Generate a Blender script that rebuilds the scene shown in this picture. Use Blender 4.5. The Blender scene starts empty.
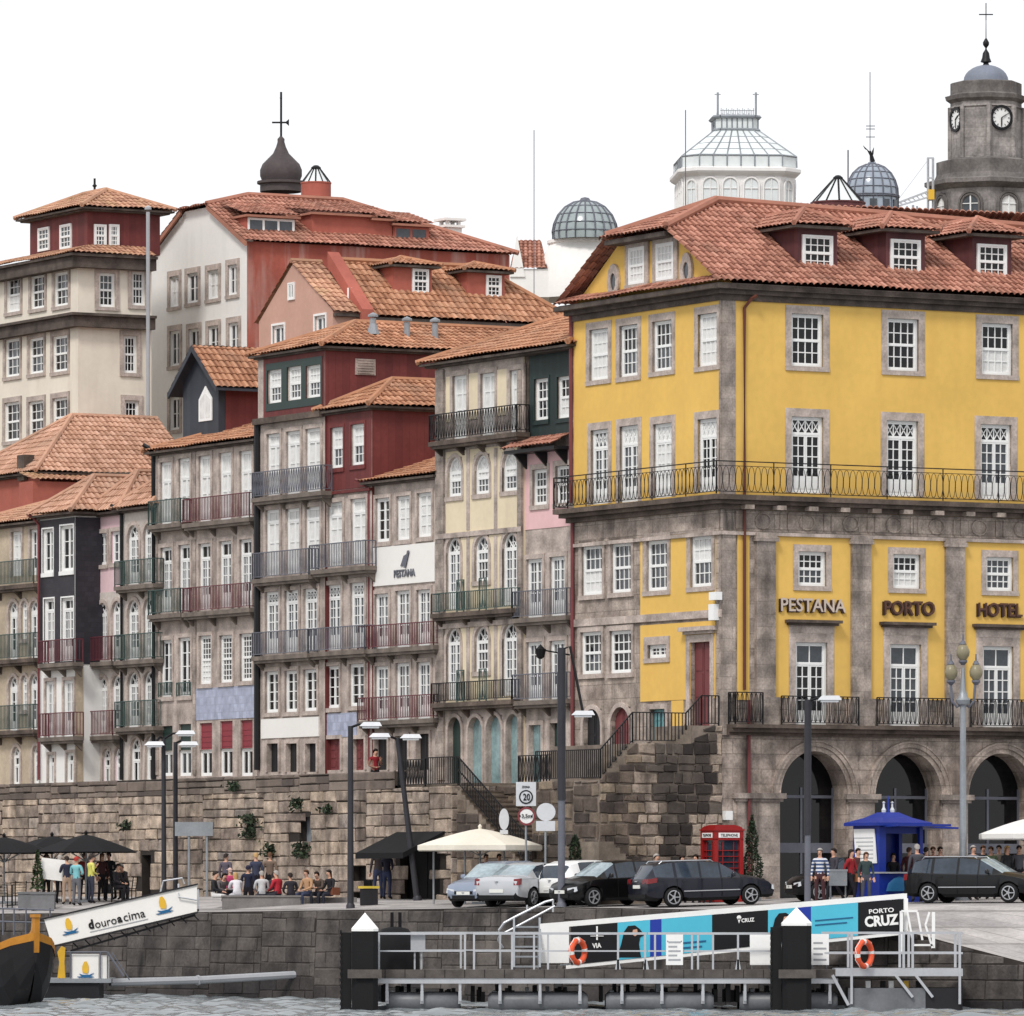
import bpy, bmesh, math, random
from mathutils import Vector, Matrix, noise
random.seed(7)
R = math.radians
SC = bpy.context.scene
COL = SC.collection
# ---------------------------------------------------------------- camera, sky, sun, exposure
F, CX, HY, CH = 6800.0, 512.0, 895.0, 3.5        # focal length in pixels, optical centre, eye level row, eye height above the river
cam = bpy.data.cameras.new('camera'); camo = bpy.data.objects.new('camera', cam); COL.objects.link(camo)
camo.location = (0, 0, CH); camo.rotation_euler = (R(90), 0, 0)
cam.sensor_width = 36; cam.lens = 36*F/1024; cam.shift_y = (HY-508)/1024; cam.clip_start = 1; cam.clip_end = 5000
SC.camera = camo
world = bpy.data.worlds.new('World'); SC.world = world; world.use_nodes = True
nt = world.node_tree; bg = nt.nodes['Background']
sky = nt.nodes.new('ShaderNodeTexSky'); sky.sky_type = 'NISHITA'; sky.sun_disc = False
SUN_EL, SUN_AZ = 48, 205
sky.sun_elevation = R(SUN_EL); sky.sun_rotation = R(SUN_AZ)
mx = nt.nodes.new('ShaderNodeMix'); mx.data_type = 'RGBA'; mx.inputs[0].default_value = 0.9
mx.inputs[7].default_value = (9.2, 9.2, 9.35, 1)     # closed white cloud layer over the clear sky
nt.links.new(sky.outputs[0], mx.inputs[6]); nt.links.new(mx.outputs[2], bg.inputs[0]); bg.inputs[1].default_value = 0.092
sl = bpy.data.lights.new('sun', 'SUN'); sl.energy = 1.5; sl.angle = R(12); sl.color = (1, .965, .92)
so = bpy.data.objects.new('sun', sl); COL.objects.link(so)
_a, _e = R(SUN_AZ), R(SUN_EL)
sdir = Vector((math.sin(_a)*math.cos(_e), math.cos(_a)*math.cos(_e), math.sin(_e)))
so.rotation_euler = sdir.to_track_quat('Z', 'Y').to_euler()
SC.view_settings.view_transform = 'Standard'; SC.view_settings.look = 'None'
SC.view_settings.exposure = 0.37; SC.view_settings.gamma = 1
SC.cycles.max_bounces = 6; SC.cycles.diffuse_bounces = 2; SC.cycles.use_denoising = True

# ---------------------------------------------------------------- materials
M = {}
def L(r, g, b):
    f = lambda c: (c/255/12.92 if c/255 <= .04045 else ((c/255+.055)/1.055)**2.4)
    return (f(r), f(g), f(b))
def mat(name, col, rough=.75, var=.10, vs=1.2, streak=0.0, scol=(.06, .05, .045), joint=None, jcol=None, attr=None, bump=0.0, bs=8, metal=0.0, spec=.3, patch=0.0, pcol=None, ps=.35, coat=0):
    m = bpy.data.materials.new(name); m.use_nodes = True; M[name] = m
    N = m.node_tree.nodes; K = m.node_tree.links; P = N['Principled BSDF']
    P.inputs['Roughness'].default_value = rough; P.inputs['Metallic'].default_value = metal
    P.inputs['Specular IOR Level'].default_value = spec
    if coat: P.inputs['Coat Weight'].default_value = coat
    tc = N.new('ShaderNodeTexCoord'); vec = tc.outputs['Object']
    def nz(scale, det=5, mp=None):
        n = N.new('ShaderNodeTexNoise'); n.inputs['Scale'].default_value = scale; n.inputs['Detail'].default_value = det
        src = vec
        if mp:
            q = N.new('ShaderNodeMapping'); q.inputs['Scale'].default_value = mp; K.new(vec, q.inputs[0]); src = q.outputs[0]
        K.new(src, n.inputs['Vector']); return n.outputs[0]
    def rng(s, a, b, c=0., d=1.):
        q = N.new('ShaderNodeMapRange'); q.inputs[1].default_value = a; q.inputs[2].default_value = b
        q.inputs[3].default_value = c; q.inputs[4].default_value = d; K.new(s, q.inputs[0]); return q.outputs[0]
    def mix(f, a, b, mode='MIX'):
        q = N.new('ShaderNodeMix'); q.data_type = 'RGBA'; q.blend_type = mode
        for i, x in ((0, f), (6, a), (7, b)):
            if hasattr(x, 'is_output'): K.new(x, q.inputs[i])
            elif i == 0: q.inputs[0].default_value = x
            else: q.inputs[i].default_value = (*x[:3], 1)
        return q.outputs[2]
    if attr:
        at = N.new('ShaderNodeAttribute'); at.attribute_name = 'rnd'
        rp = N.new('ShaderNodeValToRGB'); e = rp.color_ramp.elements
        for i, c in enumerate(attr):
            p = i/(len(attr)-1)
            el = e[0] if i == 0 else (e[len(e)-1] if i == len(attr)-1 else e.new(p))
            el.color = (*c, 1)
        K.new(at.outputs['Fac'], rp.inputs[0]); out = rp.outputs[0]
    else:
        rgb = N.new('ShaderNodeRGB'); rgb.outputs[0].default_value = (*col, 1); out = rgb.outputs[0]
    hgt = None
    if joint:
        w, h, ms, dk = joint
        sx = N.new('ShaderNodeSeparateXYZ'); K.new(vec, sx.inputs[0])
        ad = N.new('ShaderNodeMath'); K.new(sx.outputs[0], ad.inputs[0]); K.new(sx.outputs[1], ad.inputs[1])
        cb = N.new('ShaderNodeCombineXYZ'); K.new(ad.outputs[0], cb.inputs[0]); K.new(sx.outputs[2], cb.inputs[1])
        br = N.new('ShaderNodeTexBrick'); K.new(cb.outputs[0], br.inputs['Vector']); br.inputs['Scale'].default_value = 1
        br.inputs['Brick Width'].default_value = w; br.inputs['Row Height'].default_value = h; br.inputs['Mortar Size'].default_value = ms
        br.inputs['Color1'].default_value = (1, 1, 1, 1); br.inputs['Color2'].default_value = (.72, .72, .74, 1)
        jc = jcol or (1-dk,)*3; br.inputs['Mortar'].default_value = (*jc, 1); br.inputs['Mortar Smooth'].default_value = .3
        out = mix(1.0, out, br.outputs['Color'], 'MULTIPLY'); hgt = br.outputs['Fac']
    if var:
        v1 = rng(nz(vs), .3, .7, 1-var*1.6, 1+var*1.1)
        cb2 = N.new('ShaderNodeCombineXYZ')
        for i in range(3): K.new(v1, cb2.inputs[i])
        out = mix(1.0, out, cb2.outputs[0], 'MULTIPLY')
        v2 = rng(nz(vs*9, 6), .3, .7, 1-var*.8, 1+var*.6)
        cb3 = N.new('ShaderNodeCombineXYZ')
        for i in range(3): K.new(v2, cb3.inputs[i])
        out = mix(1.0, out, cb3.outputs[0], 'MULTIPLY')
    if patch:
        out = mix(rng(nz(ps, 7), .52, .66, 0, patch), out, pcol)
    if streak:
        a = rng(nz(1.6, 6, (1, 1, .12)), .5, .72, 0, streak)
        b = rng(nz(.45, 4), .4, .62, .5 if name == 'red_peeling' else .15, 1)
        mu = N.new('ShaderNodeMath'); mu.operation = 'MULTIPLY'; K.new(a, mu.inputs[0]); K.new(b, mu.inputs[1])
        out = mix(mu.outputs[0], out, scol)
    K.new(out, P.inputs['Base Color'])
    if bump:
        b = N.new('ShaderNodeBump'); b.inputs['Strength'].default_value = bump; b.inputs['Distance'].default_value = .03
        K.new(nz(bs, 6), b.inputs['Height']); K.new(b.outputs[0], P.inputs['Normal'])
    return m
STONE = L(188, 174, 165)
mat('granite', STONE, .85, .26, 1.5, .65, L(72, 63, 57), bump=.3, bs=14)
mat('granite_block', L(174, 161, 151), .85, .3, 1.6, .8, L(58, 51, 47), joint=(.95, .42, .012, .35), bump=.3, bs=14)
mat('granite_dark', L(100, 88, 80), .85, .32, 1.1, .7, L(44, 39, 36), bump=.3)
mat('cornice', L(92, 82, 76), .85, .3, 1.8, .5, L(36, 33, 32))
mat('granite_worn', L(184, 169, 157), .85, .34, 1.7, .9, L(58, 50, 46), joint=(1.1, .5, .016, .5), bump=.5, bs=10, patch=.62, pcol=L(116, 102, 93), ps=.8)
mat('yellow_plaster', L(229, 187, 100), .85, .05, .45, .3, L(206, 158, 84), patch=.14, pcol=L(224, 176, 96), ps=.5)
mat('cream_plaster', L(226, 211, 182), .85, .05, .6, .25, L(150, 130, 105))
mat('ivory_plaster', L(230, 221, 206), .85, .04, .5, .22, L(170, 150, 130))
mat('white_plaster', L(240, 238, 234), .85, .03, .5, .18, L(170, 165, 158))
mat('white_panel', L(238, 235, 230), .6, .02, .5)
mat('maroon_cladding', L(118, 58, 56), .65, .1, .7, .25, L(80, 34, 34), joint=(.3, 30, .012, .3))
mat('plum_cladding', L(104, 62, 64), .65, .08, .7, .15, L(70, 40, 42), joint=(.25, 30, .012, .3))
mat('red_plaster', L(172, 98, 84), .85, .09, .5, .2, L(130, 60, 50))
mat('red_peeling', L(170, 92, 78), .85, .12, .6, .85, L(206, 184, 174), patch=.35, pcol=L(150, 74, 64), ps=.4)
mat('rose_plaster', L(198, 158, 142), .85, .05, .5, .12, L(160, 125, 110))
mat('pink_plaster', L(232, 190, 190), .85, .05, .5, .2, L(190, 140, 140))
mat('pale_pink', L(226, 194, 198), .85, .05, .6, .2, L(160, 140, 135))
mat('black_tile', L(58, 55, 62), .6, .1, .8, .1, L(40, 38, 42), joint=(.28, .2, .01, .3))
mat('grey_house', L(208, 198, 190), .85, .12, .9, .5, L(110, 98, 86))
mat('tan_house', L(196, 180, 158), .85, .14, .9, .5, L(105, 90, 74))
mat('green_cladding', L(44, 58, 56), .6, .08, .6, joint=(.25, 30, .012, .3))
mat('slate_cladding', L(62, 66, 74), .6, .08, .8, joint=(.3, 30, .01, .2))
mat('blue_azulejo', L(178, 184, 206), .3, .12, 3, joint=(.3, .3, .02, .25))
mat('white_paint', L(240, 240, 238), .45, .03, 1, spec=.4)
mat('grey_paint', L(168, 170, 174), .5, .05)
mat('silver_metal', L(190, 192, 196), .4, .06, metal=.4)
mat('zinc', L(150, 155, 160), .45, .1, 1.5, .3, L(110, 112, 115), metal=.3)
mat('curtain', L(226, 225, 222), .8, .08, 3)
mat('iron', L(28, 28, 31), .5, .1, metal=.2)
mat('pole_grey', L(58, 58, 63), .5, .1, metal=.2)
mat('iron_grey', L(104, 106, 116), .5, .1)
mat('iron_green', L(62, 84, 80), .5, .1)
mat('iron_red', L(104, 50, 58), .5, .1)
mat('maroon_paint', L(118, 60, 62), .5, .08, 1, .2, L(80, 44, 44))
mat('red_shutter', L(140, 52, 62), .5, .06)
mat('dark_green_paint', L(40, 58, 54), .45, .06)
mat('teal_paint', L(104, 150, 154), .45, .08)
mat('dark_paint', L(34, 33, 36), .5, .08)
mat('brown_pipe', L(98, 56, 46), .5, .08)
mat('black_rubber', L(19, 19, 21), .7, .1)
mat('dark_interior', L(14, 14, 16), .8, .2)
mat('slab', L(120, 110, 102), .85, .2, 2, .5, L(56, 50, 48))
TILE = [L(118, 64, 48), L(168, 92, 66), L(190, 108, 76), L(204, 130, 96), L(150, 78, 58)]
mat('tile_orange', None, .85, .12, .4, attr=[L(112, 74, 54), L(148, 100, 74), L(176, 126, 96), L(192, 144, 114), L(210, 166, 140)], patch=.45, pcol=L(146, 116, 96), ps=.7)
mat('tile_red', None, .85, .1, .4, attr=[L(106, 66, 54), L(140, 92, 76), L(172, 119, 100), L(190, 138, 119), L(206, 160, 140)], patch=.4, pcol=L(118, 90, 76), ps=.7)
mat('tile_pale', None, .85, .12, .5, attr=[L(136, 98, 78), L(166, 124, 100), L(188, 146, 122), L(202, 162, 140), L(214, 178, 158)], patch=.4, pcol=L(150, 124, 106), ps=.6)
mat('tile_old', None, .85, .14, .5, attr=[L(128, 90, 72), L(160, 116, 94), L(186, 142, 116), L(198, 156, 128), L(206, 170, 140)], patch=.5, pcol=L(160, 134, 96), ps=.8)
mat('block_wall', None, .9, .34, 2.2, .9, L(62, 53, 47), attr=[L(128, 114, 106), L(160, 145, 132), L(174, 158, 144), L(192, 173, 153), L(148, 138, 132)], bump=1.0, bs=7, patch=.5, pcol=L(100, 88, 79), ps=.6)
mat('block_top', None, .9, .14, 1.6, .5, L(56, 50, 47), attr=[L(92, 83, 78), L(118, 106, 98), L(138, 126, 116)], bump=.6, bs=9)
mat('block_worn', None, .9, .32, 1.6, .9, L(44, 39, 36), attr=[L(140, 126, 114), L(166, 150, 136), L(184, 167, 150), L(152, 138, 128)], bump=.6, bs=9)
mat('block_black', None, .9, .2, 1.4, .6, L(36, 33, 32), attr=[L(52, 47, 45), L(72, 65, 61), L(100, 91, 84)], bump=.6, bs=9)
mat('block_mortared', None, .9, .3, 1.8, .7, L(48, 43, 40), attr=[L(72, 64, 60), L(98, 86, 78), L(150, 134, 116)], bump=.6, bs=9)
mat('quay_stone', None, .85, .32, 1.2, 1.0, L(34, 32, 32), attr=[L(70, 65, 63), L(80, 75, 72), L(92, 86, 82)], bump=.9, bs=7, patch=.4, pcol=L(116, 108, 102), ps=.7)
mat('quay_wet', None, .8, .25, 1.1, .7, L(30, 29, 29), attr=[L(42, 40, 40), L(52, 49, 49), L(64, 59, 57)], bump=.6, bs=9)
mat('bench_stone', L(124, 120, 118), .85, .15, 1.5, .5, L(80, 76, 74))
mat('mortar_dark', L(50, 45, 42), .95, .2)
mat('mortar_grey', L(132, 120, 110), .95, .2, .8, .6, L(70, 64, 60))
mat('mortar_pale', L(186, 172, 156), .95, .1)
mat('paving', L(182, 177, 174), .85, .16, .9, joint=(.9, .5, .03, .4), bump=.3)
mat('cobble', L(178, 168, 160), .85, .14, .8, joint=(.22, .22, .03, .35), bump=.4)
mat('coping', L(188, 183, 179), .85, .1, 1.2, .2, L(130, 124, 118))
mat('earth', L(110, 100, 88), .95, .2, .1)
mat('step_stone', L(128, 116, 104), .9, .2, 2, .4, L(60, 54, 50))
mat('tower_stone', L(156, 150, 146), .85, .3, .7, .9, L(62, 57, 54), joint=(1.4, .6, .02, .3))
mat('tower_dark', L(116, 111, 108), .85, .3, .7, .7, L(60, 54, 52))
mat('lead', L(122, 128, 142), .55, .1, .8, .3, L(110, 112, 120))
mat('dome_glass', L(156, 167, 168), .2, .12, .5, spec=.6)
mat('dome_glass_blue', L(158, 169, 182), .2, .12, .5, spec=.6)
mat('lantern_glass', L(222, 228, 228), .2, .06, .4, spec=.5)
mat('lantern_white', L(238, 236, 234), .7, .04, .4)
mat('slate_dome', L(82, 74, 74), .7, .14, .8)
mat('skin', L(206, 160, 136), .6, .04)
mat('gold', L(214, 168, 50), .5, .08)
mat('boat_orange', L(186, 126, 44), .45, .1, 1, .2, L(140, 90, 30))
mat('boat_black', L(28, 27, 29), .45, .15, .8)
mat('logo_blue', L(36, 96, 140), .5, .03)
mat('logo_yellow', L(226, 180, 60), .5, .03)
mat('banner_cyan', L(82, 188, 214), .45, .03, .5)
mat('banner_blue', L(36, 60, 160), .45, .03)
mat('banner_black', L(16, 16, 20), .45, .05)
mat('sign_grey', L(206, 208, 212), .5, .05)
mat('sign_red', L(130, 62, 66), .5, .03)
mat('sign_black', L(24, 24, 26), .5, .02)
mat('letter_metal', L(206, 190, 176), .4, .06, metal=.3)
mat('letter_shade', L(58, 36, 28), .6, .06)
mat('letter_dark', L(92, 62, 48), .5, .06)
mat('deck_wood', L(92, 86, 82), .85, .2, 3, .3, L(50, 46, 44))
mat('float_grey', L(112, 114, 118), .4, .12, 1.2, .3, L(60, 60, 62))
mat('buoy_orange', L(226, 92, 56), .5, .05)
mat('phone_red', L(150, 28, 28), .4, .05, spec=.4)
mat('kiosk_blue', L(18, 46, 140), .4, .06, spec=.4)
mat('canvas_black', L(18, 18, 21), .85, .1)
mat('canvas_cream', L(230, 223, 208), .85, .05)
mat('canvas_white', L(228, 226, 222), .85, .04)
mat('leaf', None, .7, .15, 2, attr=[L(30, 44, 26), L(48, 66, 36), L(66, 84, 46)])
mat('leaf_dark', None, .7, .15, 2, attr=[L(24, 34, 24), L(36, 50, 32), L(50, 64, 40)])
mat('wood_bark', L(80, 64, 50), .9, .2)
mat('pot_grey', L(120, 120, 122), .8, .1)
mat('bin_yellow', L(214, 186, 70), .5, .05)
mat('tail_red', L(120, 22, 28), .25, .03, spec=.6)
mat('plate_white', L(226, 226, 220), .5, .02)
mat('lamp_clear', L(206, 210, 214), .15, .05, spec=.7)
mat('globe', L(138, 130, 106), .3, .06)
mat('tyre', L(26, 26, 28), .8, .1)
mat('alloy', L(176, 178, 182), .35, .05, metal=.5)
mat('hair_dark', L(44, 34, 30), .7, .1)
mat('hair_grey', L(170, 164, 158), .7, .1)
mat('hair_brown', L(96, 66, 46), .7, .1)
mat('hair_fair', L(186, 150, 100), .7, .1)
def cloth(r, g, b):
    k = 'cloth_%d_%d_%d' % (r, g, b)
    if k not in M: mat(k, L(r, g, b), .85, .08, 4)
    return k
def paint(name, r, g, b, metal=.35):
    mat(name, L(r, g, b), .28, .02, .5, metal=metal, spec=.3, coat=.2); return name
def glassmat(name, c, rough=.06, ior=.5):
    m = mat(name, c, rough, .25, .9, spec=ior); return m
glassmat('glass', L(16, 17, 20), .05, .35); glassmat('glass_soft', L(66, 72, 78)); glassmat('glass_teal', L(132, 158, 160), .1)
glassmat('car_glass', L(52, 62, 74), .04, .6); glassmat('car_glass_painted_sky', L(150, 166, 172), .04, .6)  # second glass is pale: sky reflection on the screens painted into its colour
def water_mat():
    m = mat('river', L(128, 134, 137), .1, .1, .3, spec=.5); return m
water_mat()
def stripes():
    m = mat('cloth_striped', L(50, 62, 96), .85, .05)
    N = m.node_tree.nodes; K = m.node_tree.links; P = N['Principled BSDF']
    tc = N.new('ShaderNodeTexCoord'); sx = N.new('ShaderNodeSeparateXYZ'); K.new(tc.outputs['Object'], sx.inputs[0])
    a = N.new('ShaderNodeMath'); a.operation = 'MULTIPLY'; a.inputs[1].default_value = 9; K.new(sx.outputs[2], a.inputs[0])
    b = N.new('ShaderNodeMath'); b.operation = 'FRACT'; K.new(a.outputs[0], b.inputs[0])
    c = N.new('ShaderNodeMath'); c.operation = 'GREATER_THAN'; c.inputs[1].default_value = .55; K.new(b.outputs[0], c.inputs[0])
    q = N.new('ShaderNodeMix'); q.data_type = 'RGBA'; K.new(c.outputs[0], q.inputs[0])
    q.inputs[6].default_value = (*L(66, 84, 124), 1); q.inputs[7].default_value = (*L(214, 216, 220), 1); K.new(q.outputs[2], P.inputs['Base Color'])
stripes()

# ---------------------------------------------------------------- mesh builder
class MB:
    def __init__(s, T=None): s.v = []; s.f = []; s.m = []; s.r = []; s.T = T
    def add(s, p):
        s.v.append(tuple(s.T @ Vector(p)) if s.T is not None else tuple(p)); return len(s.v)-1
    def face(s, pts, m=0, r=0.5):
        s.f.append([s.add(p) for p in pts]); s.m.append(m); s.r.append(r)
    def idx(s, ids, m=0, r=0.5):
        s.f.append(ids); s.m.append(m); s.r.append(r)
    def box(s, x0, x1, y0, y1, z0, z1, m=0, r=0.5):
        if x0 > x1: x0, x1 = x1, x0
        if y0 > y1: y0, y1 = y1, y0
        if z0 > z1: z0, z1 = z1, z0
        i = [s.add(p) for p in ((x0, y0, z0), (x1, y0, z0), (x1, y1, z0), (x0, y1, z0), (x0, y0, z1), (x1, y0, z1), (x1, y1, z1), (x0, y1, z1))]
        for q in ((0, 3, 2, 1), (4, 5, 6, 7), (0, 1, 5, 4), (1, 2, 6, 5), (2, 3, 7, 6), (3, 0, 4, 7)): s.idx([i[k] for k in q], m, r)
    def prism(s, poly, a, m=0, r=.5):          # poly: 3-D points, extruded by vector a
        a = Vector(a); n = len(poly); P = [Vector(p) for p in poly]
        i = [s.add(p) for p in P]; j = [s.add(p+a) for p in P]
        s.idx(i[::-1], m, r); s.idx(j, m, r)
        for k in range(n): s.idx([i[k], i[(k+1) % n], j[(k+1) % n], j[k]], m, r)
    def bar(s, a, b, w, h=None, m=0):          # rectangular bar from a to b
        a, b = Vector(a), Vector(b); d = (b-a).normalized(); h = h or w
        u = d.cross(Vector((0, 0, 1)))
        u = Vector((1, 0, 0)) if u.length < 1e-4 else u.normalized()
        v = u.cross(d).normalized()
        q = [a-u*w/2-v*h/2, a+u*w/2-v*h/2, a+u*w/2+v*h/2, a-u*w/2+v*h/2]
        s.prism(q, b-a, m)
    def tube(s, pts, r, n=6, m=0, cap=True, r1=None):
        pts = [Vector(p) for p in pts]; prev = None; k = len(pts)
        for i, p in enumerate(pts):
            d = (pts[min(i+1, k-1)]-pts[max(i-1, 0)]).normalized()
            u = d.cross(Vector((0, 0, 1)))
            u = Vector((1, 0, 0)) if u.length < 1e-3 else u.normalized()
            v = d.cross(u)
            rr = r if r1 is None else r+(r1-r)*i/(k-1)
            ring = [s.add(p+(u*math.cos(t)+v*math.sin(t))*rr) for t in [2*math.pi*j/n for j in range(n)]]
            if prev:
                for j in range(n): s.idx([prev[j], prev[(j+1) % n], ring[(j+1) % n], ring[j]], m)
            elif cap: s.idx(ring[::-1], m)
            prev = ring
        if cap: s.idx(prev, m)
    def lathe(s, prof, n=16, c=(0, 0, 0), m=0, sx=1, sy=1, rot=0):
        prev = None
        for r, z in prof:
            if r < 1e-4: ring = [s.add((c[0], c[1], c[2]+z))]
            else: ring = [s.add((c[0]+r*sx*math.cos(2*math.pi*j/n+rot), c[1]+r*sy*math.sin(2*math.pi*j/n+rot), c[2]+z)) for j in range(n)]
            if prev:
                for j in range(n):
                    a, b = prev[j % len(prev)], prev[(j+1) % len(prev)]; d, e = ring[j % len(ring)], ring[(j+1) % len(ring)]
                    q = [a, b, e, d]; q2 = []
                    for t in q:
                        if t not in q2: q2.append(t)
                    if len(q2) > 2: s.idx(q2, m)
            prev = ring
    def build(s, name, mats, parent=None, loc=(0, 0, 0), rz=0, smooth=0):
        me = bpy.data.meshes.new(name); me.from_pydata(s.v, [], s.f)
        for x in (mats if isinstance(mats, (list, tuple)) else [mats]): me.materials.append(M[x])
        me.polygons.foreach_set('material_index', s.m)
        at = me.attributes.new('rnd', 'FLOAT', 'FACE'); at.data.foreach_set('value', s.r)
        if smooth:
            me.polygons.foreach_set('use_smooth', [True]*len(s.f)); me.set_sharp_from_angle(angle=R(smooth))
        me.update()
        return put(me, name, parent, loc, rz)
def put(me, name, parent=None, loc=(0, 0, 0), rz=0):
    o = bpy.data.objects.new(name, me); COL.objects.link(o); o.location = loc; o.rotation_euler = (0, 0, rz)
    if parent: o.parent = parent
    return o
def tag(o, label, cat, group=None, kind=None):
    o['label'] = label; o['category'] = cat
    if group: o['group'] = group
    if kind: o['kind'] = kind
    return o
def structure(o): o['kind'] = 'structure'; return o
def thing(name, label, cat, loc=(0, 0, 0), rz=0, group=None):
    o = bpy.data.objects.new(name, None); COL.objects.link(o); o.location = loc; o.rotation_euler = (0, 0, rz); o.empty_display_size = .3
    return tag(o, label, cat, group)
def copy_tree(o, parent=None):
    c = o.copy(); COL.objects.link(c); c.parent = parent
    for ch in o.children: copy_tree(ch, c)
    return c
def X(px, Y): return (px-CX)*Y/F
def Z(py, Y): return CH+(HY-py)*Y/F
def W3(px, py, Y): return Vector((X(px, Y), Y, Z(py, Y)))
def text_mesh(body, width, height, ext=.02, bold=0.0):
    c = bpy.data.curves.new('lettering', 'FONT'); c.body = body; c.align_x = 'CENTER'; c.extrude = 1.0*.02; c.offset = bold; c.resolution_u = 3
    o = bpy.data.objects.new('lettering', c); COL.objects.link(o)
    dg = bpy.context.evaluated_depsgraph_get(); me = bpy.data.meshes.new_from_object(o.evaluated_get(dg))
    bpy.data.objects.remove(o); bpy.data.curves.remove(c)
    xs = [v.co.x for v in me.vertices]; ys = [v.co.y for v in me.vertices]
    x0, x1, y0, y1 = min(xs), max(xs), min(ys), max(ys)
    for v in me.vertices:
        x, y, z = v.co
        v.co = ((x-(x0+x1)/2)/(x1-x0)*width, -ext*(1 if z > 0 else 0), (y-y0)/(y1-y0)*height)
    me.materials.clear(); return me
def text(body, width, height, matname, parent, loc, rz=0, name='lettering', ext=.02, bold=0.0, ry=0):
    me = text_mesh(body, width, height, ext, bold); me.materials.append(M[matname]); me.name = name
    o = put(me, name, parent, loc, rz); o.rotation_euler = (0, ry, rz); return o

# facade planes: a vertical plane through O with horizontal direction at angle ang (to the right as seen from outside)
TH = R(29.3)
AF = TH-math.pi/2      # river-front facades
AS = TH                # square-facing facades and the right flanks of the houses
class Fac:
    def __init__(s, O, ang): s.O = Vector(O[:2]); s.a = ang; s.d = Vector((math.cos(ang), math.sin(ang))); s.n = Vector((-math.sin(ang), math.cos(ang)))
    def s(s_, px):
        k = (px-CX)/F; return (k*s_.O.y-s_.O.x)/(s_.d.x-k*s_.d.y)
    def pt(s_, s): return s_.O+s_.d*s
    def z(s_, px, py): return CH+(HY-py)*s_.pt(s_.s(px)).y/F
CY = 226.0
C0 = Vector((X(722, CY), CY))
NF = Vector((math.cos(TH), math.sin(TH)))      # into the houses
DF = Vector((math.sin(TH), -math.cos(TH)))     # along the river front, to the right

# ---------------------------------------------------------------- tiled roofs
def tile_poly(mb, P, pitch=.25, row=.42, amp=.06, step=.04, m=0, vary=.5):
    P = [Vector(p) for p in P]; e = (P[1]-P[0]).normalized()
    nr = e.cross(P[2]-P[0]).normalized()
    if nr.z < 0: nr = -nr
    g = nr.cross(e).normalized()
    if g.z < 0: g = -g
    q = [((p-P[0]).dot(e), (p-P[0]).dot(g)) for p in P]; n = len(q)
    s0, s1 = min(a for a, b in q), max(a for a, b in q); wmax = max(b for a, b in q)
    prof = [0, .75, 1, .75]; ns = max(4, int((s1-s0)/pitch*4)); ds = (s1-s0)/ns; nr_ = int(wmax/row)+1
    def rngw(s):
        s = min(max(s, s0+1e-4), s1-1e-4); ws = []
        for i in range(n):
            (a, b), (c, d) = q[i], q[(i+1) % n]
            if (a-s)*(c-s) <= 0 and abs(a-c) > 1e-6: ws.append(b+(d-b)*(s-a)/(c-a))
        return (min(ws), max(ws)) if ws else (0, 0)
    cols = []; sd = random.random()*50
    for i in range(ns+1):
        s = s0+i*ds; lo, hi = rngw(s); c = []
        for j in range(nr_):
            for w, up in ((j*row, step), ((j+1)*row, 0)):
                w2 = min(max(w, lo), hi); h = prof[i % 4]*amp+.05*noise.noise(Vector((s*.45, w*.6, sd)))+.012*noise.noise(Vector((s*3, j*1.7, sd))); c.append((w2, mb.add(P[0]+e*s+g*w2+nr*(h+up))))
        cols.append(c)
    tl = {}
    for i in range(ns):
        for j in range(nr_*2-1):
            a, b = cols[i], cols[i+1]
            if a[j+1][0]-a[j][0] < 1e-5 and b[j+1][0]-b[j][0] < 1e-5 and not (j % 2 and 0 < a[j][0] < wmax-1e-3): continue
            key = (i//4, (j+1)//2)
            if key not in tl: tl[key] = random.random()
            ch = .05 if i % 4 in (0, 3) else .36; mb.idx([a[j][1], b[j][1], b[j+1][1], a[j+1][1]], m, min(1, ch+.45*tl[key]))  # channel faces darker: older pan tiles, plus barrel shade painted into the colour
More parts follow.
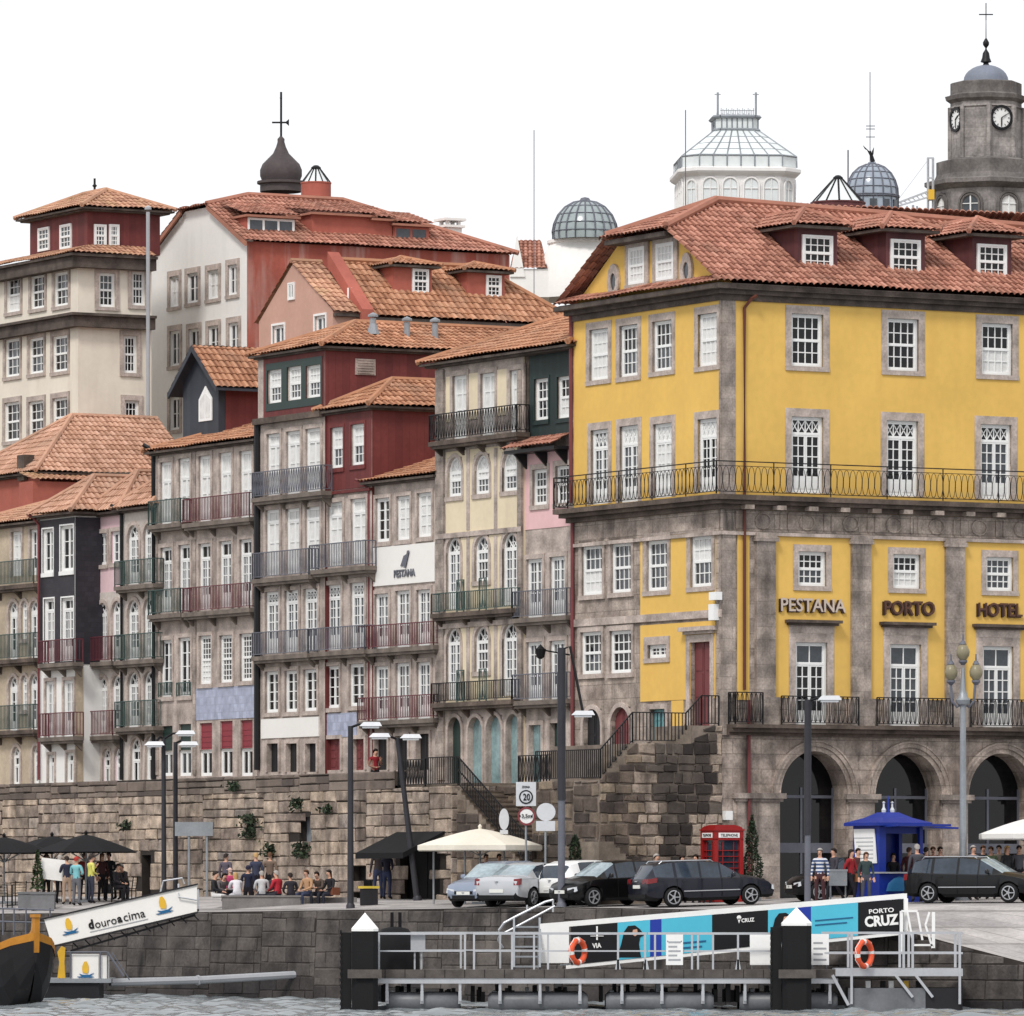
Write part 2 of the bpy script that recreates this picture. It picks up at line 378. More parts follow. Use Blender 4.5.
def roof(parent, x0, x1, y0, y1, ze, rise, ov=.35, axis='y', hf=True, hb=True, mt='tile_orange', fascia='cornice', name='roof', ft=.1, hk=1.0, ridge=True):
    """hip or gable roof over a rectangle; axis = direction of the ridge; hf/hb = hipped at the low / high end of that axis"""
    X0, X1, Y0, Y1 = x0-ov, x1+ov, y0-ov, y1+ov
    if axis == 'y':
        hw = (X1-X0)/2; a = min(hw*hk, (Y1-Y0)*.48); xm = (X0+X1)/2; ra = (xm, Y0+(a if hf else 0), ze+rise); rb = (xm, Y1-(a if hb else 0), ze+rise)
        pol = [[(X1, Y0, ze), (X1, Y1, ze), rb, ra], [(X0, Y1, ze), (X0, Y0, ze), ra, rb]]
        if hf: pol.append([(X0, Y0, ze), (X1, Y0, ze), ra])
        if hb: pol.append([(X1, Y1, ze), (X0, Y1, ze), rb])
    else:
        hw = (Y1-Y0)/2; a = min(hw*hk, (X1-X0)*.48); ym = (Y0+Y1)/2; ra = (X0+(a if hf else 0), ym, ze+rise); rb = (X1-(a if hb else 0), ym, ze+rise)
        pol = [[(X0, Y0, ze), (X1, Y0, ze), rb, ra], [(X1, Y1, ze), (X0, Y1, ze), ra, rb]]
        if hf: pol.append([(X0, Y1, ze), (X0, Y0, ze), ra])
        if hb: pol.append([(X1, Y0, ze), (X1, Y1, ze), rb])
    mb = MB()
    for p in pol: tile_poly(mb, p)
    if ridge:
        ls = [(ra, rb)]
        for p in pol:
            if len(p) == 3: ls += [(p[0], p[2]), (p[1], p[2])]
        for a, b in ls:
            if (Vector(a)-Vector(b)).length > .2: mb.tube([Vector(a)+Vector((0, 0, .05)), Vector(b)+Vector((0, 0, .05))], .11, 6)
    mb.box(X0+.06, X1-.06, Y0+.06, Y1-.06, ze-ft, ze-.02, 1)
    mb.box(X0+.22, X1-.22, Y0+.22, Y1-.22, ze-ft-.07, ze-ft-.003, 1)
    return mb.build(name, [mt, fascia], parent)

# ---------------------------------------------------------------- windows
_wc = {}
def win_meshes(w, h, kind, nx, nu, nl, arch, cu, cl, tf, bp, fm):
    key = (round(w, 2), round(h, 2), kind, nx, nu, nl, arch, cu, cl, tf, bp, fm)
    if key in _wc: return _wc[key]
    fr, pn = MB(), MB(); hw = w/2; t = .075; ah = hw if arch else 0; hs = h-ah
    D0, D1, DP = .09, .16, .135
    def vb(x0, x1, z0, z1, d=0.): fr.box(x0, x1, D0-d, D1, z0, z1)
    def lights(x0, x1, z0, z1, cx, cz, pm, b=.05):
        vb(x0, x0+b, z0, z1); vb(x1-b, x1, z0, z1); vb(x0+b, x1-b, z0, z0+b); vb(x0+b, x1-b, z1-b, z1)
        for i in range(1, cx): xx = x0+(x1-x0)*i/cx; fr.box(xx-.017, xx+.017, D0+.012, D1, z0+b, z1-b)
        for i in range(1, cz): zz = z0+(z1-z0)*i/cz; fr.box(x0+b, x1-b, D0+.016, D1, zz-.017, zz+.017)
        pn.face([(x0, DP, z0), (x1, DP, z0), (x1, DP, z1), (x0, DP, z1)], pm)
    vb(-hw, -hw+t, 0, hs, .02); vb(hw-t, hw, 0, hs, .02); vb(-hw+t, hw-t, 0, .07, .02)
    if not arch: vb(-hw+t, hw-t, h-.07, h, .02)
    a, b = -hw+t, hw-t; top = hs-(0 if arch else .07)
    if arch:
        n = 10; ri = hw-t
        for i in range(n):
            t0, t1 = math.pi*i/n, math.pi*(i+1)/n
            c0, s0, c1, s1 = math.cos(t0), math.sin(t0), math.cos(t1), math.sin(t1)
            fr.prism([(ri*c0, D0-.02, hs+ri*s0), (hw*c0, D0-.02, hs+hw*s0), (hw*c1, D0-.02, hs+hw*s1), (ri*c1, D0-.02, hs+ri*s1)], (0, .09, 0))
            pn.face([(0, DP, hs), (ri*c0, DP, hs+ri*s0), (ri*c1, DP, hs+ri*s1)], cu)
        for i in (1, 2, 3): an = math.pi*i/4; fr.bar((0, D0+.04, hs), (ri*math.cos(an), D0+.04, hs+ri*math.sin(an)), .035, .05)
        fr.tube([(ri*.5*math.cos(math.pi*i/8), D0+.04, hs+ri*.5*math.sin(math.pi*i/8)) for i in range(9)], .02, 4)
        vb(a, b, hs-.035, hs+.035); top = hs-.035
    if kind == 's':
        zm = .07+(top-.07)*(nl/(nu+nl) if nl != nu else .5)
        lights(a, b, zm, top, nx, nu, cu); lights(a+.002, b-.002, .07, zm, nx, nl, cl)
        vb(a, b, zm-.04, zm+.04, .01)
    else:
        if tf:
            zt = top-(top*tf); lights(a, b, zt, top, 2 if kind == 'f' else nx, 1, cu)
            if kind == 'o':
                pass
            for k in range(4):
                xa = a+(b-a)*k/4; xb = a+(b-a)*(k+1)/4
                if kind == 'x':
                    fr.bar((xa, D0+.03, zt+.04), (xb, D0+.03, top-.04), .025, .03); fr.bar((xa, D0+.03, top-.04), (xb, D0+.03, zt+.04), .025, .03)
            vb(a, b, zt-.04, zt+.03, .01); top = zt-.04
        zb = .07+(top-.07)*bp
        for x0, x1 in ((a, -.004), (.004, b)):
            lights(x0, x1, zb, top, max(1, nx//2), nu, cl, .055)
            if bp:
                fr.box(x0, x1, D0, D1, .07, zb); fr.box(x0+.08, x1-.08, D0-.015, D0, .15, zb-.07)
    fm_ = fr.build('window', [fm]); pm_ = pn.build('pane', ['glass', 'curtain', 'glass_soft', 'glass_teal', 'dark_interior'])
    r = (fm_.data, pm_.data); bpy.data.objects.remove(fm_); bpy.data.objects.remove(pm_)
    _wc[key] = r; return r
def sur_mesh(w, h, sw, arch, sill, smat, out=.05):
    key = ('s', round(w, 2), round(h, 2), sw, arch, sill, smat)
    if key in _wc: return _wc[key]
    mb = MB(); hw = w/2
    if sill: mb.box(-hw-sw, hw+sw, -out-.03, .1, -.16, -.002)
    if not arch:
        mb.box(-hw-sw, -hw, -out, .03, .001, h); mb.box(hw, hw+sw, -out, .03, .001, h); mb.box(-hw-sw, hw+sw, -out, .03, h, h+sw*1.15)
    else:
        hs = h-hw; n = 10
        mb.box(-hw-sw, -hw, -out, .03, .001, hs); mb.box(hw, hw+sw, -out, .03, .001, hs)
        for i in range(n):
            t0, t1 = math.pi*i/n, math.pi*(i+1)/n; ro = hw+sw
            c0, s0, c1, s1 = math.cos(t0), math.sin(t0), math.cos(t1), math.sin(t1)
            mb.prism([(hw*c0, -out, hs+hw*s0), (ro*c0, -out, hs+ro*s0), (ro*c1, -out, hs+ro*s1), (hw*c1, -out, hs+hw*s1)], (0, out+.16, 0))
    o = mb.build('surround', [smat]); r = o.data; bpy.data.objects.remove(o); _wc[key] = r; return r

def wall_holes(mb, x0, x1, z0, z1, holes, y=0., depth=.2, m=0, mr=None):
    mr = m if mr is None else mr
    hs = []
    for a, b, c, d in holes:
        a2, b2, c2, d2 = max(a, x0), min(b, x1), max(c, z0), min(d, z1)
        if b2-a2 > .01 and d2-c2 > .01: hs.append((a2, b2, c2, d2))
    xs = sorted({x0, x1, *[v for h in hs for v in h[:2]]}); zs = sorted({z0, z1, *[v for h in hs for v in h[2:]]})
    for j in range(len(zs)-1):
        run = None; zc = (zs[j]+zs[j+1])/2
        for i in range(len(xs)-1):
            xc = (xs[i]+xs[i+1])/2; inh = any(a < xc < b and c < zc < d for a, b, c, d in hs)
            if not inh:
                run = xs[i] if run is None else run
            if run is not None and (inh or i == len(xs)-2):
                e = xs[i] if inh else xs[i+1]
                mb.face([(run, y, zs[j]), (e, y, zs[j]), (e, y, zs[j+1]), (run, y, zs[j+1])], m); run = None
    for a, b, c, d in hs:
        if depth:
            e = y+depth
            mb.face([(a, y, c), (a, y, d), (a, e, d), (a, e, c)], mr); mb.face([(b, y, c), (b, e, c), (b, e, d), (b, y, d)], mr)
            mb.face([(a, y, d), (b, y, d), (b, e, d), (a, e, d)], mr); mb.face([(a, y, c), (a, e, c), (b, e, c), (b, y, c)], mr)
ROT90 = Matrix.Rotation(math.pi/2, 4, 'Z')
class House:
    """local frame: x to the right along the river front, y into the house, z up; side 0 = front, side 1 = right flank"""
    def __init__(s, name, label, pl, pr, off, zb, pytop, depth, wmat, smat=None, cat='house', group=None, anchor=None, jam='granite'):
        O = (C0+NF*off) if anchor is None else Vector((X(anchor[0], anchor[1]), anchor[1]))
        f = Fac(O, AF); O = f.pt(f.s(pl)); s.f = [Fac(O, AF)]; s.W = s.f[0].s(pr); s.D = depth; s.zb = zb
        s.f.append(Fac(s.f[0].pt(s.W), AS)); s.jam = jam
        s.H = s.f[0].z(pr, pytop)-zb if pytop else 0
        s.root = thing(name, label, cat, (O.x, O.y, zb), AF, group); s.holes = [[], []]; s.panels = []; s.wm = wmat; s.sm = smat or wmat
        s.gable = None; s.extra = []
    def T(s, side): return Matrix.Identity(4) if side == 0 else Matrix.Translation((s.W, 0, 0)) @ ROT90
    def sx(s, px, side=0): return s.f[side].s(px)
    def z(s, px, py, side=0): return s.f[side].z(px, py)-s.zb
    def rect(s, p0, p1, y0, y1, side=0):
        a, b = s.sx(p0, side), s.sx(p1, side); pm = (p0+p1)/2; return a, b, s.z(pm, y1, side), s.z(pm, y0, side)
    def place(s, a, b, z0, z1, side=0):     # location and rotation for something centred on a..b at height z0
        v = s.T(side) @ Vector(((a+b)/2, 0, z0)); return v, (0 if side == 0 else math.pi/2)
    def win(s, p0, p1, y0, y1, kind='s', nx=2, nu=2, nl=2, arch=False, cu=0, cl=None, tf=0, bp=0, side=0, sw=.16, sill=True, smat='granite', fm='white_paint', local=None, name='window'):
        a, b, z0, z1 = local or s.rect(p0, p1, y0, y1, side)
        if cu == 0 and cl is None: cu, cl = random.choice(((0, 0), (0, 0), (0, 2), (2, 2), (0, 1), (2, 0)))
        w, h = max(.4, round((b-a)/.05)*.05), max(.4, round((z1-z0)/.05)*.05); c = (a+b)/2
        s.holes[side].append((c-w/2, c+w/2, z0, z0+h))
        fm_, pm_ = win_meshes(w, h, kind, nx, nu, nl, arch, cu, cu if cl is None else cl, tf, bp, fm)
        v, rz = s.place(a, b, z0, z1, side)
        o = put(fm_, name, s.root, v, rz); put(pm_, 'pane', o)
        if sw: put(sur_mesh(w, h, sw, arch, sill, smat), 'surround', o)
        elif arch: put(sur_mesh(w, h, .03, True, False, smat), 'surround', o)
        return o
    def row(s, spec, **k):
        for q in spec: s.win(*q[:4], **{**k, **(q[4] if len(q) > 4 else {})})
    def panel(s, p0, p1, y0, y1, mt, side=0, t=.025, name='panel', local=None):
        s.panels.append((local or s.rect(p0, p1, y0, y1, side), mt, side, t, name))
    def mesh(s, name, mats, fn, side=0, parent=None):
        mb = MB(s.T(side)); fn(mb); return mb.build(name, mats, parent or s.root)
    def band(s, p0, p1, y0, y1, mt='granite', side=0, out=.1, name='string_course', local=None):
        a, b, z0, z1 = local or s.rect(p0, p1, y0, y1, side); return s.mesh(name, [mt], lambda m: m.box(a, b, -out, .02, z0, z1), side)
    def pipe(s, px, y0, y1, mt='brown_pipe', side=0, r=.055, elbow=0):
        a = s.sx(px, side); z0, z1 = s.z(px, y1, side), s.z(px, y0, side); pts = [(a, -.1, z0), (a, -.1, z1)]
        if elbow: pts += [(a+elbow*.6, -.25, z1+.3), (a+elbow, -.4, z1+.4)]
        return s.mesh('drainpipe', [mt], lambda m: m.tube(pts, r, 6), side)
    def balcony(s, p0, p1, yt, yb, mt='iron_grey', style='bars', proj=.42, side=0, slab='slab', sh=.16, local=None):
        pm = (p0+p1)/2 if local is None else 0
        f = Fac(s.f[side].O-s.f[side].n*proj, s.f[side].a)
        if local: a, b, z0, z1 = local
        else: a, b, z0, z1 = f.s(p0), f.s(p1), f.z(pm, yb)-s.zb, f.z(pm, yt)-s.zb
        def sl(m):
            m.box(a, b, -proj-.04, .02, z0-sh, z0); m.box(a+.06, b-.06, -proj+.03, .02, z0-sh-.1, z0-sh-.002)
            k = max(2, int((b-a)/1.6)+1)
            for i in range(k):
                c = a+.2+(b-a-.4)*i/(k-1); m.prism([(c-.07, .02, z0-sh-.1), (c-.07, -proj*.8, z0-sh-.1), (c-.07, .02, z0-sh-.42)], (.14, 0, 0))
        o = s.mesh('balcony', [slab], sl, side)
        def rl(m): railing(m, [(a+.03, .0), (a+.03, -proj), (b-.03, -proj), (b-.03, .0)], z0, z1-z0, style)
        s.mesh('railing', [mt], rl, side, o); return o
    def finish(s, flank=True, top=True, smat=None):
        mb = MB(); mb.T = None
        wall_holes(mb, 0, s.W, 0, s.H, s.holes[0], 0, .2)
        mb.T = s.T(1); wall_holes(mb, 0, s.D, 0, s.H, s.holes[1], 0, .2, 1); mb.T = None
        mb.face([(0, s.D, 0), (0, s.D, s.H), (s.W, s.D, s.H), (s.W, s.D, 0)], 1)
        mb.face([(0, 0, 0), (0, 0, s.H), (0, s.D, s.H), (0, s.D, 0)], 1)
        if top: mb.face([(0, 0, s.H), (s.W, 0, s.H), (s.W, s.D, s.H), (0, s.D, s.H)], 1)
        for e in s.extra: mb.face(*e)
        s.wall = mb.build('wall', [s.wm, s.sm], s.root)
        for (a, b, z0, z1), mt, side, t, nm in s.panels:
            q = MB(s.T(side)); wall_holes(q, a, b, z0, z1, s.holes[side], -t, t+.01)
            q.face([(a, -t, z0), (a, 0.01, z0), (a, .01, z1), (a, -t, z1)]); q.face([(b, -t, z0), (b, -t, z1), (b, .01, z1), (b, .01, z0)])
            q.face([(a, -t, z1), (a, .01, z1), (b, .01, z1), (b, -t, z1)]); q.face([(a, -t, z0), (b, -t, z0), (b, .01, z0), (a, .01, z0)])
            q.build(nm, [mt], s.root)
def railing(m, path, z0, h, style='bars', gap=.13, r=.012, z1=None):
    """plan path (x, y[, z]) of a railing: rails, bars or scroll work"""
    P = [Vector((p[0], p[1], z0 if len(p) < 3 else p[2])) for p in path]; up = Vector((0, 0, h))
    for a, b in zip(P[:-1], P[1:]):
        l = (b-a).length
        if l < .05: continue
        m.bar(a+up, b+up, .05, .035); m.bar(a+Vector((0, 0, .08)), b+Vector((0, 0, .08)), .03, .025)
        m.bar(a, a+up, .04); m.bar(b, b+up, .04)
        if style == 'lattice': m.bar(a+up*.86, b+up*.86, .02, .02)
        n = max(2, int(l/(gap if style == 'bars' else gap*1.45)))
        for i in range(1, n+ (0 if style == 'bars' else 1)):
            c = a+(b-a)*i/n
            if style == 'bars': m.bar(c+Vector((0, 0, .08)), c+up, r*2)
            else:
                d = (b-a).normalized(); hw = l/n*.5; c = a+(b-a)*(i-.5)/n; hh = h*(.86 if style == 'lattice' else 1)
                pts = [c+d*hw*math.sin(t)*(.98 if style == 'lattice' else .8)+Vector((0, 0, .08+(hh-.08)*(1-math.cos(t))/2)) for t in [math.pi*2*k/10 for k in range(11)]]
                m.tube(pts, r, 3, cap=False)
                if style == 'ornate': m.bar(c+Vector((0, 0, .08)), c+up, r*1.6)
                if i % 9 == 0 and style == 'lattice': m.bar(a+(b-a)*i/n, a+(b-a)*i/n+up, .03)
def blocks(mb, fn, Lh, z0, z1, course=.42, wmin=.4, wmax=.95, gap=.02, m=0, jit=.03, lo=0., skip=None, cls=None, vg=None, seg=(2.2, 5.0), rough=.03):
    """irregular ashlar in short stretches of courses: fn(l, z, out) -> point; z1 may be a function of l; every block is a raised stone"""
    zt = z1 if callable(z1) else (lambda l: z1); vg = vg or gap; sa = lo
    while sa < Lh-.05:
        sb = min(Lh, sa+random.uniform(*seg)); sb = Lh if Lh-sb < .8 else sb
        zmax = max(zt(sa+(sb-sa)*i/12) for i in range(13)); z = z0-random.random()*course*.6
        while z < zmax-.05:
            h = course*random.uniform(.72, 1.28); l = sa-random.random()*wmin*.5
            while l < sb:
                w = random.uniform(wmin, wmax)*(1.35 if random.random() < .12 else 1); a, b = max(l, sa)+vg/2, min(l+w, sb)-vg/2; l += w
                if b-a < .08: continue
                ta, tb = min(z+h, zt(a)), min(z+h, zt(b)); zb_ = max(z, z0-.02)
                if min(ta, tb)-zb_ < .07: continue
                if skip and skip((a+b)/2, (zb_+ta)/2): continue
                o = random.uniform(.0, jit)+.03; k = min(.03, (b-a)*.2, (min(ta, tb)-zb_)*.2); rn = random.random(); mm = cls((a+b)/2, (zb_+ta)/2) if cls else m
                j = lambda: random.uniform(-rough, rough)*.5
                f0 = [(a+j(), zb_+gap/2+j()), (b+j(), zb_+gap/2+j()), (b+j(), tb-gap/2+j()), (a+j(), ta-gap/2+j())]
                c = ((a+b)/2, (zb_+(ta+tb)/2)/2)
                out = [mb.add(fn(x+(k if x < c[0] else -k), y+(k if y < c[1] else -k), o+random.uniform(-.008, .008))) for x, y in f0]; inn = [mb.add(fn(x, y, 0)) for x, y in f0]
                mb.idx(out, mm, rn)
                for t in range(4): mb.idx([inn[t], inn[(t+1) % 4], out[(t+1) % 4], out[t]], mm, rn)
            z += h
        sa = sb

# ================================================================ the yellow hotel
def dormer(H, side, a0, a1, z0, z1, ys, back, wmat, tmat, rise, win, nx=4, nu=2, nl=2, ov=.3, kind='s', label=None, flat=False):
    T = H.T(side); mb = MB(T); mb.box(a0, a1, ys, ys+back, z0, z1); d = mb.build('dormer', [wmat], H.root)
    mb = MB(T); X0, X1, Y0, Y1 = a0-ov, a1+ov, ys-ov, ys+back+.3; xm = (X0+X1)/2; hw = (X1-X0)/2*1.1
    ra = (xm, Y0+hw, z1+rise); rb = (xm, Y1+.8, z1+rise)
    # tile_poly works in the untransformed frame, the builder transforms every vertex
    for p in ([(X1, Y0, z1), (X1, Y1, z1), rb, ra], [(X0, Y1, z1), (X0, Y0, z1), ra, rb], [(X0, Y0, z1), (X1, Y0, z1), ra]): tile_poly(mb, p, pitch=.24, row=.34)
    for p in ((X0, Y0, z1), (X1, Y0, z1)): mb.tube([Vector(p)+Vector((0, 0, .05)), Vector(ra)+Vector((0, 0, .05))], .1, 6)
    mb.tube([ra, rb], .1, 6); mb.box(X0+.05, X1-.05, Y0+.05, Y1, z1-.1, z1-.005, 1)
    mb.build('roof', [tmat, 'cornice'], d)
    a, b, c, e = win; w, h = round((b-a)/.05)*.05, round((e-c)/.05)*.05
    f_, p_ = win_meshes(w, h, kind, nx, nu, nl, False, 0, 0, 0, 0, 'white_paint')
    v = T @ Vector(((a+b)/2, ys-.15, c)); rz = 0 if side == 0 else math.pi/2
    put(f_, 'window', d, v, rz); put(p_, 'pane', d, v, rz); return d

H = House('hotel_building', 'large yellow corner hotel above a granite arcade, red tiled roof with three dormers', 572, 722, 0, 3.2, 290, 24, 'granite_worn', cat='hotel', jam='granite')
HOTEL = H; W = H.W
zc = lambda y: H.z(722, y, 0)
# upper yellow walls
H.panel(0, 0, 0, 0, 'yellow_plaster', 0, .03, 'yellow_wall', (.18, W-.02, zc(515), zc(297)))
H.panel(0, 0, 0, 0, 'yellow_plaster', 1, .03, 'yellow_wall', (.5, H.D, zc(515), zc(297)))
H.row([(590, 609, 328.6, 380, dict(cu=1, cl=1)), (620, 638.6, 325, 376.5, dict(cl=2)), (653, 672.6, 320.5, 371, dict(cl=2)), (698.5, 718, 313.5, 366, dict(cu=1, cl=1))], nx=4, sw=.22)
H.row([(591.5, 609, 429, 504, dict(cu=2)), (620.5, 639, 426, 502, dict(cu=1, cl=2)), (654, 672.6, 423, 497.5, dict(cu=1, cl=1)), (698.5, 718, 418, 492, dict(cu=1, cl=4))], kind='x', nx=4, nu=4, tf=.22, bp=.22, sw=.22, sill=False)
H.row([(582, 603, 546, 595, dict(cu=2, cl=1)), (611, 632, 543, 592.5, dict(cu=2, cl=2)), (581, 602, 632, 674, {}), (610, 632, 630, 673, {})], nx=4, sw=.16)
H.row([(647, 668, 540, 590.7, {}), (691, 712.4, 536, 586.7, dict(cu=1, cl=2))], nx=4, sw=.22)
H.win(648.5, 667, 644, 658, kind='f', nx=4, nu=2, sw=.24, fm='white_paint')
def wf(p0, p1, y0, y1, mt='yellow_plaster', nm='yellow_panel'): H.panel(p0, p1, y0, y1, mt, 0, .03, nm)
wf(641, 716, 526, 613.5); wf(641, 716, 623, 700); wf(672, 684, 700.5, 742)
H.band(574, 722, 614.5, 622, 'granite', out=.09)
# maroon door, teal door, ground arches on the terrace side
def door(H, p0, p1, y0, y1, mt, side=0, sw=.25, hood=0, arch=False, leaves=2, smat='granite', local=None, inset=.14, label=None, open_dark=False):
    a, b, z0, z1 = local or H.rect(p0, p1, y0, y1, side); H.holes[side].append((a, b, z0, z1)); T = H.T(side)
    mb = MB(T); hw = (b-a)/2; c = (a+b)/2
    for i in range(leaves):
        x0, x1 = a+(b-a)*i/leaves+.015, a+(b-a)*(i+1)/leaves-.015
        mb.box(x0, x1, inset, .19, z0, z1)
        if not open_dark:
            for k in range(3):
                q0 = z0+.12+(z1-z0-.2)*k/3; mb.box(x0+.08, x1-.08, inset-.02, inset, q0, q0+(z1-z0)/3-.16)
    o = mb.build('door', [mt], H.root)
    if label: o['label'] = label
    mb = MB(T); mb.box(a-sw, a-.001, -.06, .03, z0, z1 if not arch else z1-hw); mb.box(b+.001, b+sw, -.06, .03, z0, z1 if not arch else z1-hw)
    if arch:
        for i in range(12):
            t0, t1 = math.pi*i/12, math.pi*(i+1)/12; hs = z1-hw; ro = hw+sw
            mb.prism([(c+hw*math.cos(t0), -.06, hs+hw*math.sin(t0)), (c+ro*math.cos(t0), -.06, hs+ro*math.sin(t0)), (c+ro*math.cos(t1), -.06, hs+ro*math.sin(t1)), (c+hw*math.cos(t1), -.06, hs+hw*math.sin(t1))], (0, .26, 0))
    else: mb.box(a-sw, b+sw, -.06, .03, z1+.001, z1+sw)
    if hood: mb.box(a-sw-.15, b+sw+.15, -.3, .03, z1+sw+hood, z1+sw+hood+.14); mb.box(a-sw-.05, b+sw+.05, -.16, .03, z1+sw+hood-.1, z1+sw+hood-.002)
    mb.build('surround', [smat], o); return o
door(H, 691, 711, 642, 726, 'maroon_paint', hood=.12)
door(H, 650.6, 666, 709, 742, 'teal_paint', sw=.18)
door(H, 584, 601.5, 709, 781, 'dark_paint', arch=True, sw=.16); door(H, 611.6, 630.5, 707, 780, 'maroon_paint', arch=True, sw=.16)
# square-facing side: three bays seen, one more beyond the frame
def bays(rects, fn):
    L_ = [H.rect(*r, 1) for r in rects]; st = (L_[2][0]-L_[0][0])/2; zz0 = sum(l[2] for l in L_)/3; zz1 = sum(l[3] for l in L_)/3; w = sum(l[1]-l[0] for l in L_)/3
    for i in range(4):
        a = L_[0][0]+st*i; fn((a, a+w, zz0, zz1), i)
bays([(790.7, 823, 315.5, 367), (886, 918, 319, 370.7), (981, 1012, 324, 374.5)], lambda r, i: H.win(0, 0, 0, 0, nx=4, sw=.24, side=1, local=r))
bays([(791, 823, 418, 493), (886, 917, 421.5, 497), (980, 1011, 424.5, 499)], lambda r, i: H.win(0, 0, 0, 0, kind='x', nx=4, nu=4, tf=.2, bp=.24, cl=2 if i == 2 else 0, sw=.24, sill=False, side=1, local=r))
bays([(798, 825.5, 551, 586), (892.7, 920, 554, 588.7), (986, 1012, 556, 590.7)], lambda r, i: H.win(0, 0, 0, 0, nx=4, cu=2 if i == 2 else 0, sw=.2, side=1, local=r))
def dr(r, i):
    H.win(0, 0, 0, 0, kind='f', nx=4, nu=4, tf=.24, bp=.18, cu=2, cl=2 if i else 0, sw=.26, sill=False, side=1, local=r)
    a, b, z0, z1 = r
    H.mesh('door_lintel', ['granite'], lambda m: m.box(a-.26, b+.26, -.06, .02, z1+.302, z1+.558), 1)
    H.mesh('door_hood', ['granite_dark'], lambda m: (m.box(a-.42, b+.42, -.34, .02, z1+.64, z1+.74), m.box(a-.34, b+.34, -.22, .02, z1+.56, z1+.638)), 1)
bays([(795, 827, 642, 724), (889, 920, 644.5, 726), (982, 1013.6, 646.5, 727.5)], dr)
yp = [(774, 850), (869, 944), (963, 1036)]
L0 = [H.sx(a, 1) for a, b in yp]; st = (L0[2]-L0[0])/2; wp = H.sx(850, 1)-L0[0]; zt, zb2, zl = H.z(812, 535.5, 1), H.z(812, 698, 1), H.z(812, 731, 1)
for i in range(4):
    H.panel(0, 0, 0, 0, 'yellow_plaster', 1, .03, 'yellow_panel', (L0[0]+st*i, L0[0]+st*i+wp, zb2, zt))
H.panel(0, 0, 0, 0, 'yellow_plaster', 1, .03, 'yellow_panel', (H.sx(737, 1), H.sx(749, 1), H.z(743, 700, 1), H.z(743, 522, 1)))
for i in range(5):
    a, b = L0[0]+st*i-.72-.04, L0[0]+st*i-.02
    def pil(m, a=a, b=b):
        m.box(a, b, -.16, .02, zb2, zt-.25); m.box(a-.07, b+.07, -.24, .02, zt-.25, zt-.1); m.box(a-.03, b+.03, -.2, .02, zt-.1, zt+.02)
        m.box(a-.08, b+.08, -.26, .02, zl, zb2-.002)
    H.mesh('pilaster', ['granite_block'], pil, 1)
H.mesh('corner_quoin', ['granite_block'], lambda m: (m.box(.0, .5, -.05, .02, zc(735), zc(300)),), 1)
H.mesh('corner_quoin', ['granite_block'], lambda m: (m.box(W-.12, W-.001, -.05, .02, zc(735), zc(300)), m.box(.0, .18, -.05, .02, zc(515), zc(300))), 0)
# cornice, balcony slab, frieze and arcade ledge run round the corner
def around(name, mt, lv, parent=None, xl=0.0):
    mb = MB()
    for o, z0, z1 in lv:
        mb.box(-xl-o*.5, W+o, -o, .02, z0, z1); mb.box(W-.02, W+o, .021, H.D, z0, z1)
    return mb.build(name, [mt], parent or H.root)
around('cornice', 'cornice', [(.1, zc(300), zc(294)), (.26, zc(293.9), zc(289)), (.42, zc(288.9), zc(283.5))])
sl = around('balcony', 'granite_dark', [(.2, zc(509), zc(504.2)), (.42, zc(504), zc(500.2)), (.6, zc(500), zc(495))])
mb = MB(); zr = zc(494.6); railing(mb, [(-.3, 0), (-.3, -.55), (W+.55, -.55), (W+.55, H.D)], zr, zc(462)-zr, 'lattice', gap=.17, r=.013); mb.build('railing', ['iron'], sl)
around('frieze', 'granite_worn', [(.05, zc(530.5), zc(509.2))]); around('string_course', 'granite', [(.12, zc(534.5), zc(531))])
def fr(m):
    a = .7; i = 0
    while a < 20:
        if i % 2:
            pts = [(a+.3*math.cos(t), -.075, zc(520)+.26*math.sin(t)) for t in [math.pi*2*k/12 for k in range(13)]]; m.tube(pts, .035, 5)
        else: m.box(a-.2, a-.1, -.09, -.04, zc(528.5), zc(511)); m.box(a+.1, a+.2, -.09, -.04, zc(528.5), zc(511))
        a += .86; i += 1
    for k in range(16): m.box(.6+k*1.25, .95+k*1.25, -.52, -.04, zc(509), zc(504.6))
H.mesh('frieze_carving', ['granite_worn'], fr, 1)
# arcade: ledge with lower balcony, arches
zle, zlb = H.z(812, 725.5, 1), H.z(812, 732, 1)
def ledge(m): m.box(.15, H.D, -.6, .02, zle-.12, zle); m.box(.15, H.D, -.42, .02, zle-.26, zle-.122); m.box(.15, H.D, -.2, .02, zle-.36, zle-.262)
ld = H.mesh('balcony', ['granite_dark'], ledge, 1)
for i in range(4):
    a, b = L0[0]+st*i-.02, L0[0]+st*i+wp+.02
    H.mesh('railing', ['iron'], lambda m: railing(m, [(a, -.52), (b, -.52)], zle, H.z(812, 697, 1)-zle, 'ornate', gap=.12, r=.014), 1, ld)
H.mesh('railing', ['iron'], lambda m: railing(m, [(.2, -.1), (.2, -.52), (L0[0]-.75, -.52)], zle, H.z(812, 697, 1)-zle+.1, 'ornate', gap=.12, r=.014), 1, ld)
ar = [H.sx(780, 1), H.sx(850, 1), H.sx(874, 1), H.sx(968, 1)]; ast = (ar[3]-ar[0])/2; aw = ar[1]-ar[0]-.1; zsp = H.z(812, 796, 1); rh = H.z(812, 751, 1)-zsp
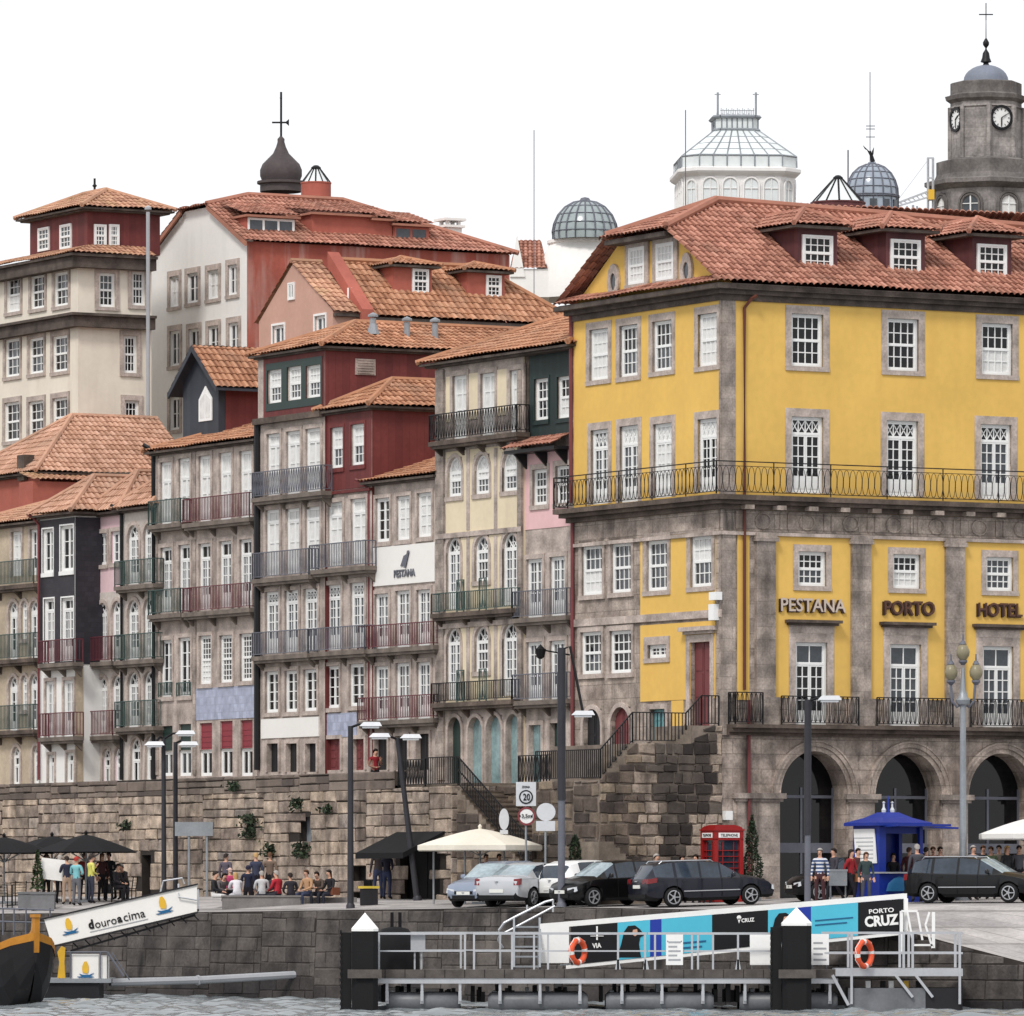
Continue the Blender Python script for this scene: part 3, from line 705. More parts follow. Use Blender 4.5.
for i in range(4):
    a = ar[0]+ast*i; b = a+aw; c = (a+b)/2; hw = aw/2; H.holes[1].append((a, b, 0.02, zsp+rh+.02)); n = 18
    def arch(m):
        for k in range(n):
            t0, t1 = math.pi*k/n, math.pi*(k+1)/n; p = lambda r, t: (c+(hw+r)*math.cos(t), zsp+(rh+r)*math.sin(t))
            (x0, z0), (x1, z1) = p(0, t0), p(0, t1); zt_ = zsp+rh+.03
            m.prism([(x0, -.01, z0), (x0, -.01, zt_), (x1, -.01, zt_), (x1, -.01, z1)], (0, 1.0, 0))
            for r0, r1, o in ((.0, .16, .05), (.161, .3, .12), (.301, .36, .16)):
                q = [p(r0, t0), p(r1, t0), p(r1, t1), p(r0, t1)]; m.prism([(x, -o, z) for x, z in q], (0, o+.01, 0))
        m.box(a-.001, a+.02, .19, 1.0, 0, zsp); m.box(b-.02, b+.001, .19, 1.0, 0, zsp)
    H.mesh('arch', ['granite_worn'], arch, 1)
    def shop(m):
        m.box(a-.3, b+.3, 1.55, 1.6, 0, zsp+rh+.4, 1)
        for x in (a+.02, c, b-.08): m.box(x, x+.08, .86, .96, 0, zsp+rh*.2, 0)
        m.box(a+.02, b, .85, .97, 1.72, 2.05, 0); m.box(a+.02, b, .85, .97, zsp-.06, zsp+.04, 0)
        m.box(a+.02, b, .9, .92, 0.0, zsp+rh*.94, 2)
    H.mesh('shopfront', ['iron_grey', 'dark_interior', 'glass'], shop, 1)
for i in range(5):
    a, b = ar[0]+ast*(i-1)+aw+.02, ar[0]+ast*i-.02
    if i == 0: a = .55
    def cap(m, a=a, b=b): m.box(a-.16, b+.16, -.2, .02, zsp-.1, zsp+.08); m.box(a-.08, b+.08, -.12, .02, zsp-.2, zsp-.102); m.box(a+.02, b-.02, -.06, .02, 0, zsp-.202)
    H.mesh('capital', ['granite_block'], cap, 1)
def sgn(t, p0, p1, y0, y1, mt):
    a, b, z0, z1 = H.rect(p0, p1, y0, y1, 1); v = H.T(1) @ Vector(((a+b)/2, -.08, z0))
    text(t, b-a, z1-z0, mt, H.root, v, math.pi/2, 'sign_letters', .03, .012); text(t, (b-a)*1.004, z1-z0, 'letter_shade', H.root, v+Vector((-.045, -.05, -.035)), math.pi/2, 'letter_sides', .06, .03)
sgn('PESTANA', 779.5, 844.5, 598.5, 612, 'letter_metal'); sgn('PORTO', 883, 933.5, 601, 615, 'letter_dark'); sgn('HOTEL', 977, 1021, 603, 616.5, 'letter_dark')
H.pipe(743, 308, 505, side=1, r=.06, elbow=.3); H.pipe(743, 508, 690, side=1, r=.06); H.pipe(747.5, 700, 880, 'maroon_paint', side=1, r=.06)
H.pipe(573.5, 312, 503, r=.07, mt='maroon_paint'); H.pipe(575, 520, 779, r=.07, mt='maroon_paint')
H.mesh('wall_box', ['white_paint'], lambda m: (m.box(W-.45, W-.1, -.26, -.03, zc(620), zc(604)), m.box(W-.35, W+.1, -.3, -.05, zc(600), zc(592))), 0)
H.mesh('wall_box', ['white_paint'], lambda m: m.box(.02, .3, -.2, -.0, H.z(729, 820, 1), H.z(729, 811, 1)), 1)
# roof: right slope over the square, front half-hip above a yellow gable with two windows
zb = H.zb; ze = 23.85-zb; zj = 25.9-zb; zrg = 27.1-zb; xr = W-4.9; sR = (zrg-ze)/(W+.45-xr); xR = W+.45-(zj-ze)/sR; sL_ = (zrg-ze)/(xr+.4); xL = -.4+(zj-ze)/sL_
mb = MB()
tile_poly(mb, [(W+.45, -.45, ze), (W+.45, H.D, ze), (xr+.95, H.D, zrg-.62), (xr, 2.7, zrg), (xR, -.45, zj)], pitch=.25, row=.42, amp=.09, step=.04)
tile_poly(mb, [(-.4, H.D, ze), (-.4, -.45, ze), (xL, -.45, zj), (xr, 2.7, zrg), (xr+.95, H.D, zrg-.62)], pitch=.25, row=.42, amp=.09)
tile_poly(mb, [(xL-.2, -.6, zj-.06), (xR+.2, -.6, zj-.06), (xr, 2.75, zrg+.02)], pitch=.25, row=.42, amp=.08)
for a, b in (((xR, -.45, zj), (xr, 2.7, zrg)), ((xL, -.45, zj), (xr, 2.7, zrg)), ((xr, 2.7, zrg), (xr+.95, H.D, zrg-.62))): mb.tube([Vector(a)+Vector((0, 0, .09)), Vector(b)+Vector((0, 0, .09))], .14, 7)
# tiled pent strip along the foot of the gable and eave boards
tile_poly(mb, [(-.2, -.62, ze-.02), (W+.5, -.62, ze-.02), (W+.1, .1, ze+.3), (0, .1, ze+.3)], pitch=.27, row=.4, amp=.05)
mb.box(-.35, W+.4, -.55, .3, ze-.22, ze-.06, 1); mb.box(W-.3, W+.42, .301, H.D, ze-.22, ze-.06, 1)
mb.box(xL, xR, -.5, .3, zj-.26, zj-.1, 1)
mb.build('roof', ['tile_red', 'cornice'], H.root)
yg = .12
mb = MB(); mb.prism([(.1, yg, zc(290)), (W-.1, yg, zc(290)), (W-.1, yg, ze+.05), (xR-.05, yg, zj-.1), (xL+.05, yg, zj-.1), (.1, yg, ze+.05)], (0, .3, 0)); mb.build('gable', ['yellow_plaster'], H.root)
fg = Fac(H.f[0].O+H.f[0].n*yg, AF)
for p0, p1, y0, y1 in ((630.5, 646, 247, 284), (658, 675, 242.5, 280)):
    a, b = fg.s(p0), fg.s(p1); z0, z1 = fg.z((p0+p1)/2, y1)-zb, fg.z((p0+p1)/2, y0)-zb; w, h = round((b-a)/.05)*.05, round((z1-z0)/.05)*.05
    f_, p_ = win_meshes(w, h, 's', 4, 2, 2, False, 1, 1, 0, 0, 'white_paint'); v = Vector(((a+b)/2, yg-.16, z0)); o = put(f_, 'window', H.root, v); put(p_, 'pane', o); put(sur_mesh(w, h, .25, False, True, 'granite'), 'surround', o, (0, .13, 0))
for px, py in ((615, 282), (688, 271)):
    a, z0 = fg.s(px), fg.z(px, py)-zb; mb = MB(); k = 16
    for r0, r1, o, m_ in ((0, .34, .05, 1), (.3, .62, .1, 0)):
        for i in range(k):
            t0, t1 = 2*math.pi*i/k, 2*math.pi*(i+1)/k; q = lambda r, t: (a+r*.62*math.cos(t), yg-o, z0+r*math.sin(t))
            mb.prism([q(r0, t0), q(r1, t0), q(r1, t1), q(r0, t1)] if r0 else [q(0, 0), q(r1, t0), q(r1, t1)], (0, o-.01, 0), m_)
    mb.build('oval_vent', ['granite', 'glass_soft'], H.root)
f9 = Fac(H.f[1].O-H.f[1].n*(-.95), AS)
for p0, p1, y0, y1 in ((802, 831.7, 235.4, 271), (890, 919.5, 239, 275), (976.3, 1006, 243.7, 279.5)):
    a, b = f9.s(p0), f9.s(p1); pm = (p0+p1)/2; z0, z1 = f9.z(pm, y1)-zb, f9.z(pm, y0)-zb
    dormer(H, 1, a-.16, b+.22, z0-.7, z1+.3, .95, 3.9, 'plum_cladding', 'tile_red', .62, (a, b, z0, z1), ov=.42)
a = f9.s(1072); dormer(H, 1, a-.16, a+1.3, z0-.7, z1+.3, .95, 3.9, 'plum_cladding', 'tile_red', .62, (a, a+1.1, z0, z1), ov=.42)
H.finish()

# ================================================================ the river-front row of houses (right to left)
ZW = 7.45     # walkway on top of the old wall
# -- pink and green narrow house
H = House('townhouse', 'narrow pink house with a dark green top floor beside the yellow hotel', 523, 572, .25, ZW-.6, 346, 11, 'granite', 'pink_plaster', group='houses along the old river wall')
H.panel(530, 571.5, 350, 437, 'green_cladding'); H.panel(523.3, 529.5, 350, 437, 'granite_dark'); H.panel(523.2, 571.8, 451, 528, 'pink_plaster')
H.row([(535, 549, 378.5, 420), (558, 572, 376, 418)], nx=3, sw=.08, smat='green_cladding')
H.row([(533, 548, 468.5, 505), (556, 571.3, 466, 503)], nx=4, sw=.16)
H.row([(527, 543, 559, 619), (550, 566, 557, 617), (527, 543, 642, 702), (550, 566, 641, 701)], kind='f', nx=4, nu=4, bp=.24, cl=2, sw=.14, sill=False)
door(H, 530, 542, 725, 784, 'glass_teal', open_dark=True, sw=.16); door(H, 551, 562, 723, 783, 'dark_green_paint', sw=.16)
H.balcony(512, 567, 590, 617, 'iron_grey'); H.balcony(512, 567, 673.5, 700, 'iron_grey')
T = MB(); tile_poly(T, [(-.1, -.85, H.z(540, 449)), (H.W+.1, -.85, H.z(540, 449)), (H.W+.1, 0, H.z(540, 437)), (-.1, 0, H.z(540, 437))]); T.box(-.05, H.W+.05, -.75, .02, H.z(540, 449)-.14, H.z(540, 449)-.03, 1)
for x in (.3, H.W/2, H.W-.3): T.prism([(x-.05, .02, H.z(540, 449)-.14), (x-.05, -.55, H.z(540, 449)-.14), (x-.05, .02, H.z(540, 449)-.7)], (.1, 0, 0), 1)
T.build('awning_roof', ['tile_red', 'dark_paint'], H.root)
H.mesh('wall_lamp', ['iron'], lambda m: (m.bar((H.sx(571), -.05, H.z(571, 655)), (H.sx(571)-.2, -1.1, H.z(571, 650)), .05), m.lathe([(.0, .4), (.14, .25), (.2, .22), (.14, -.06), (.05, -.12)], 8, (H.sx(571)-.2, -1.1, H.z(571, 653)-.1))))
H.finish(); PINK = H
# -- cream arched house, sharing its roof with the pink one
H = House('townhouse', 'cream house with arched windows and granite pilasters, black iron balcony at the top', 437, 523, .15, ZW-.2, 356, 11, 'granite', 'cream_plaster', group='houses along the old river wall')
CREAM = H
for p0, p1 in ((446.5, 517.5),): 
    H.panel(p0, p1, 372, 418, 'cream_plaster'); H.panel(p0, p1, 448, 531, 'cream_plaster'); H.panel(p0, p1, 536, 612, 'cream_plaster'); H.panel(p0, p1, 624, 703, 'cream_plaster')
for p in (469, 496.5):
    for y0, y1 in ((448, 530), (536, 610), (625, 700)): H.band(p-1.5, p+1.5, y0, y1, 'granite', out=.05, name='pilaster')
H.row([(453, 467.5, 376, 440), (481, 495.7, 373, 438), (510, 522.5, 370, 434)], kind='f', nx=2, nu=3, cu=1, bp=.2, sill=False)
H.row([(448, 462.5, 457, 496.5), (475, 490, 454, 494), (503, 518, 451, 491)], nx=4, nu=1, nl=2, arch=True, cu=1, cl=2, sw=.14)
for y in (0, 90.5):
    H.row([(447, 461, 538+y, 609+y), (503, 518, 533+y, 605+y)], kind='f', nx=4, nu=4, arch=True, bp=.27, cl=2, sw=.16, sill=False)
    H.win(475, 489.5, 535.5+y, 581+y, nx=4, nu=1, nl=2, arch=True, sw=.16)
    H.balcony(431, 512, 591+y, 611+y, 'iron_green' if y == 0 else 'iron', 'bars', slab='granite_dark')
    H.mesh('railing_panel', ['iron_green'], lambda m: [railing(m, [(c-.25, -.43), (c+.25, -.43)], H.z(481, 612+y), 1.15, 'ornate') for c in (H.W*.4, H.W*.66)])
H.balcony(429, 517, 410, 437, 'iron', 'ornate', .5, slab='granite_dark')
for p0, p1, y0 in ((449, 462, 717), (469, 483, 717), (487, 502, 715), (507, 520, 714)): door(H, p0, p1, y0, 786, 'glass_teal' if p0 > 460 else 'dark_green_paint', arch=True, sw=.14, leaves=1, open_dark=True, inset=.16)
H.band(437, 445, 370, 780, 'granite_block', out=.08, name='corner_pilaster'); H.band(519, 523, 370, 780, 'granite_block', out=.08, name='corner_pilaster')
for y in (530.5, 621.5): H.band(437, 523, y, y+5, 'granite', out=.1)
fw = H.W+PINK.W
roof(H.root, 0, fw+.1, 0, 11, H.H+.15, 2.2, .55, 'y', True, True, 'tile_orange')
H.finish()
# -- house with the hotel sign
H = House('townhouse', 'low house with a white sign panel and maroon balcony railings', 372, 437, .3, ZW, 478, 9, 'granite', 'maroon_cladding', group='houses along the old river wall')
H.row([(376, 390, 498, 542), (396.7, 410.5, 496, 540), (417.6, 432, 493, 537)], kind='f', nx=2, nu=4, sw=.12)
H.panel(373, 436, 545, 584, 'white_panel', t=.06, name='sign_panel')
for y in (0, 72.3): H.row([(375, 389.5, 593+y, 650+y), (396, 410.5, 591+y, 648.5+y), (417, 431, 589.5+y, 646.5+y)], kind='f', nx=4, nu=4, bp=.2, cl=2, sw=.12, sill=False); H.balcony(357.5, 434, 624+y, 647.5+y, 'iron_red')
for p0, p1 in ((375, 388), (396, 408.5), (417, 430)): door(H, p0, p1, 738-(p0-375)*.1, 770, 'dark_paint', sw=.12, open_dark=True)
a = H.sx(406.5); v = Vector((a, -.07, H.z(406.5, 577))); text('PESTANA', H.sx(417)-H.sx(396), .28, 'iron_grey', H.root, v, 0, 'sign_letters', .03, .02)
H.mesh('emblem', ['iron_grey'], lambda m: (m.prism([(a-.3, -.07, H.z(406, 566)), (a+.1, -.07, H.z(406, 566)), (a+.35, -.07, H.z(406, 553)), (a-.05, -.07, H.z(406, 556))], (0, -.03, 0)), m.prism([(a+.0, -.1, H.z(406, 568)), (a+.12, -.1, H.z(406, 568)), (a+.4, -.1, H.z(406, 551)), (a+.26, -.1, H.z(406, 551))], (0, -.02, 0))))
H.pipe(371.5, 490, 764, 'maroon_paint', elbow=-.5)
roof(H.root, 0, H.W, 0, 9, H.H+.12, 1.55, .4, 'x', False, False, 'tile_orange'); H.finish()
# -- red-topped two-bay house
H = House('townhouse', 'two-bay house whose top floor is clad in maroon boards, low orange roof', 325, 372, .2, ZW, 408, 9, 'granite', 'maroon_cladding', group='houses along the old river wall')
H.panel(325.3, 371.7, 411, 489, 'maroon_cladding'); H.row([(331, 344, 427, 468), (351.6, 365, 424, 465)], nx=3, cu=1, cl=2, sw=.1, smat='maroon_cladding')
H.row([(328, 343, 502, 566), (351, 366.5, 498.5, 564)], kind='f', nx=2, nu=3, tf=.18, bp=.2, cu=1, cl=1, sw=.14, sill=False)
H.row([(326.5, 341.5, 585, 650), (350.5, 365.5, 583, 648)], kind='x', nx=4, nu=4, tf=.17, bp=.24, cl=2, sw=.14, sill=False)
H.row([(325.8, 340, 665.5, 708), (349.6, 364.7, 663, 706)], kind='f', nx=2, nu=4, sw=.12)
H.balcony(309, 366, 543, 568, 'iron_grey'); H.balcony(308, 365, 627, 651, 'iron_grey')
H.panel(325.5, 357, 713, 737, 'blue_azulejo'); 
for p0, p1 in ((327, 341), (353, 365)): door(H, p0, p1, 739, 770, 'maroon_paint', sw=.14)
H.band(325, 372, 490, 493, 'maroon_cladding', out=.12)
roof(H.root, 0, H.W, 0, 9, H.H+.1, 1.1, .35, 'y', True, True, 'tile_orange'); H.finish()
# -- three-bay house with the red attic
H = House('townhouse', 'three-bay house with a maroon attic, green window band and ornate iron balcony', 258, 325, .1, ZW, 349, 10, 'granite', 'maroon_cladding', group='houses along the old river wall')
H.panel(264, 324.7, 354, 414, 'maroon_cladding'); H.panel(266.5, 323, 360, 408, 'dark_green_paint', t=.05, name='window_band')
H.row([(268.3, 282.3, 369.6, 403), (288, 302, 367, 400), (307, 321.3, 364.5, 397.5)], nx=4, cu=1, cl=2, sw=0)
H.row([(267, 280.5, 433, 495), (286.5, 301, 431, 494), (306, 321, 428.5, 493)], kind='f', nx=2, nu=2, tf=.16, bp=.2, cu=1, cl=1, sw=.14, sill=False)
H.row([(266, 280, 510, 575), (286, 300.5, 508.5, 574), (305.5, 320.6, 506.5, 571.5)], kind='f', nx=2, nu=2, tf=.16, bp=.2, cu=1, cl=1, sw=.14, sill=False)
H.row([(265.7, 279.5, 592, 653), (285, 299, 590, 652), (304, 318.3, 588, 650.5)], kind='x', nx=4, nu=4, tf=.16, bp=.24, cl=2, sw=.14, sill=False)
H.row([(265.7, 279, 671, 712.6), (285, 298, 670, 712), (303.7, 317.6, 668.5, 711)], kind='f', nx=2, nu=4, sw=.13)
H.balcony(252, 322, 469, 494.5, 'iron_grey', 'ornate'); H.balcony(252, 309, 551, 577, 'iron_grey'); H.balcony(252, 308, 631, 655, 'iron_grey')
H.panel(262, 319.5, 718, 737.5, 'white_panel', name='sign_panel', t=.05)
for p0, p1 in ((268, 279), (287, 298), (306.5, 317)): door(H, p0, p1, 743.5, 772, 'dark_paint', sw=.14, open_dark=True)
H.pipe(259.5, 420, 770, 'iron', r=.12)
H.mesh('attic_vent', ['granite'], lambda m: [m.box(H.sx(355, 1), H.sx(375, 1), -.05, .02, H.z(365, 375, 1), H.z(365, 359, 1)), *[m.box(H.sx(356.5, 1), H.sx(373.5, 1), -.08, .0, H.z(365, 373.6-2.6*i, 1), H.z(365, 372.4-2.6*i, 1)) for i in range(6)]], 1)
H.band(258, 325, 415, 421, 'granite_dark', out=.25, name='cornice')
roof(H.root, 0, H.W, 0, 13, H.H+.12, 1.15, .35, 'y', True, False, 'tile_orange')
def flue(H, px, y0, y1, mt='zinc'):
    f = Fac(H.f[1].O-H.f[1].n*(-1.3), AS); a = f.s(px); z = lambda y: f.z(px, y)-H.zb
    return H.mesh('flue', [mt], lambda m: (m.tube([(a, 1.3, z(y1)-.8), (a, 1.3, z(y0+4))], .12, 8), m.lathe([(.2, 0), (.2, .08), (.0, .18)], 8, (a, 1.3, z(y0+3))), m.lathe([(.26, -.35), (.13, .05)], 8, (a, 1.3, z(y1-3)))), 1)
flue(H, 407, 318, 342); flue(H, 435, 319, 342); flue(H, 373, 314, 328)
H.finish()
# -- five-bay house with the gabled slate dormer
H = House('townhouse', 'wide granite house with five tall doors per floor, red shutters and a grey gabled dormer', 155, 257, .3, ZW, 442, 10, 'granite', 'grey_house', group='houses along the old river wall')
H.row([(160.7, 172, 462, 524), (179, 190.5, 458.5, 523), (199, 211.3, 456, 521), (219.6, 232, 453, 519.5), (240, 252.5, 450, 518)], kind='f', nx=2, nu=2, tf=.28, bp=.2, cu=1, cl=1, sw=.14, sill=False)
H.row([(161, 172.5, 547, 612), (179, 190.7, 545, 611), (199, 211.6, 543, 610), (219.6, 232.3, 541, 608), (240, 252.5, 539, 606.5)], kind='f', nx=4, nu=4, tf=.2, bp=.25, cu=0, cl=2, sw=.14, sill=False)
H.row([(161, 172.5, 640, 697), (179, 191, 637.5, 696)], kind='f', nx=2, nu=4, bp=.02, sw=.14); H.row([(199.5, 212, 636, 684), (220, 233, 634.5, 682.5), (240.2, 252.8, 633, 681)], nx=4, nu=4, nl=4, sw=.12)
for p0, p1 in ((160, 173.5), (178, 192)): H.mesh('railing', ['iron_green'], lambda m: railing(m, [(H.sx(p0), -.06), (H.sx(p1), -.06)], H.z((p0+p1)/2, 697), .55, 'bars'))
for yt, yb in ((500, 524), (589.5, 614)):
    H.balcony(148, 181, yt, yb, 'iron_green'); H.balcony(182.5, 250, yt-4, yb-3.5, 'iron_red')
H.panel(195, 256.5, 687, 719, 'blue_azulejo')
for p0, p1, y in ((161, 172.5, 726), (179, 191, 724), (199.5, 212, 723), (220, 232.5, 721), (240.5, 252.5, 720)):
    a, b, z0, z1 = H.rect(p0, p1, y, 776); zm = z0+(z1-z0)*.5; mt = 'red_shutter' if p0 > 195 else 'dark_green_paint'
    H.mesh('shutter', [mt], lambda m: [m.box(a, b, .08, .16, zm, z1), *[m.box(a+.05, b-.05, .065, .08, zm+.08+k*.2, zm+.24+k*.2) for k in range(int((z1-zm-.1)/.2))]])
    H.holes[0].append((a, b, zm, z1)); H.win(0, 0, 0, 0, kind='f', nx=2, nu=1, local=(a, b, z0, zm), sw=0)
for p in (157.5, 195): H.band(p-1.5, p+1.5, 450, 775, 'granite_block', out=.05, name='pilaster')
H.pipe(155.8, 455, 780, 'iron', r=.09, elbow=-.3)
roof(H.root, 0, H.W, 0, 10, H.H+.12, 1.7, .4, 'x', True, False, 'tile_orange')
# gabled dormer: grey slate front, maroon flank
fd = Fac(H.f[0].O+H.f[0].n*1.4, AF); a0, a1 = fd.s(183), fd.s(218.5); zA = fd.z(194, 347)-H.zb; zE = fd.z(200, 379)-H.zb; z0 = H.H-.1; am = (a0+a1)/2
mb = MB(); mb.prism([(a0, 1.4, z0), (a1, 1.4, z0), (a1, 1.4, zE), (am, 1.4, zA-.1), (a0, 1.4, zE)], (0, 6.4, 0)); mb.box(a1, a1+.02, 1.7, 7.7, z0, zE-.02, 1)
dm = mb.build('dormer', ['slate_cladding', 'maroon_cladding'], H.root)
mb = MB(); e = .55
sl = (zA-zE)/(am-a0)
tile_poly(mb, [(a1+e, 1.0, zE-sl*e), (a1+e, 8, zE-sl*e), (am, 8, zA), (am, 1.0, zA)]); tile_poly(mb, [(a0-e, 8, zE-sl*e), (a0-e, 1.0, zE-sl*e), (am, 1.0, zA), (am, 8, zA)])
for s_ in (-1, 1):
    x = am+s_*((a1-a0)/2+e); zz = zE-sl*e
    mb.prism([(am, 1.0, zA+.02), (x, 1.0, zz+.02), (x, 1.0, zz-.2), (am, 1.0, zA-.24)], (0, .08, 0), 1); mb.prism([(am, 1.08, zA-.03), (x, 1.08, zz-.03), (x, 1.08, zz-.12), (am, 1.08, zA-.12)], (0, 6.8, 0), 1)
mb.build('roof', ['tile_orange', 'slate_cladding'], dm)
mb = MB(); xa, xb = fd.s(199.5), fd.s(212.5); za, zt_ = fd.z(206, 421)-H.zb, fd.z(206, 386)-H.zb; xm = (xa+xb)/2
mb.prism([(xa, 1.36, za), (xb, 1.36, za), (xb, 1.36, zt_-.5), (xm, 1.36, zt_), (xa, 1.36, zt_-.5)], (0, .05, 0)); mb.box(xm-.02, xm+.02, 1.34, 1.36, za, zt_-.1); mb.prism([(xa+.12, 1.35, za+.12), (xm-.05, 1.35, za+.12), (xm-.05, 1.35, zt_-.3), (xa+.12, 1.35, zt_-.55)], (0, .02, 0), 1); mb.prism([(xm+.05, 1.35, za+.12), (xb-.12, 1.35, za+.12), (xb-.12, 1.35, zt_-.55), (xm+.05, 1.35, zt_-.3)], (0, .02, 0), 1)
mb.build('window', ['white_paint', 'curtain'], dm)
mb = MB(); y0 = fd.n and 4.3; mb.box(a1+.02, a1+.06, 4.3, 6.2, z0+.05, z0+1.25); mb.build('door', ['white_paint'], dm)
H.finish(); FIVE = H
# -- pale green and pink arched pair
H = House('townhouse', 'greyish house with arched windows and pale green balconies', 123, 156, .35, ZW, 508, 8, 'grey_house', group='houses along the old river wall')
for y0, y1 in ((525, 584), (599.5, 659), (672.5, 727)): H.row([(128, 139.5, y0, y1), (144, 155, y0-2, y1-2)], kind='f', nx=4, nu=4, arch=True, bp=.2, cl=2, sw=.16, sill=False)
for yt, yb in ((560, 585), (634, 660), (701, 727)): H.balcony(114.5, 154, yt, yb, 'iron_green')
H.row([(131, 141, 738, 783), (146, 155.3, 736, 782)], kind='f', nx=2, nu=1, tf=.3, arch=True, cu=4, sw=.12, fm='white_paint')
H.pipe(123.8, 515, 780, 'iron', elbow=-.35, r=.07); roof(H.root, 0, H.W, 0, 8, H.H+.1, 1.5, .4, 'y', True, False, 'tile_pale'); H.finish()
H = House('townhouse', 'pale pink house with arched lower windows and maroon balconies', 95, 123, .4, ZW, 513, 8, 'pale_pink', 'pale_pink', group='houses along the old river wall')
H.row([(97, 107.3, 533.5, 565), (111.6, 122, 531, 563)], kind='f', nx=2, nu=3, sw=.14)
for y0, y1 in ((603, 660), (677, 732)): H.row([(98, 108, y0, y1), (112.3, 122.4, y0-2, y1-2)], kind='f', nx=4, nu=4, arch=True, bp=.2, cl=2, sw=.16, sill=False)
H.row([(103, 111.2, 749, 784), (115, 122.6, 747, 783)], kind='f', nx=2, nu=1, tf=.3, arch=True, cu=4, sw=.12)
H.panel(95.3, 122.8, 592, 780, 'grey_house')
H.balcony(84.5, 112, 637, 662, 'iron_red'); H.balcony(85, 113, 711, 736, 'iron_red'); H.pipe(96, 520, 780, 'maroon_paint', r=.06)
roof(H.root, 0, H.W, 0, 8, H.H+.1, 1.6, .4, 'y', True, False, 'tile_pale'); H.finish()
# -- black tiled house
H = House('townhouse', 'narrow black tiled house with white windows, whitewashed below', 40, 75, -.7, ZW, 514, 8, 'white_plaster', 'white_plaster', group='houses along the old river wall')
H.panel(40.2, 74.8, 519, 664, 'black_tile'); H.panel(0, 0, 0, 0, 'black_tile', 1, .025, 'panel', (0.01, 3, H.z(75, 664), H.z(75, 517)))
H.panel(0, 0, 0, 0, 'tan_house', 1, .02, 'panel', (0.005, .35, 0, H.z(75, 664.5)))
H.row([(43, 54, 529, 573), (61, 74, 526, 571)], kind='f', nx=2, nu=3, sw=.05, smat='white_paint'); H.row([(44.6, 54.8, 599, 663), (62, 74.2, 597, 661)], kind='f', nx=4, nu=4, tf=.16, bp=.24, cl=2, sw=.05, sill=False, smat='white_paint')
H.row([(46, 55, 681.5, 738), (64, 74, 680, 736)], kind='f', nx=4, nu=4, bp=.24, cl=2, sw=.12, sill=False); H.row([(48.6, 55, 755, 785), (67, 74.5, 753, 783)], kind='f', nx=2, nu=1, tf=.25, cu=4, sw=.1)
H.balcony(38.5, 73.5, 640, 663, 'iron_red'); H.balcony(39, 74, 713, 737, 'iron_red')
H.pipe(41, 525, 780, 'maroon_paint', r=.06, elbow=-.3); roof(H.root, 0, H.W, 0, 8, H.H+.1, 1.5, .4, 'y', True, False, 'tile_pale'); H.finish()
# -- tan house at the left edge
H = House('townhouse', 'tan stone house at the far end with arched windows and dark balconies', -40, 40, .35, ZW, 523, 8, 'tan_house', group='houses along the old river wall')
H.row([(12, 22, 532, 576), (30.5, 39.5, 529.5, 575), (-12, -2, 534, 577)], kind='f', nx=2, nu=3, bp=.1, sw=.14, sill=False)
for y0, y1 in ((602, 661), (676, 732)): H.row([(9, 18.5, y0, y1), (30, 39.3, y0-2, y1-2), (-12, -3, y0+1, y1+1)], kind='f', nx=2, nu=3, tf=.05, arch=True, bp=.2, sw=.14, sill=False); H.win(21.5, 28, y0-1, y1-22, nx=3, nu=1, nl=2, arch=True, sw=.12)
H.row([(12.6, 20.5, 747, 785), (33, 39.8, 745, 784)], kind='f', nx=2, nu=1, tf=.3, cu=4, sw=.14, arch=True)
for yt, yb in ((562, 586), (635, 660), (706, 731)): H.balcony(-30, 34, yt, yb, 'iron_green', slab='granite_dark')
roof(H.root, 0, H.W, 0, 8, H.H+.1, 1.4, .4, 'y', True, False, 'tile_old'); H.finish()

# ================================================================ houses and towers behind, up the hill
# -- cream house with the red attic
H = House('hillside_house', 'tall cream house with dark string courses and a maroon attic under a pointed tile roof', -45, 78, 0, 14, 268, 4.6, 'ivory_plaster', anchor=(78, 300), group='houses up the hill'); H.D = H.sx(151.5, 1)
GW = dict(sw=.2, smat='granite', nx=3, nu=2, nl=2)
H.row([(7, 20.6, 277, 312), (31, 45, 274.6, 308.6), (54.6, 68.5, 272, 306), (-20, -6, 280, 315), (5.5, 20, 339, 376.6), (29.5, 44, 337.6, 373.5), (53, 68, 335.6, 371.6), (-20, -6, 341, 378), (5, 20, 402, 441), (29, 44, 400.6, 439), (53, 68, 398, 437)], **GW)
H.row([(98.7, 115, 272.6, 307), (132, 145, 271.5, 305.5), (123.7, 137, 335.6, 373), (124.7, 138.6, 400.6, 432)], side=1, **GW)
for y0, y1, o in ((257, 268, .5), (316, 327, .4)):
    mb = MB(); z0, z1 = H.z(78, y1), H.z(78, y0); mb.box(-.2, H.W+o, -o, .02, z0, z1); mb.box(H.W-.02, H.W+o, .021, H.D, z0, z1); mb.box(-.2, H.W+o+.15, -o-.15, .02, z1+.002, z1+.12); mb.box(H.W-.02, H.W+o+.15, .021, H.D, z1+.002, z1+.12); mb.build('string_course', ['cornice'], H.root)
zt = H.z(78, 256.5)+.1
mb = MB(); i_ = 1.5
tile_poly(mb, [(-.5, -.7, zt), (H.W+.7, -.7, zt), (H.W-.6, .9, zt+.5), (-.5, .9, zt+.5)]); tile_poly(mb, [(H.W+.7, -.7, zt), (H.W+.7, H.D, zt), (H.W-.6, H.D, zt+.5), (H.W-.6, .9, zt+.5)]); mb.build('skirt_roof', ['tile_old'], H.root)
A = Fac(H.f[0].O+H.f[0].n*.8, AF); a0, a1 = A.s(30), H.W-.7; ay = .8; AS_ = Fac(A.pt(a1), AS); ad = AS_.s(160)
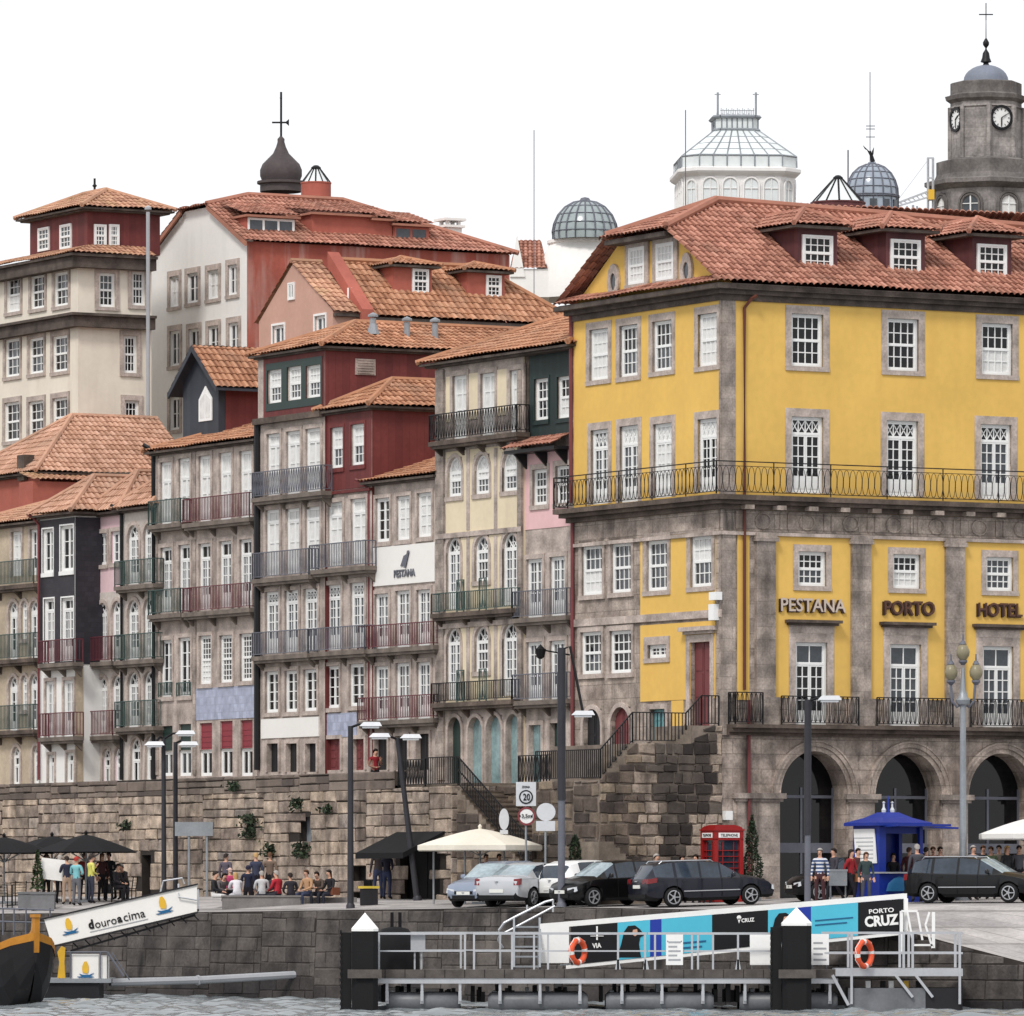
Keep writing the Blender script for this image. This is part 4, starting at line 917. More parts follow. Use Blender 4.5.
z0, z1 = zt+.2, A.z(81, 211)-H.zb
T1 = Matrix.Translation((a1, ay, 0)) @ ROT90
mb = MB(); mb.box(a0, a1, ay, ay+ad, z0, z1); at = mb.build('attic', ['maroon_cladding'], H.root)
def aw(f, T, p0, p1, y0, y1, rz):
    a, b = f.s(p0), f.s(p1); c0, c1 = f.z((p0+p1)/2, y1)-H.zb, f.z((p0+p1)/2, y0)-H.zb; w, h = round((b-a)/.05)*.05, round((c1-c0)/.05)*.05
    m1, m2 = win_meshes(w, h, 's', 3, 2, 2, False, 2, 2, 0, 0, 'white_paint'); v = T @ Vector(((a+b)/2, -.15, c0)); put(m1, 'window', at, v, rz); put(m2, 'pane', at, v, rz)
TA = Matrix.Translation((0, ay, 0))
for q in ((39, 50, 227.5, 251), (61, 72, 224.5, 249)): aw(A, TA, *q, 0)
for q in ((93.7, 106, 224, 247), (108.5, 119, 224, 247)): aw(AS_, T1, *q, math.pi/2)
r_ = roof(at, a0, a1, ay, ay+ad, z1+.1, 1.0, .55, 'x' if (a1-a0) > ad else 'y', True, True, 'tile_old')
xm, ym = (a0+a1)/2, ay+ad/2
mb = MB(); mb.tube([(xm, ym, z1+.9), (xm, ym, z1+1.75)], .05, 6); mb.lathe([(.0, .25), (.12, .12), (.0, 0)], 8, (xm, ym, z1+1.3)); mb.build('finial', ['iron'], at)
H.finish()
# white pipe between the two hill houses
mb = MB(); p0, p1 = W3(148, 440, 300.5), W3(148, 212, 300.5); mb.tube([p0-p0, Vector((0, 0, p1.z-p0.z))], .09, 8); mb.lathe([(.16, 0), (.16, .1), (0, .2)], 8, (0, 0, p1.z-p0.z+.1)); 
PIPE = mb.build('flue_pipe', ['grey_paint'], H.root); 
PIPE.location = H.root.matrix_basis.inverted() @ p0
# -- white gable house with the long red flank
H = House('hillside_house', 'white gabled house with grey window surrounds and a long red peeling flank', 151, 247, 0, 14, 241, 20, 'white_plaster', 'red_peeling', anchor=(247, 302), group='houses up the hill')
GW = dict(sw=.22, smat='granite', kind='f', nx=2, nu=2, cu=0)
H.row([(170, 179.5, 276, 307), (187.5, 198.5, 272.8, 303), (208, 219, 269.5, 299), (228.5, 237.5, 265, 295), (170, 180, 331, 366), (189, 199.5, 329, 362), (208.5, 219, 326, 358), (229, 239, 322.8, 355), (170, 180, 397, 430)], **GW)
De = H.sx(500, 1); H.D = De+.5; zj = H.z(200, 207.5); zr = 35.1-H.zb; ze = H.H; xr = H.W*.5
sR = (zr-ze)/(H.W+.3-xr); xR, xL = H.W+.3-(zj-ze)/sR, -.3+(zj-ze)/sR
mb = MB(); yr = 2.5; rb = (xr, H.D-6.0, zr)
tile_poly(mb, [(H.W+.3, -.25, ze), (H.W+.3, H.D+.3, ze), rb, (xr, yr, zr), (xR, -.25, zj)]); tile_poly(mb, [(-.3, H.D+.3, ze), (-.3, -.25, ze), (xL, -.25, zj), (xr, yr, zr), rb]); tile_poly(mb, [(xL-.1, -.35, zj), (xR+.1, -.35, zj), (xr, yr, zr)]); tile_poly(mb, [(H.W+.3, H.D+.3, ze), (-.3, H.D+.3, ze), rb])
for a, b in (((xR, -.25, zj), (xr, yr, zr)), ((xr, yr, zr), rb), (rb, (H.W+.3, H.D+.3, ze))): mb.tube([Vector(a)+Vector((0, 0, .07)), Vector(b)+Vector((0, 0, .07))], .13, 6)
mb.prism([(H.W+.3, -.27, ze-.02), (xR, -.27, zj-.02), (xR, -.27, zj-.2), (H.W+.3, -.27, ze-.25)], (0, .1, 0), 1); mb.prism([(-.3, -.27, ze-.02), (xL, -.27, zj-.02), (xL, -.27, zj-.2), (-.3, -.27, ze-.25)], (0, .1, 0), 1)
mb.build('roof', ['tile_red', 'tile_red'], H.root)
mb = MB(); mb.prism([(0, 0.01, ze-.02), (H.W, .01, ze-.02), (H.W, .01, ze+.05), (xR, .01, zj-.05), (xL, .01, zj-.05), (0, .01, ze+.05)], (0, .3, 0)); mb.build('gable', ['white_plaster'], H.root)
f1 = Fac(H.f[1].O-H.f[1].n*(-.9), AS)
def shed(p0, p1, y0, y1, wm, glass=0, back=2.4, lid='tile_red'):
    T = H.T(1); a, b = f1.s(p0), f1.s(p1); z0, z1 = f1.z((p0+p1)/2, y1)-H.zb, f1.z((p0+p1)/2, y0)-H.zb
    mb = MB(T); mb.box(a, b, .9, .9+back, z0-.6, z1); d = mb.build('dormer', [wm], H.root)
    mb = MB(T); tile_poly(mb, [(a-.2, .6, z1+.03), (b+.2, .6, z1+.03), (b+.2, .9+back, z1+.75), (a-.2, .9+back, z1+.75)]); mb.box(a-.15, b+.15, .62, .9+back, z1-.1, z1+.0, 1); mb.build('roof', [lid, 'tile_red'], d)
    if glass:
        mb = MB(T); mb.box(a+.05, b-.05, .84, .9, z0, z1-.12, 0)
        for i in range(glass): x0 = a+.14+(b-a-.2)*i/glass; mb.box(x0, x0+(b-a-.2)/glass-.12, .83, .85, z0+.1, z1-.22, 1)
        mb.build('window', ['white_paint' if glass == 3 else 'red_plaster', 'glass_soft'], d)
shed(246.5, 295, 216, 234.5, 'red_plaster', 3); shed(312, 372, 214, 237, 'red_plaster'); shed(372, 392, 219, 236, 'red_plaster'); shed(393, 429, 224.5, 247, 'red_plaster', 2)
H.mesh('roof_flashing', ['zinc'], lambda m: (m.box(f1.s(246), f1.s(322), .3, .8, H.H+.12, H.H+.2),), 1)
H.finish()
# chimney on it
def chimney(name, label, px, y0, y1, Y, w=.8, mt='white_plaster', cat='chimney'):
    v = W3(px, y1, Y); h = (y1-y0)*Y/F; mb = MB(); mb.box(-w/2, w/2, -w/2, w/2, -.8, h*.62); mb.box(-w/2-.12, w/2+.12, -w/2-.12, w/2+.12, h*.62, h*.72)
    for x in (-.36, .36):
        for y in (-.36, .36): mb.box((x-.09)*w, (x+.09)*w, (y-.09)*w, (y+.09)*w, h*.72, h*.9)
    mb.box(-w/2-.15, w/2+.15, -w/2-.15, w/2+.15, h*.9, h); o = mb.build(name, [mt], None, v, AF); return tag(o, label, cat)
chimney('chimney', 'whitewashed chimney with a slotted cap on the red roof, beside the blank sky', 450, 219, 243, 312)
# -- pink gable house and its neighbour with two dormers
H = House('hillside_house', 'pale pink gabled house below the red peeling wall', 259, 333, 0, 12, 310, 6, 'rose_plaster', anchor=(333, 288), group='houses up the hill')
H.D = H.sx(362, 1); WG = H.rect(288.5, 295.5, 283, 300); H.row([(273, 284.5, 325, 345), (315, 326, 315, 332)], kind='f', nx=2, nu=1, cu=1, cl=2, sw=.08, smat='white_paint')
zr = H.z(293, 264); xr = H.W*.46
H.extra.append(([(0, 0, H.H), (H.W, 0, H.H), (xr, 0, zr)], 0))
a_, b_, c_, d_ = WG; f_, p_ = win_meshes(.6, .75, 'f', 2, 1, 2, False, 0, 0, 0, 0, 'white_paint'); o = put(f_, 'window', H.root, ((a_+b_)/2, -.14, c_)); put(p_, 'pane', o)
mb = MB(); tile_poly(mb, [(H.W+.35, -.12, H.H-.1), (H.W+.35, H.D, H.H-.1), (xr, H.D, zr+.1), (xr, -.12, zr+.1)], pitch=.3, row=.45); tile_poly(mb, [(-.3, H.D, H.H-.1), (-.3, -.12, H.H-.1), (xr, -.12, zr+.1), (xr, H.D, zr+.1)]); mb.tube([(xr, -.1, zr+.15), (xr, H.D, zr+.15)], .12, 6)
mb.box(H.W, H.W+.3, 0, H.D, H.H-.26, H.H-.14, 1); mb.build('roof', ['tile_old', 'cornice'], H.root)
mb = MB(); mb.tube([(H.W-.8, H.sx(384, 1)-1.2, H.H+.1), (H.W-.8, H.sx(384, 1)-1.2, H.H+1.05)], .14, 8); mb.build('flue', ['white_paint'], H.root)
H.finish(); P4 = H
pt = P4.f[1].pt(P4.D); px4 = CX+F*pt.x/pt.y
H = House('hillside_house', 'house with an orange roof, two red dormers and a red fire wall', px4-60, px4, 0, 12, 316, 20, 'granite_dark', 'granite_dark', anchor=(px4, pt.y), group='houses up the hill')
H.D = H.sx(578, 1); zr = P4.zb+zr-H.zb+.15; xr = H.W*.46; hb = 3.2
mb = MB(); tile_poly(mb, [(H.W+.4, .3, H.H), (H.W+.4, H.D, H.H), (xr, H.D-hb, zr), (xr, .3, zr)], pitch=.3, row=.45); tile_poly(mb, [(-.3, H.D, H.H), (-.3, .3, H.H), (xr, .3, zr), (xr, H.D-hb, zr)]); tile_poly(mb, [(H.W+.4, H.D, H.H), (-.3, H.D, H.H), (xr, H.D-hb, zr)])
for a, b in (((xr, .3, zr), (xr, H.D-hb, zr)), ((xr, H.D-hb, zr), (H.W+.4, H.D, H.H))): mb.tube([Vector(a)+Vector((0, 0, .07)), Vector(b)+Vector((0, 0, .07))], .13, 6)
mb.box(H.W, H.W+.35, .3, H.D, H.H-.2, H.H-.05, 1); mb.build('roof', ['tile_orange', 'cornice'], H.root)
mb = MB(); mb.prism([(H.W+.5, .3, H.H-.3), (H.W+.5, .3, H.H+.25), (xr+.3, .3, zr+.35), (xr+.3, .3, zr-.3)], (0, -.55, 0)); mb.build('fire_wall', ['red_plaster'], H.root)
f2 = Fac(H.f[1].O-H.f[1].n*(-1.2), AS)
for p0, p1, y0, y1 in ((412, 428, 269, 293), (485.6, 501, 274.5, 297)):
    a, b = f2.s(p0), f2.s(p1); z0, z1 = f2.z(p0, y1)-H.zb, f2.z(p0, y0)-H.zb
    dormer(H, 1, a-.9, b+.18, z0-.6, z1+.15, 1.2, 3.2, 'red_plaster', 'tile_orange', .4, (a, b, z0, z1), nx=3, ov=.35)
H.finish()
# -- tiled house between the front row and the cream house
H = House('hillside_house', 'low house with a broad hipped tile roof and small dark chimney', -38, 40, 0, 12, 474, 9, 'red_plaster', anchor=(40, 292), group='houses up the hill')
H.D = H.sx(190, 1); roof(H.root, 0, H.W, 0, H.D, H.H+.1, 2.75, .4, 'y', True, False, 'tile_pale')
H.mesh('chimney', ['granite_dark'], lambda m: (m.box(-.2, .3, 1.2, 1.9, H.H-.2, H.H+.9),), 1)
T = H.T(1); mb = MB(T); tile_poly(mb, [(-1.0, -1.6, H.H-.35), (H.sx(105, 1), -1.6, H.H-.35), (H.sx(105, 1), .0, H.H+.0), (-1.0, .0, H.H+.0)]); mb.build('lean_to_roof', ['tile_old'], H.root)
mb = MB(T); mb.box(-1.0, H.sx(95, 1), -1.4, -.02, .0, H.H-.4); mb.build('lean_to', ['red_plaster'], H.root)
H.finish()

def dome_on(name, label, px, Y, prof, ribs, gm, rm, n=16, cat='dome', extra=None, rot=0):
    """prof in pixels: (half width, y); lathe with raised ribs"""
    base = prof[0][1]; v = W3(px, base, Y); k = Y/F; pr = [(r*k, (base-y)*k) for r, y in prof]
    t = thing(name, label, cat, v); mb = MB(); mb.lathe(pr, n, rot=rot); mb.build('shell', [gm], t, smooth=50)
    mb = MB()
    for i in range(ribs):
        a = 2*math.pi*i/ribs+rot; mb.tube([(r*math.cos(a)*1.01, r*math.sin(a)*1.01, z) for r, z in pr if r > .05], .05*k*16, 4)
    for r, z in pr[1:-1:1]:
        if r > .3 and ribs: mb.tube([(r*1.008*math.cos(2*math.pi*j/24), r*1.008*math.sin(2*math.pi*j/24), z) for j in range(25)], .03*k*16, 4, cap=False)
    if mb.v: mb.build('ribs', [rm], t)
    if extra: extra(t, k)
    return t
def arc(hw, y0, y1, n=7, p=1.0): return [(hw*math.cos(math.pi/2*i/n)**p if i < n else 0, y0-(y0-y1)*math.sin(math.pi/2*i/n)) for i in range(n+1)]
# -- glass dome with its white base
def ex(t, k):
    mb = MB(); mb.lathe([(4*k*1, (240-203)*k), (6*k, (240-201)*k), (4*k, (240-198)*k), (0, (240-197)*k)], 8); mb.build('finial', ['iron_grey'], t)
dome_on('glass_dome', 'round grey glass dome above the orange roofs, left of the yellow hotel', 585, 380, [(32, 240), (32.5, 232), (31, 224), (27, 215), (20, 207), (12, 202.5), (4, 201), (0, 200.8)], 20, 'dome_glass', 'iron_grey', extra=ex)
v = W3(585, 300, 381); k = 381/F; mb = MB(); mb.lathe([(50*k, 0), (50*k, 28*k), (36*k, 55*k), (38*k, 56*k), (38*k, 59*k), (0, 59*k)], 24); b_ = mb.build('dome_house', ['white_plaster'], None, v, smooth=40); tag(b_, 'white house carrying the grey glass dome, small gabled tile roof beside it', 'house')
mb = MB(); tile_poly(mb, [(-75*k, -2, 28*k), (-38*k, -2, 28*k), (-44*k, 1.5, 62*k), (-68*k, 1.5, 62*k)]); mb.build('roof', ['tile_red'], b_)
mb = MB(); mb.prism([(-75*k, -2.0, 20*k), (-60*k, -2.0, 20*k), (-68*k, -2.0, 62*k)], (0, 2.5, 0)); mb.prism([(-75*k, -1.9, 0), (-36*k, -1.9, 0), (-36*k, -1.9, 28*k), (-75*k, -1.9, 28*k)], (0, 4, 0)); mb.build('gable', ['white_plaster'], b_)
# -- white octagonal lantern
Y = 430; k = Y/F; v = W3(735, 260, Y); t = thing('lantern_tower', 'white eight-sided lantern with arched windows and a clear glass roof behind the hotel', 'tower', v)
b0 = 260; zz = lambda y: (b0-y)*k; PL = [(-41, -57), (41, -57), (57, -41), (57, 41), (41, 57), (-41, 57), (-57, 41), (-57, -41)]; RZ = R(4); cR, sR_ = math.cos(RZ), math.sin(RZ)
ro = lambda x, y: (x*cR-y*sR_, x*sR_+y*cR)
def plan(q, y, o=0): return [(*ro(x*q*k*(1+o), w*q*k*(1+o)), zz(y)) for x, w in PL]
def loft(mb, lv, m=0):
    R_ = [[mb.add(p) for p in plan(q, y)] for q, y in lv]
    for a, b in zip(R_[:-1], R_[1:]):
        for i in range(8): mb.idx([a[i], a[(i+1) % 8], b[(i+1) % 8], b[i]], m)
    mb.idx(R_[-1], m)
mb = MB(); loft(mb, [(.97, 260), (.97, 182), (1.05, 179), (1.08, 177), (1.08, 174), (1.0, 173), (1.0, 172)]); mb.build('wall', ['lantern_white'], t)
def arch_win(cx, cy, nx_, ny_, ww):
    tx, ty = -ny_, nx_; P_ = lambda a, z, o: (*ro((cx+tx*a)*k+nx_*o, (cy+ty*a)*k+ny_*o), z); z0, zs = zz(216), zz(191); mb = MB(); w = ww*k
    mb.face([P_(a, z, .03) for a, z in [(-ww, z0), (ww, z0)]+[(ww*math.cos(math.pi*j/8), zs+w*math.sin(math.pi*j/8)) for j in range(9)]], 0)
    mb.tube([P_(ww*1.2, z0, .06)]+[P_(1.2*ww*math.cos(math.pi*j/8), zs+1.2*w*math.sin(math.pi*j/8), .06) for j in range(9)]+[P_(-ww*1.2, z0, .06)], .08, 5, 1)
    mb.bar(P_(0, z0, .06), P_(0, zs+w, .06), .06, .05, 1); mb.bar(P_(-ww, zs-3*k, .06), P_(ww, zs-3*k, .06), .05, .05, 1); mb.build('window', ['lantern_glass', 'lantern_white'], t)
for s1 in (-1, 1):
    for c in (-30.5, -10.5, 10.5, 30.5): arch_win(c, s1*55.3, 0, s1, 6.6); arch_win(s1*55.3, c, s1, 0, 6.6)
    for s2 in (-1, 1): arch_win(s1*47.6, s2*47.6, s1*.7071, s2*.7071, 5)
lv = [(1.0, 171.9), (1.0, 161), (.39, 132.5), (.375, 131), (.375, 120.5), (.4, 119.5), (.4, 117.5)]
mb = MB(); loft(mb, lv); mb.build('glass_roof', ['lantern_glass'], t)
mb = MB()
for i in range(8):
    (x0, y0), (x1, y1) = PL[i], PL[(i+1) % 8]; n_ = 6 if i % 2 == 0 else 1
    for j in range(n_):
        f = j/n_; px_, py_ = x0+(x1-x0)*f, y0+(y1-y0)*f; mb.tube([(*ro(px_*q*k*1.01, py_*q*k*1.01), zz(y)) for q, y in lv[:-2]], .045, 4)
for q, y, r in ((1.005, 161, .06), (.85, 154, .03), (.7, 147, .03), (.55, 140, .03), (.395, 132, .1), (.41, 119, .11)):
    pp = plan(q, y); mb.tube(pp+[pp[0]], r, 4, cap=False)
for s1 in (-1, 1):
    for c in range(-9, 10): mb.tube([(*ro(c*1.8*k, s1*22*k), zz(118)), (*ro(c*1.8*k, s1*22*k), zz(110.5+abs(c % 3)))], .022, 3)
    mb.bar((*ro(-17*k, s1*22*k), zz(113)), (*ro(17*k, s1*22*k), zz(113)), .04)
for px in (-18, 20): mb.tube([(px*k, -22*k, zz(118)), (px*k, -22*k, zz(95))], .07, 5); mb.bar(((px-3)*k, -22*k, zz(97)), ((px+3)*k, -22*k, zz(97)), .05)
mb.build('glazing_bars', ['zinc'], t)
# -- conical skylights on maroon drums
def skylight(label, px, yb, yd, ytop, hw, Y, mt):
    k = Y/F; t = thing('skylight', label, 'skylight', W3(px, yb, Y)); mb = MB(); mb.lathe([(hw*k, -1.2), (hw*k, (yb-yd)*k), (hw*k*1.03, (yb-yd)*k), (hw*k*1.03, (yb-yd+1.5)*k), (0, (yb-yd+1.5)*k)], 20); mb.build('drum', [mt], t, smooth=40)
    mb = MB(); mb.lathe([(hw*.93*k, (yb-yd+1.6)*k), (4*k, (yb-ytop)*k), (0, (yb-ytop)*k)], 12); mb.build('glass_cone', ['lantern_glass'], t)
    mb = MB()
    for i in range(12): a = 2*math.pi*i/12; mb.tube([(hw*.94*k*math.cos(a), hw*.94*k*math.sin(a), (yb-yd+1.8)*k), (4*k*math.cos(a), 4*k*math.sin(a), (yb-ytop+.3)*k)], .035, 4)
    mb.lathe([(5*k, (yb-ytop)*k), (5*k, (yb-ytop+1.5)*k), (2.5*k, (yb-ytop+3.5)*k), (0, (yb-ytop+4)*k)], 10); mb.build('ribs', ['iron'], t)
skylight('conical glass skylight on a maroon drum rising behind the hotel dormers', 838, 218, 204, 179, 27, 247, 'plum_cladding')
skylight('small conical skylight on a red drum beside the onion dome', 316, 200, 184, 169, 15, 315, 'red_plaster')
# -- onion dome
def ex(t, k):
    mb = MB(); z = lambda y: (192-y)*k
    mb.tube([(0, 0, z(136)), (0, 0, z(92))], .06, 5); mb.lathe([(0, z(141)), (2.2*k, z(138)), (0, z(134))], 8); mb.bar((-9*k, 0, z(122.5)), (8*k, 0, z(122.5)), .08); mb.prism([(4*k, -.03, z(122.5)), (8*k, -.03, z(119)), (8*k, -.03, z(126))], (0, .06, 0)); mb.lathe([(0, z(100)), (1.4*k, z(98)), (0, z(96))], 8); mb.build('weather_vane', ['iron'], t)
dome_on('onion_dome', 'dark slate onion dome with a weather vane', 281, 340, [(21, 192), (21, 185), (24, 184), (24, 181.5), (19, 181), (21, 176), (21, 170), (18.5, 164), (13, 158.5), (8, 153.5), (5, 147), (3.5, 142), (3.6, 139), (0, 135)], 0, 'slate_dome', 'iron', n=20, extra=ex)
# -- blue glass dome with the bird
def ex(t, k):
    z = lambda y: (220-y)*k; mb = MB(); mb.lathe([(4*k, z(165)), (4*k, z(162.5)), (0, z(162))], 10); mb.build('cap', ['lead'], t)
    mb = MB(); mb.tube([(1*k, 0, z(162)), (-.5*k, 0, z(156)), (-2*k, 0, z(151))], .16, 6, r1=.07); mb.prism([(-1.5*k, -.1, z(157)), (-1*k, -.1, z(153)), (-9*k, -.1, z(145.5)), (-7*k, -.1, z(149)), (-5*k, -.1, z(150))], (0, .2, 0)); mb.prism([(0, -.1, z(158)), (1.5*k, -.1, z(154)), (2*k, -.1, z(147)), (0*k, -.1, z(151))], (0, .2, 0)); mb.build('bird_statue', ['iron'], t)
    for i in range(12):
        mb = MB(Matrix.Rotation(2*math.pi*i/12, 4, 'Z')); r = 26.3*k; mb.box(r-.05, r+.03, -3.6*k, 3.6*k, z(213), z(201)); mb.build('drum_window', ['glass_soft'], t)
dome_on('blue_dome', 'bluish glass dome topped by a winged bird statue', 872, 420, [(26, 220), (26, 198), (27, 197.5), (27, 196), (26, 195.5), (25.5, 188), (23, 180), (19, 173), (13, 167.5), (6, 164.5), (0, 163.5)], 16, 'dome_glass_blue', 'iron_grey', extra=ex)
def mast(label, px, y0, y1, Y, r=.05, bars=()):
    v = W3(px, y1, Y); k = Y/F; mb = MB(); mb.tube([(0, 0, -2), (0, 0, (y1-y0)*k)], r, 5)
    for y in bars: mb.bar((-4*k, 0, (y1-y)*k), (5*k, 0, (y1-y)*k), .05)
    tag(mb.build('antenna_mast', ['iron_grey'], None, v), label, 'antenna', 'masts on the roofs')
mast('tall hair-thin mast standing between the dormers and the grey glass dome', 534, 130, 262, 330, .022)
mast('thin mast in front of the white lantern', 685.5, 110, 215, 425, .035); mast('thin mast with short cross bars above the bird statue dome', 870, 72, 162, 424, .028, (126, 129, 137)); mast('short pole left of the blue dome', 848, 150, 190, 425, .05)
# -- building site scaffold between dome and clock tower
v = W3(915, 230, 436); k = 436/F; mb = MB(); z = lambda y: (230-y)*k
for px in (-2, 13, 18): mb.tube([((px-0)*k, 0, 0), ((px-0)*k, 0, z(158 if px > 0 else 205))], .08, 4)
for y in (158, 178, 200): mb.bar((12*k, 0, z(y)), (19*k, 0, z(y)), .1)
mb.bar((-20*k, 0, z(204)), (14*k, 0, z(191)), .12); mb.bar((-20*k, 0, z(207)), (14*k, 0, z(197)), .1)
for i in range(8): a = -20+34*i/8; mb.bar((a*k, 0, z(204-13*i/8)), ((a+4)*k, 0, z(206-10*i/8)), .06)
for px in (-20, -8, 2): mb.tube([(px*k, 0, z(206)), (px*k, 0, 0)], .06, 4)
mb.bar((-20*k, 0, z(204)), (13*k, 0, z(160)), .03)
o = mb.build('scaffold', ['silver_metal'], None, v); tag(o, 'grey scaffold and hoist between the blue dome and the clock tower', 'scaffold')
mb = MB(); mb.box(13*k, 19*k, -.4, .4, z(200), z(190)); mb.build('hoist_box', ['logo_yellow'], o)
# -- clock tower
Y = 440; k = Y/F; b0 = 270; t = thing('clock_tower', 'grey stone clock tower with a small lead dome and white clock faces', 'clock tower', W3(986, b0, Y)); z = lambda y: (b0-y)*k; rt = R(22.5)-R(90)+R(23)
def oct_(name, prof, mt, rot=rt, n=8, sm=0): mb = MB(); mb.lathe([(r*k/(math.cos(math.pi/8) if n == 8 else 1), z(y)) for r, y in prof], n, rot=rot); return mb.build(name, [mt], t, smooth=sm)
oct_('wall', [(49, 270), (49, 190), (0, 190)], 'tower_stone'); oct_('cornice', [(50, 192), (54, 189), (57, 187), (57, 183), (52, 181.5), (48, 181), (46, 176), (46, 163), (40, 161), (34, 160), (0, 160)], 'tower_dark')
oct_('shaft', [(33, 160), (33, 110), (34.5, 109), (33, 107), (33, 103), (0, 103)], 'tower_stone'); oct_('cornice', [(33, 104), (37, 101), (38, 97), (34, 96), (33, 95), (33, 84), (31, 83), (0, 83)], 'tower_dark')
oct_('dome', [(23, 83)]+arc(22.5, 81, 65, 7), 'lead', 0, 24, 50)
mb = MB(); mb.lathe([(r*k, z(y)) for r, y in ((3.5, 66), (2.5, 63), (5.6, 62), (4, 58), (3.2, 53), (1.2, 50), (.8, 49), (.8, 48), (3, 45), (3.2, 42.5), (1.5, 39.5), (.5, 38), (.3, 14), (0, 13))], 12); mb.bar((-7*k, 0, z(14.5)), (7*k, 0, z(14.5)), .07); mb.bar((0, 0, z(20)), (0, 0, z(3)), .06); mb.build('finial', ['iron'], t, smooth=40)
for i in range(8):
    mb = MB(); a = rt+math.pi/4*i; mb.tube([(33.2/math.cos(math.pi/8)*k*math.cos(a), 33.2/math.cos(math.pi/8)*k*math.sin(a), z(y)) for y in (160, 108)], .18, 5); mb.build('pilaster', ['tower_stone'], t)
for i in (0, 2, 4, 6):
    a = R(-90+23)+math.pi/4*i-R(0); r = 33.2*k; v = Vector((r*math.cos(a), r*math.sin(a), z(121))); q = 12*k
    fl = MB(); n = 28
    for j in range(n):
        t0, t1 = 2*math.pi*j/n, 2*math.pi*(j+1)/n; fl.prism([(q*.82*math.cos(t0), -.1, q*.82*math.sin(t0)), (q*1.05*math.cos(t0), -.1, q*1.05*math.sin(t0)), (q*1.05*math.cos(t1), -.1, q*1.05*math.sin(t1)), (q*.82*math.cos(t1), -.1, q*.82*math.sin(t1))], (0, .14, 0))
        fl.face([(0, -.03, 0), (q*.83*math.cos(t0), -.03, q*.83*math.sin(t0)), (q*.83*math.cos(t1), -.03, q*.83*math.sin(t1))], 1)
    for j in range(12): b = math.pi*j/6; fl.bar((q*.6*math.sin(b), -.05, q*.6*math.cos(b)), (q*.76*math.sin(b), -.05, q*.76*math.cos(b)), .05, .03)
    fl.build('clock_face', ['iron', 'white_paint'], t, v, a+math.pi/2)
    hd = MB(); hd.bar((0, -.07, 0), (q*.55*math.sin(R(58)), -.07, q*.55*math.cos(R(58))), .09, .03); hd.bar((0, -.08, -.0), (0, -.08, -q*.62), .07, .03); hd.build('clock_hands', ['sign_black'], t, v, a+math.pi/2)
for i in range(8):
    a = R(-90+23)+math.pi/4*i; r = 49*k; v = Vector((r*math.cos(a), r*math.sin(a), z(232))); w_ = 8*k; hs = 24*k; mb = MB()
    q = [(-w_, 0), (w_, 0)]+[(w_*math.cos(math.pi*j/8), hs+w_*math.sin(math.pi*j/8)) for j in range(9)]; mb.face([(a_, -.03, z_) for a_, z_ in q], 0)
    for s_ in (1.15, 1.5): mb.tube([(w_*s_, -.06, 0)]+[(w_*s_*math.cos(math.pi*j/8), -.06, hs+w_*s_*math.sin(math.pi*j/8)) for j in range(9)]+[(-w_*s_, -.06, 0)], .1, 5, 1)
    mb.bar((0, -.05, 0), (0, -.05, hs+w_), .09, .05, 2); mb.bar((-w_, -.05, hs), (w_, -.05, hs), .08, .05, 2); mb.build('window', ['curtain' if i % 2 == 0 else 'glass_soft', 'tower_dark', 'white_paint'], t, v, a+math.pi/2)
# -- the hill and one ground sheet to the horizon
mb = MB(); n = 40
def hz(y): return -1.5 if y < 243 else (3 if y < 250 else min(24, 6+(y-262)*.1) if y > 262 else 5)
ys = [205, 225, 243, 262, 275, 300, 340, 400, 460, 700, 1500, 3000]; xs = [-2000, -300, -120, -60, -30, 0, 30, 60, 120, 300, 2000]
hh = [-2.5, -2.5, -2.5, 2.5, 5, 9, 13, 16, 18, 14, 5, 0]
ids = [[mb.add((x, y, h if abs(x) < 250 else h*.4)) for x in xs] for y, h in zip(ys, hh)]
for a in range(len(ys)-1):
    for b in range(len(xs)-1): mb.idx([ids[a][b], ids[a][b+1], ids[a+1][b+1], ids[a+1][b]])
structure(mb.build('hill', ['earth'], smooth=60))

# ================================================================ quay, square, river
EDGE = [(-160, 915, 248), (-60, 914, 243), (205, 912, 232), (560, 907, 218), (790, 911, 211), (840, 916, 210), (905, 931, 208.5), (1024, 962, 206), (1160, 996, 203.5)]
def edge(px):
    E = EDGE; px = min(max(px, E[0][0]), E[-1][0])
    for (a, b, c), (d, e, f) in zip(E[:-1], E[1:]):
        if a <= px <= d:
            t = (px-a)/(d-a); return b+(e-b)*t, c+(f-c)*t
def eg(px): y, Y = edge(px); return Y, CH+(HY-y)*Y/F
def G(px, Y):
    Ye, ze = eg(px); d = Y-Ye; t = min(max(d/7, 0), 1); t = t*t*(3-2*t); zi = 3.2+.02*max(0, min(d-7, 12)); return ze+(zi-ze)*t
def GW_(x, y): return G(CX+F*x/y, y)
pxs = list(range(-160, 1161, 12)); ds = [0, .35, 1, 2, 3, 4, 5, 6, 7, 9, 12, 16, 20, 26, 34]
def sheet(name, i0, i1, mt):
    mb = MB(); ids = []
    for px in pxs:
        Ye, ze = eg(px); ids.append([mb.add((X(px, Ye+d), Ye+d, G(px, Ye+d))) for d in ds[i0:i1]])
    for a in range(len(pxs)-1):
        for b in range(i1-i0-1): mb.idx([ids[a][b], ids[a+1][b], ids[a+1][b+1], ids[a][b+1]])
    return structure(mb.build(name, [mt], smooth=60))
sheet('quay_coping', 0, 2, 'coping'); sheet('square_paving', 1, len(ds), 'paving')
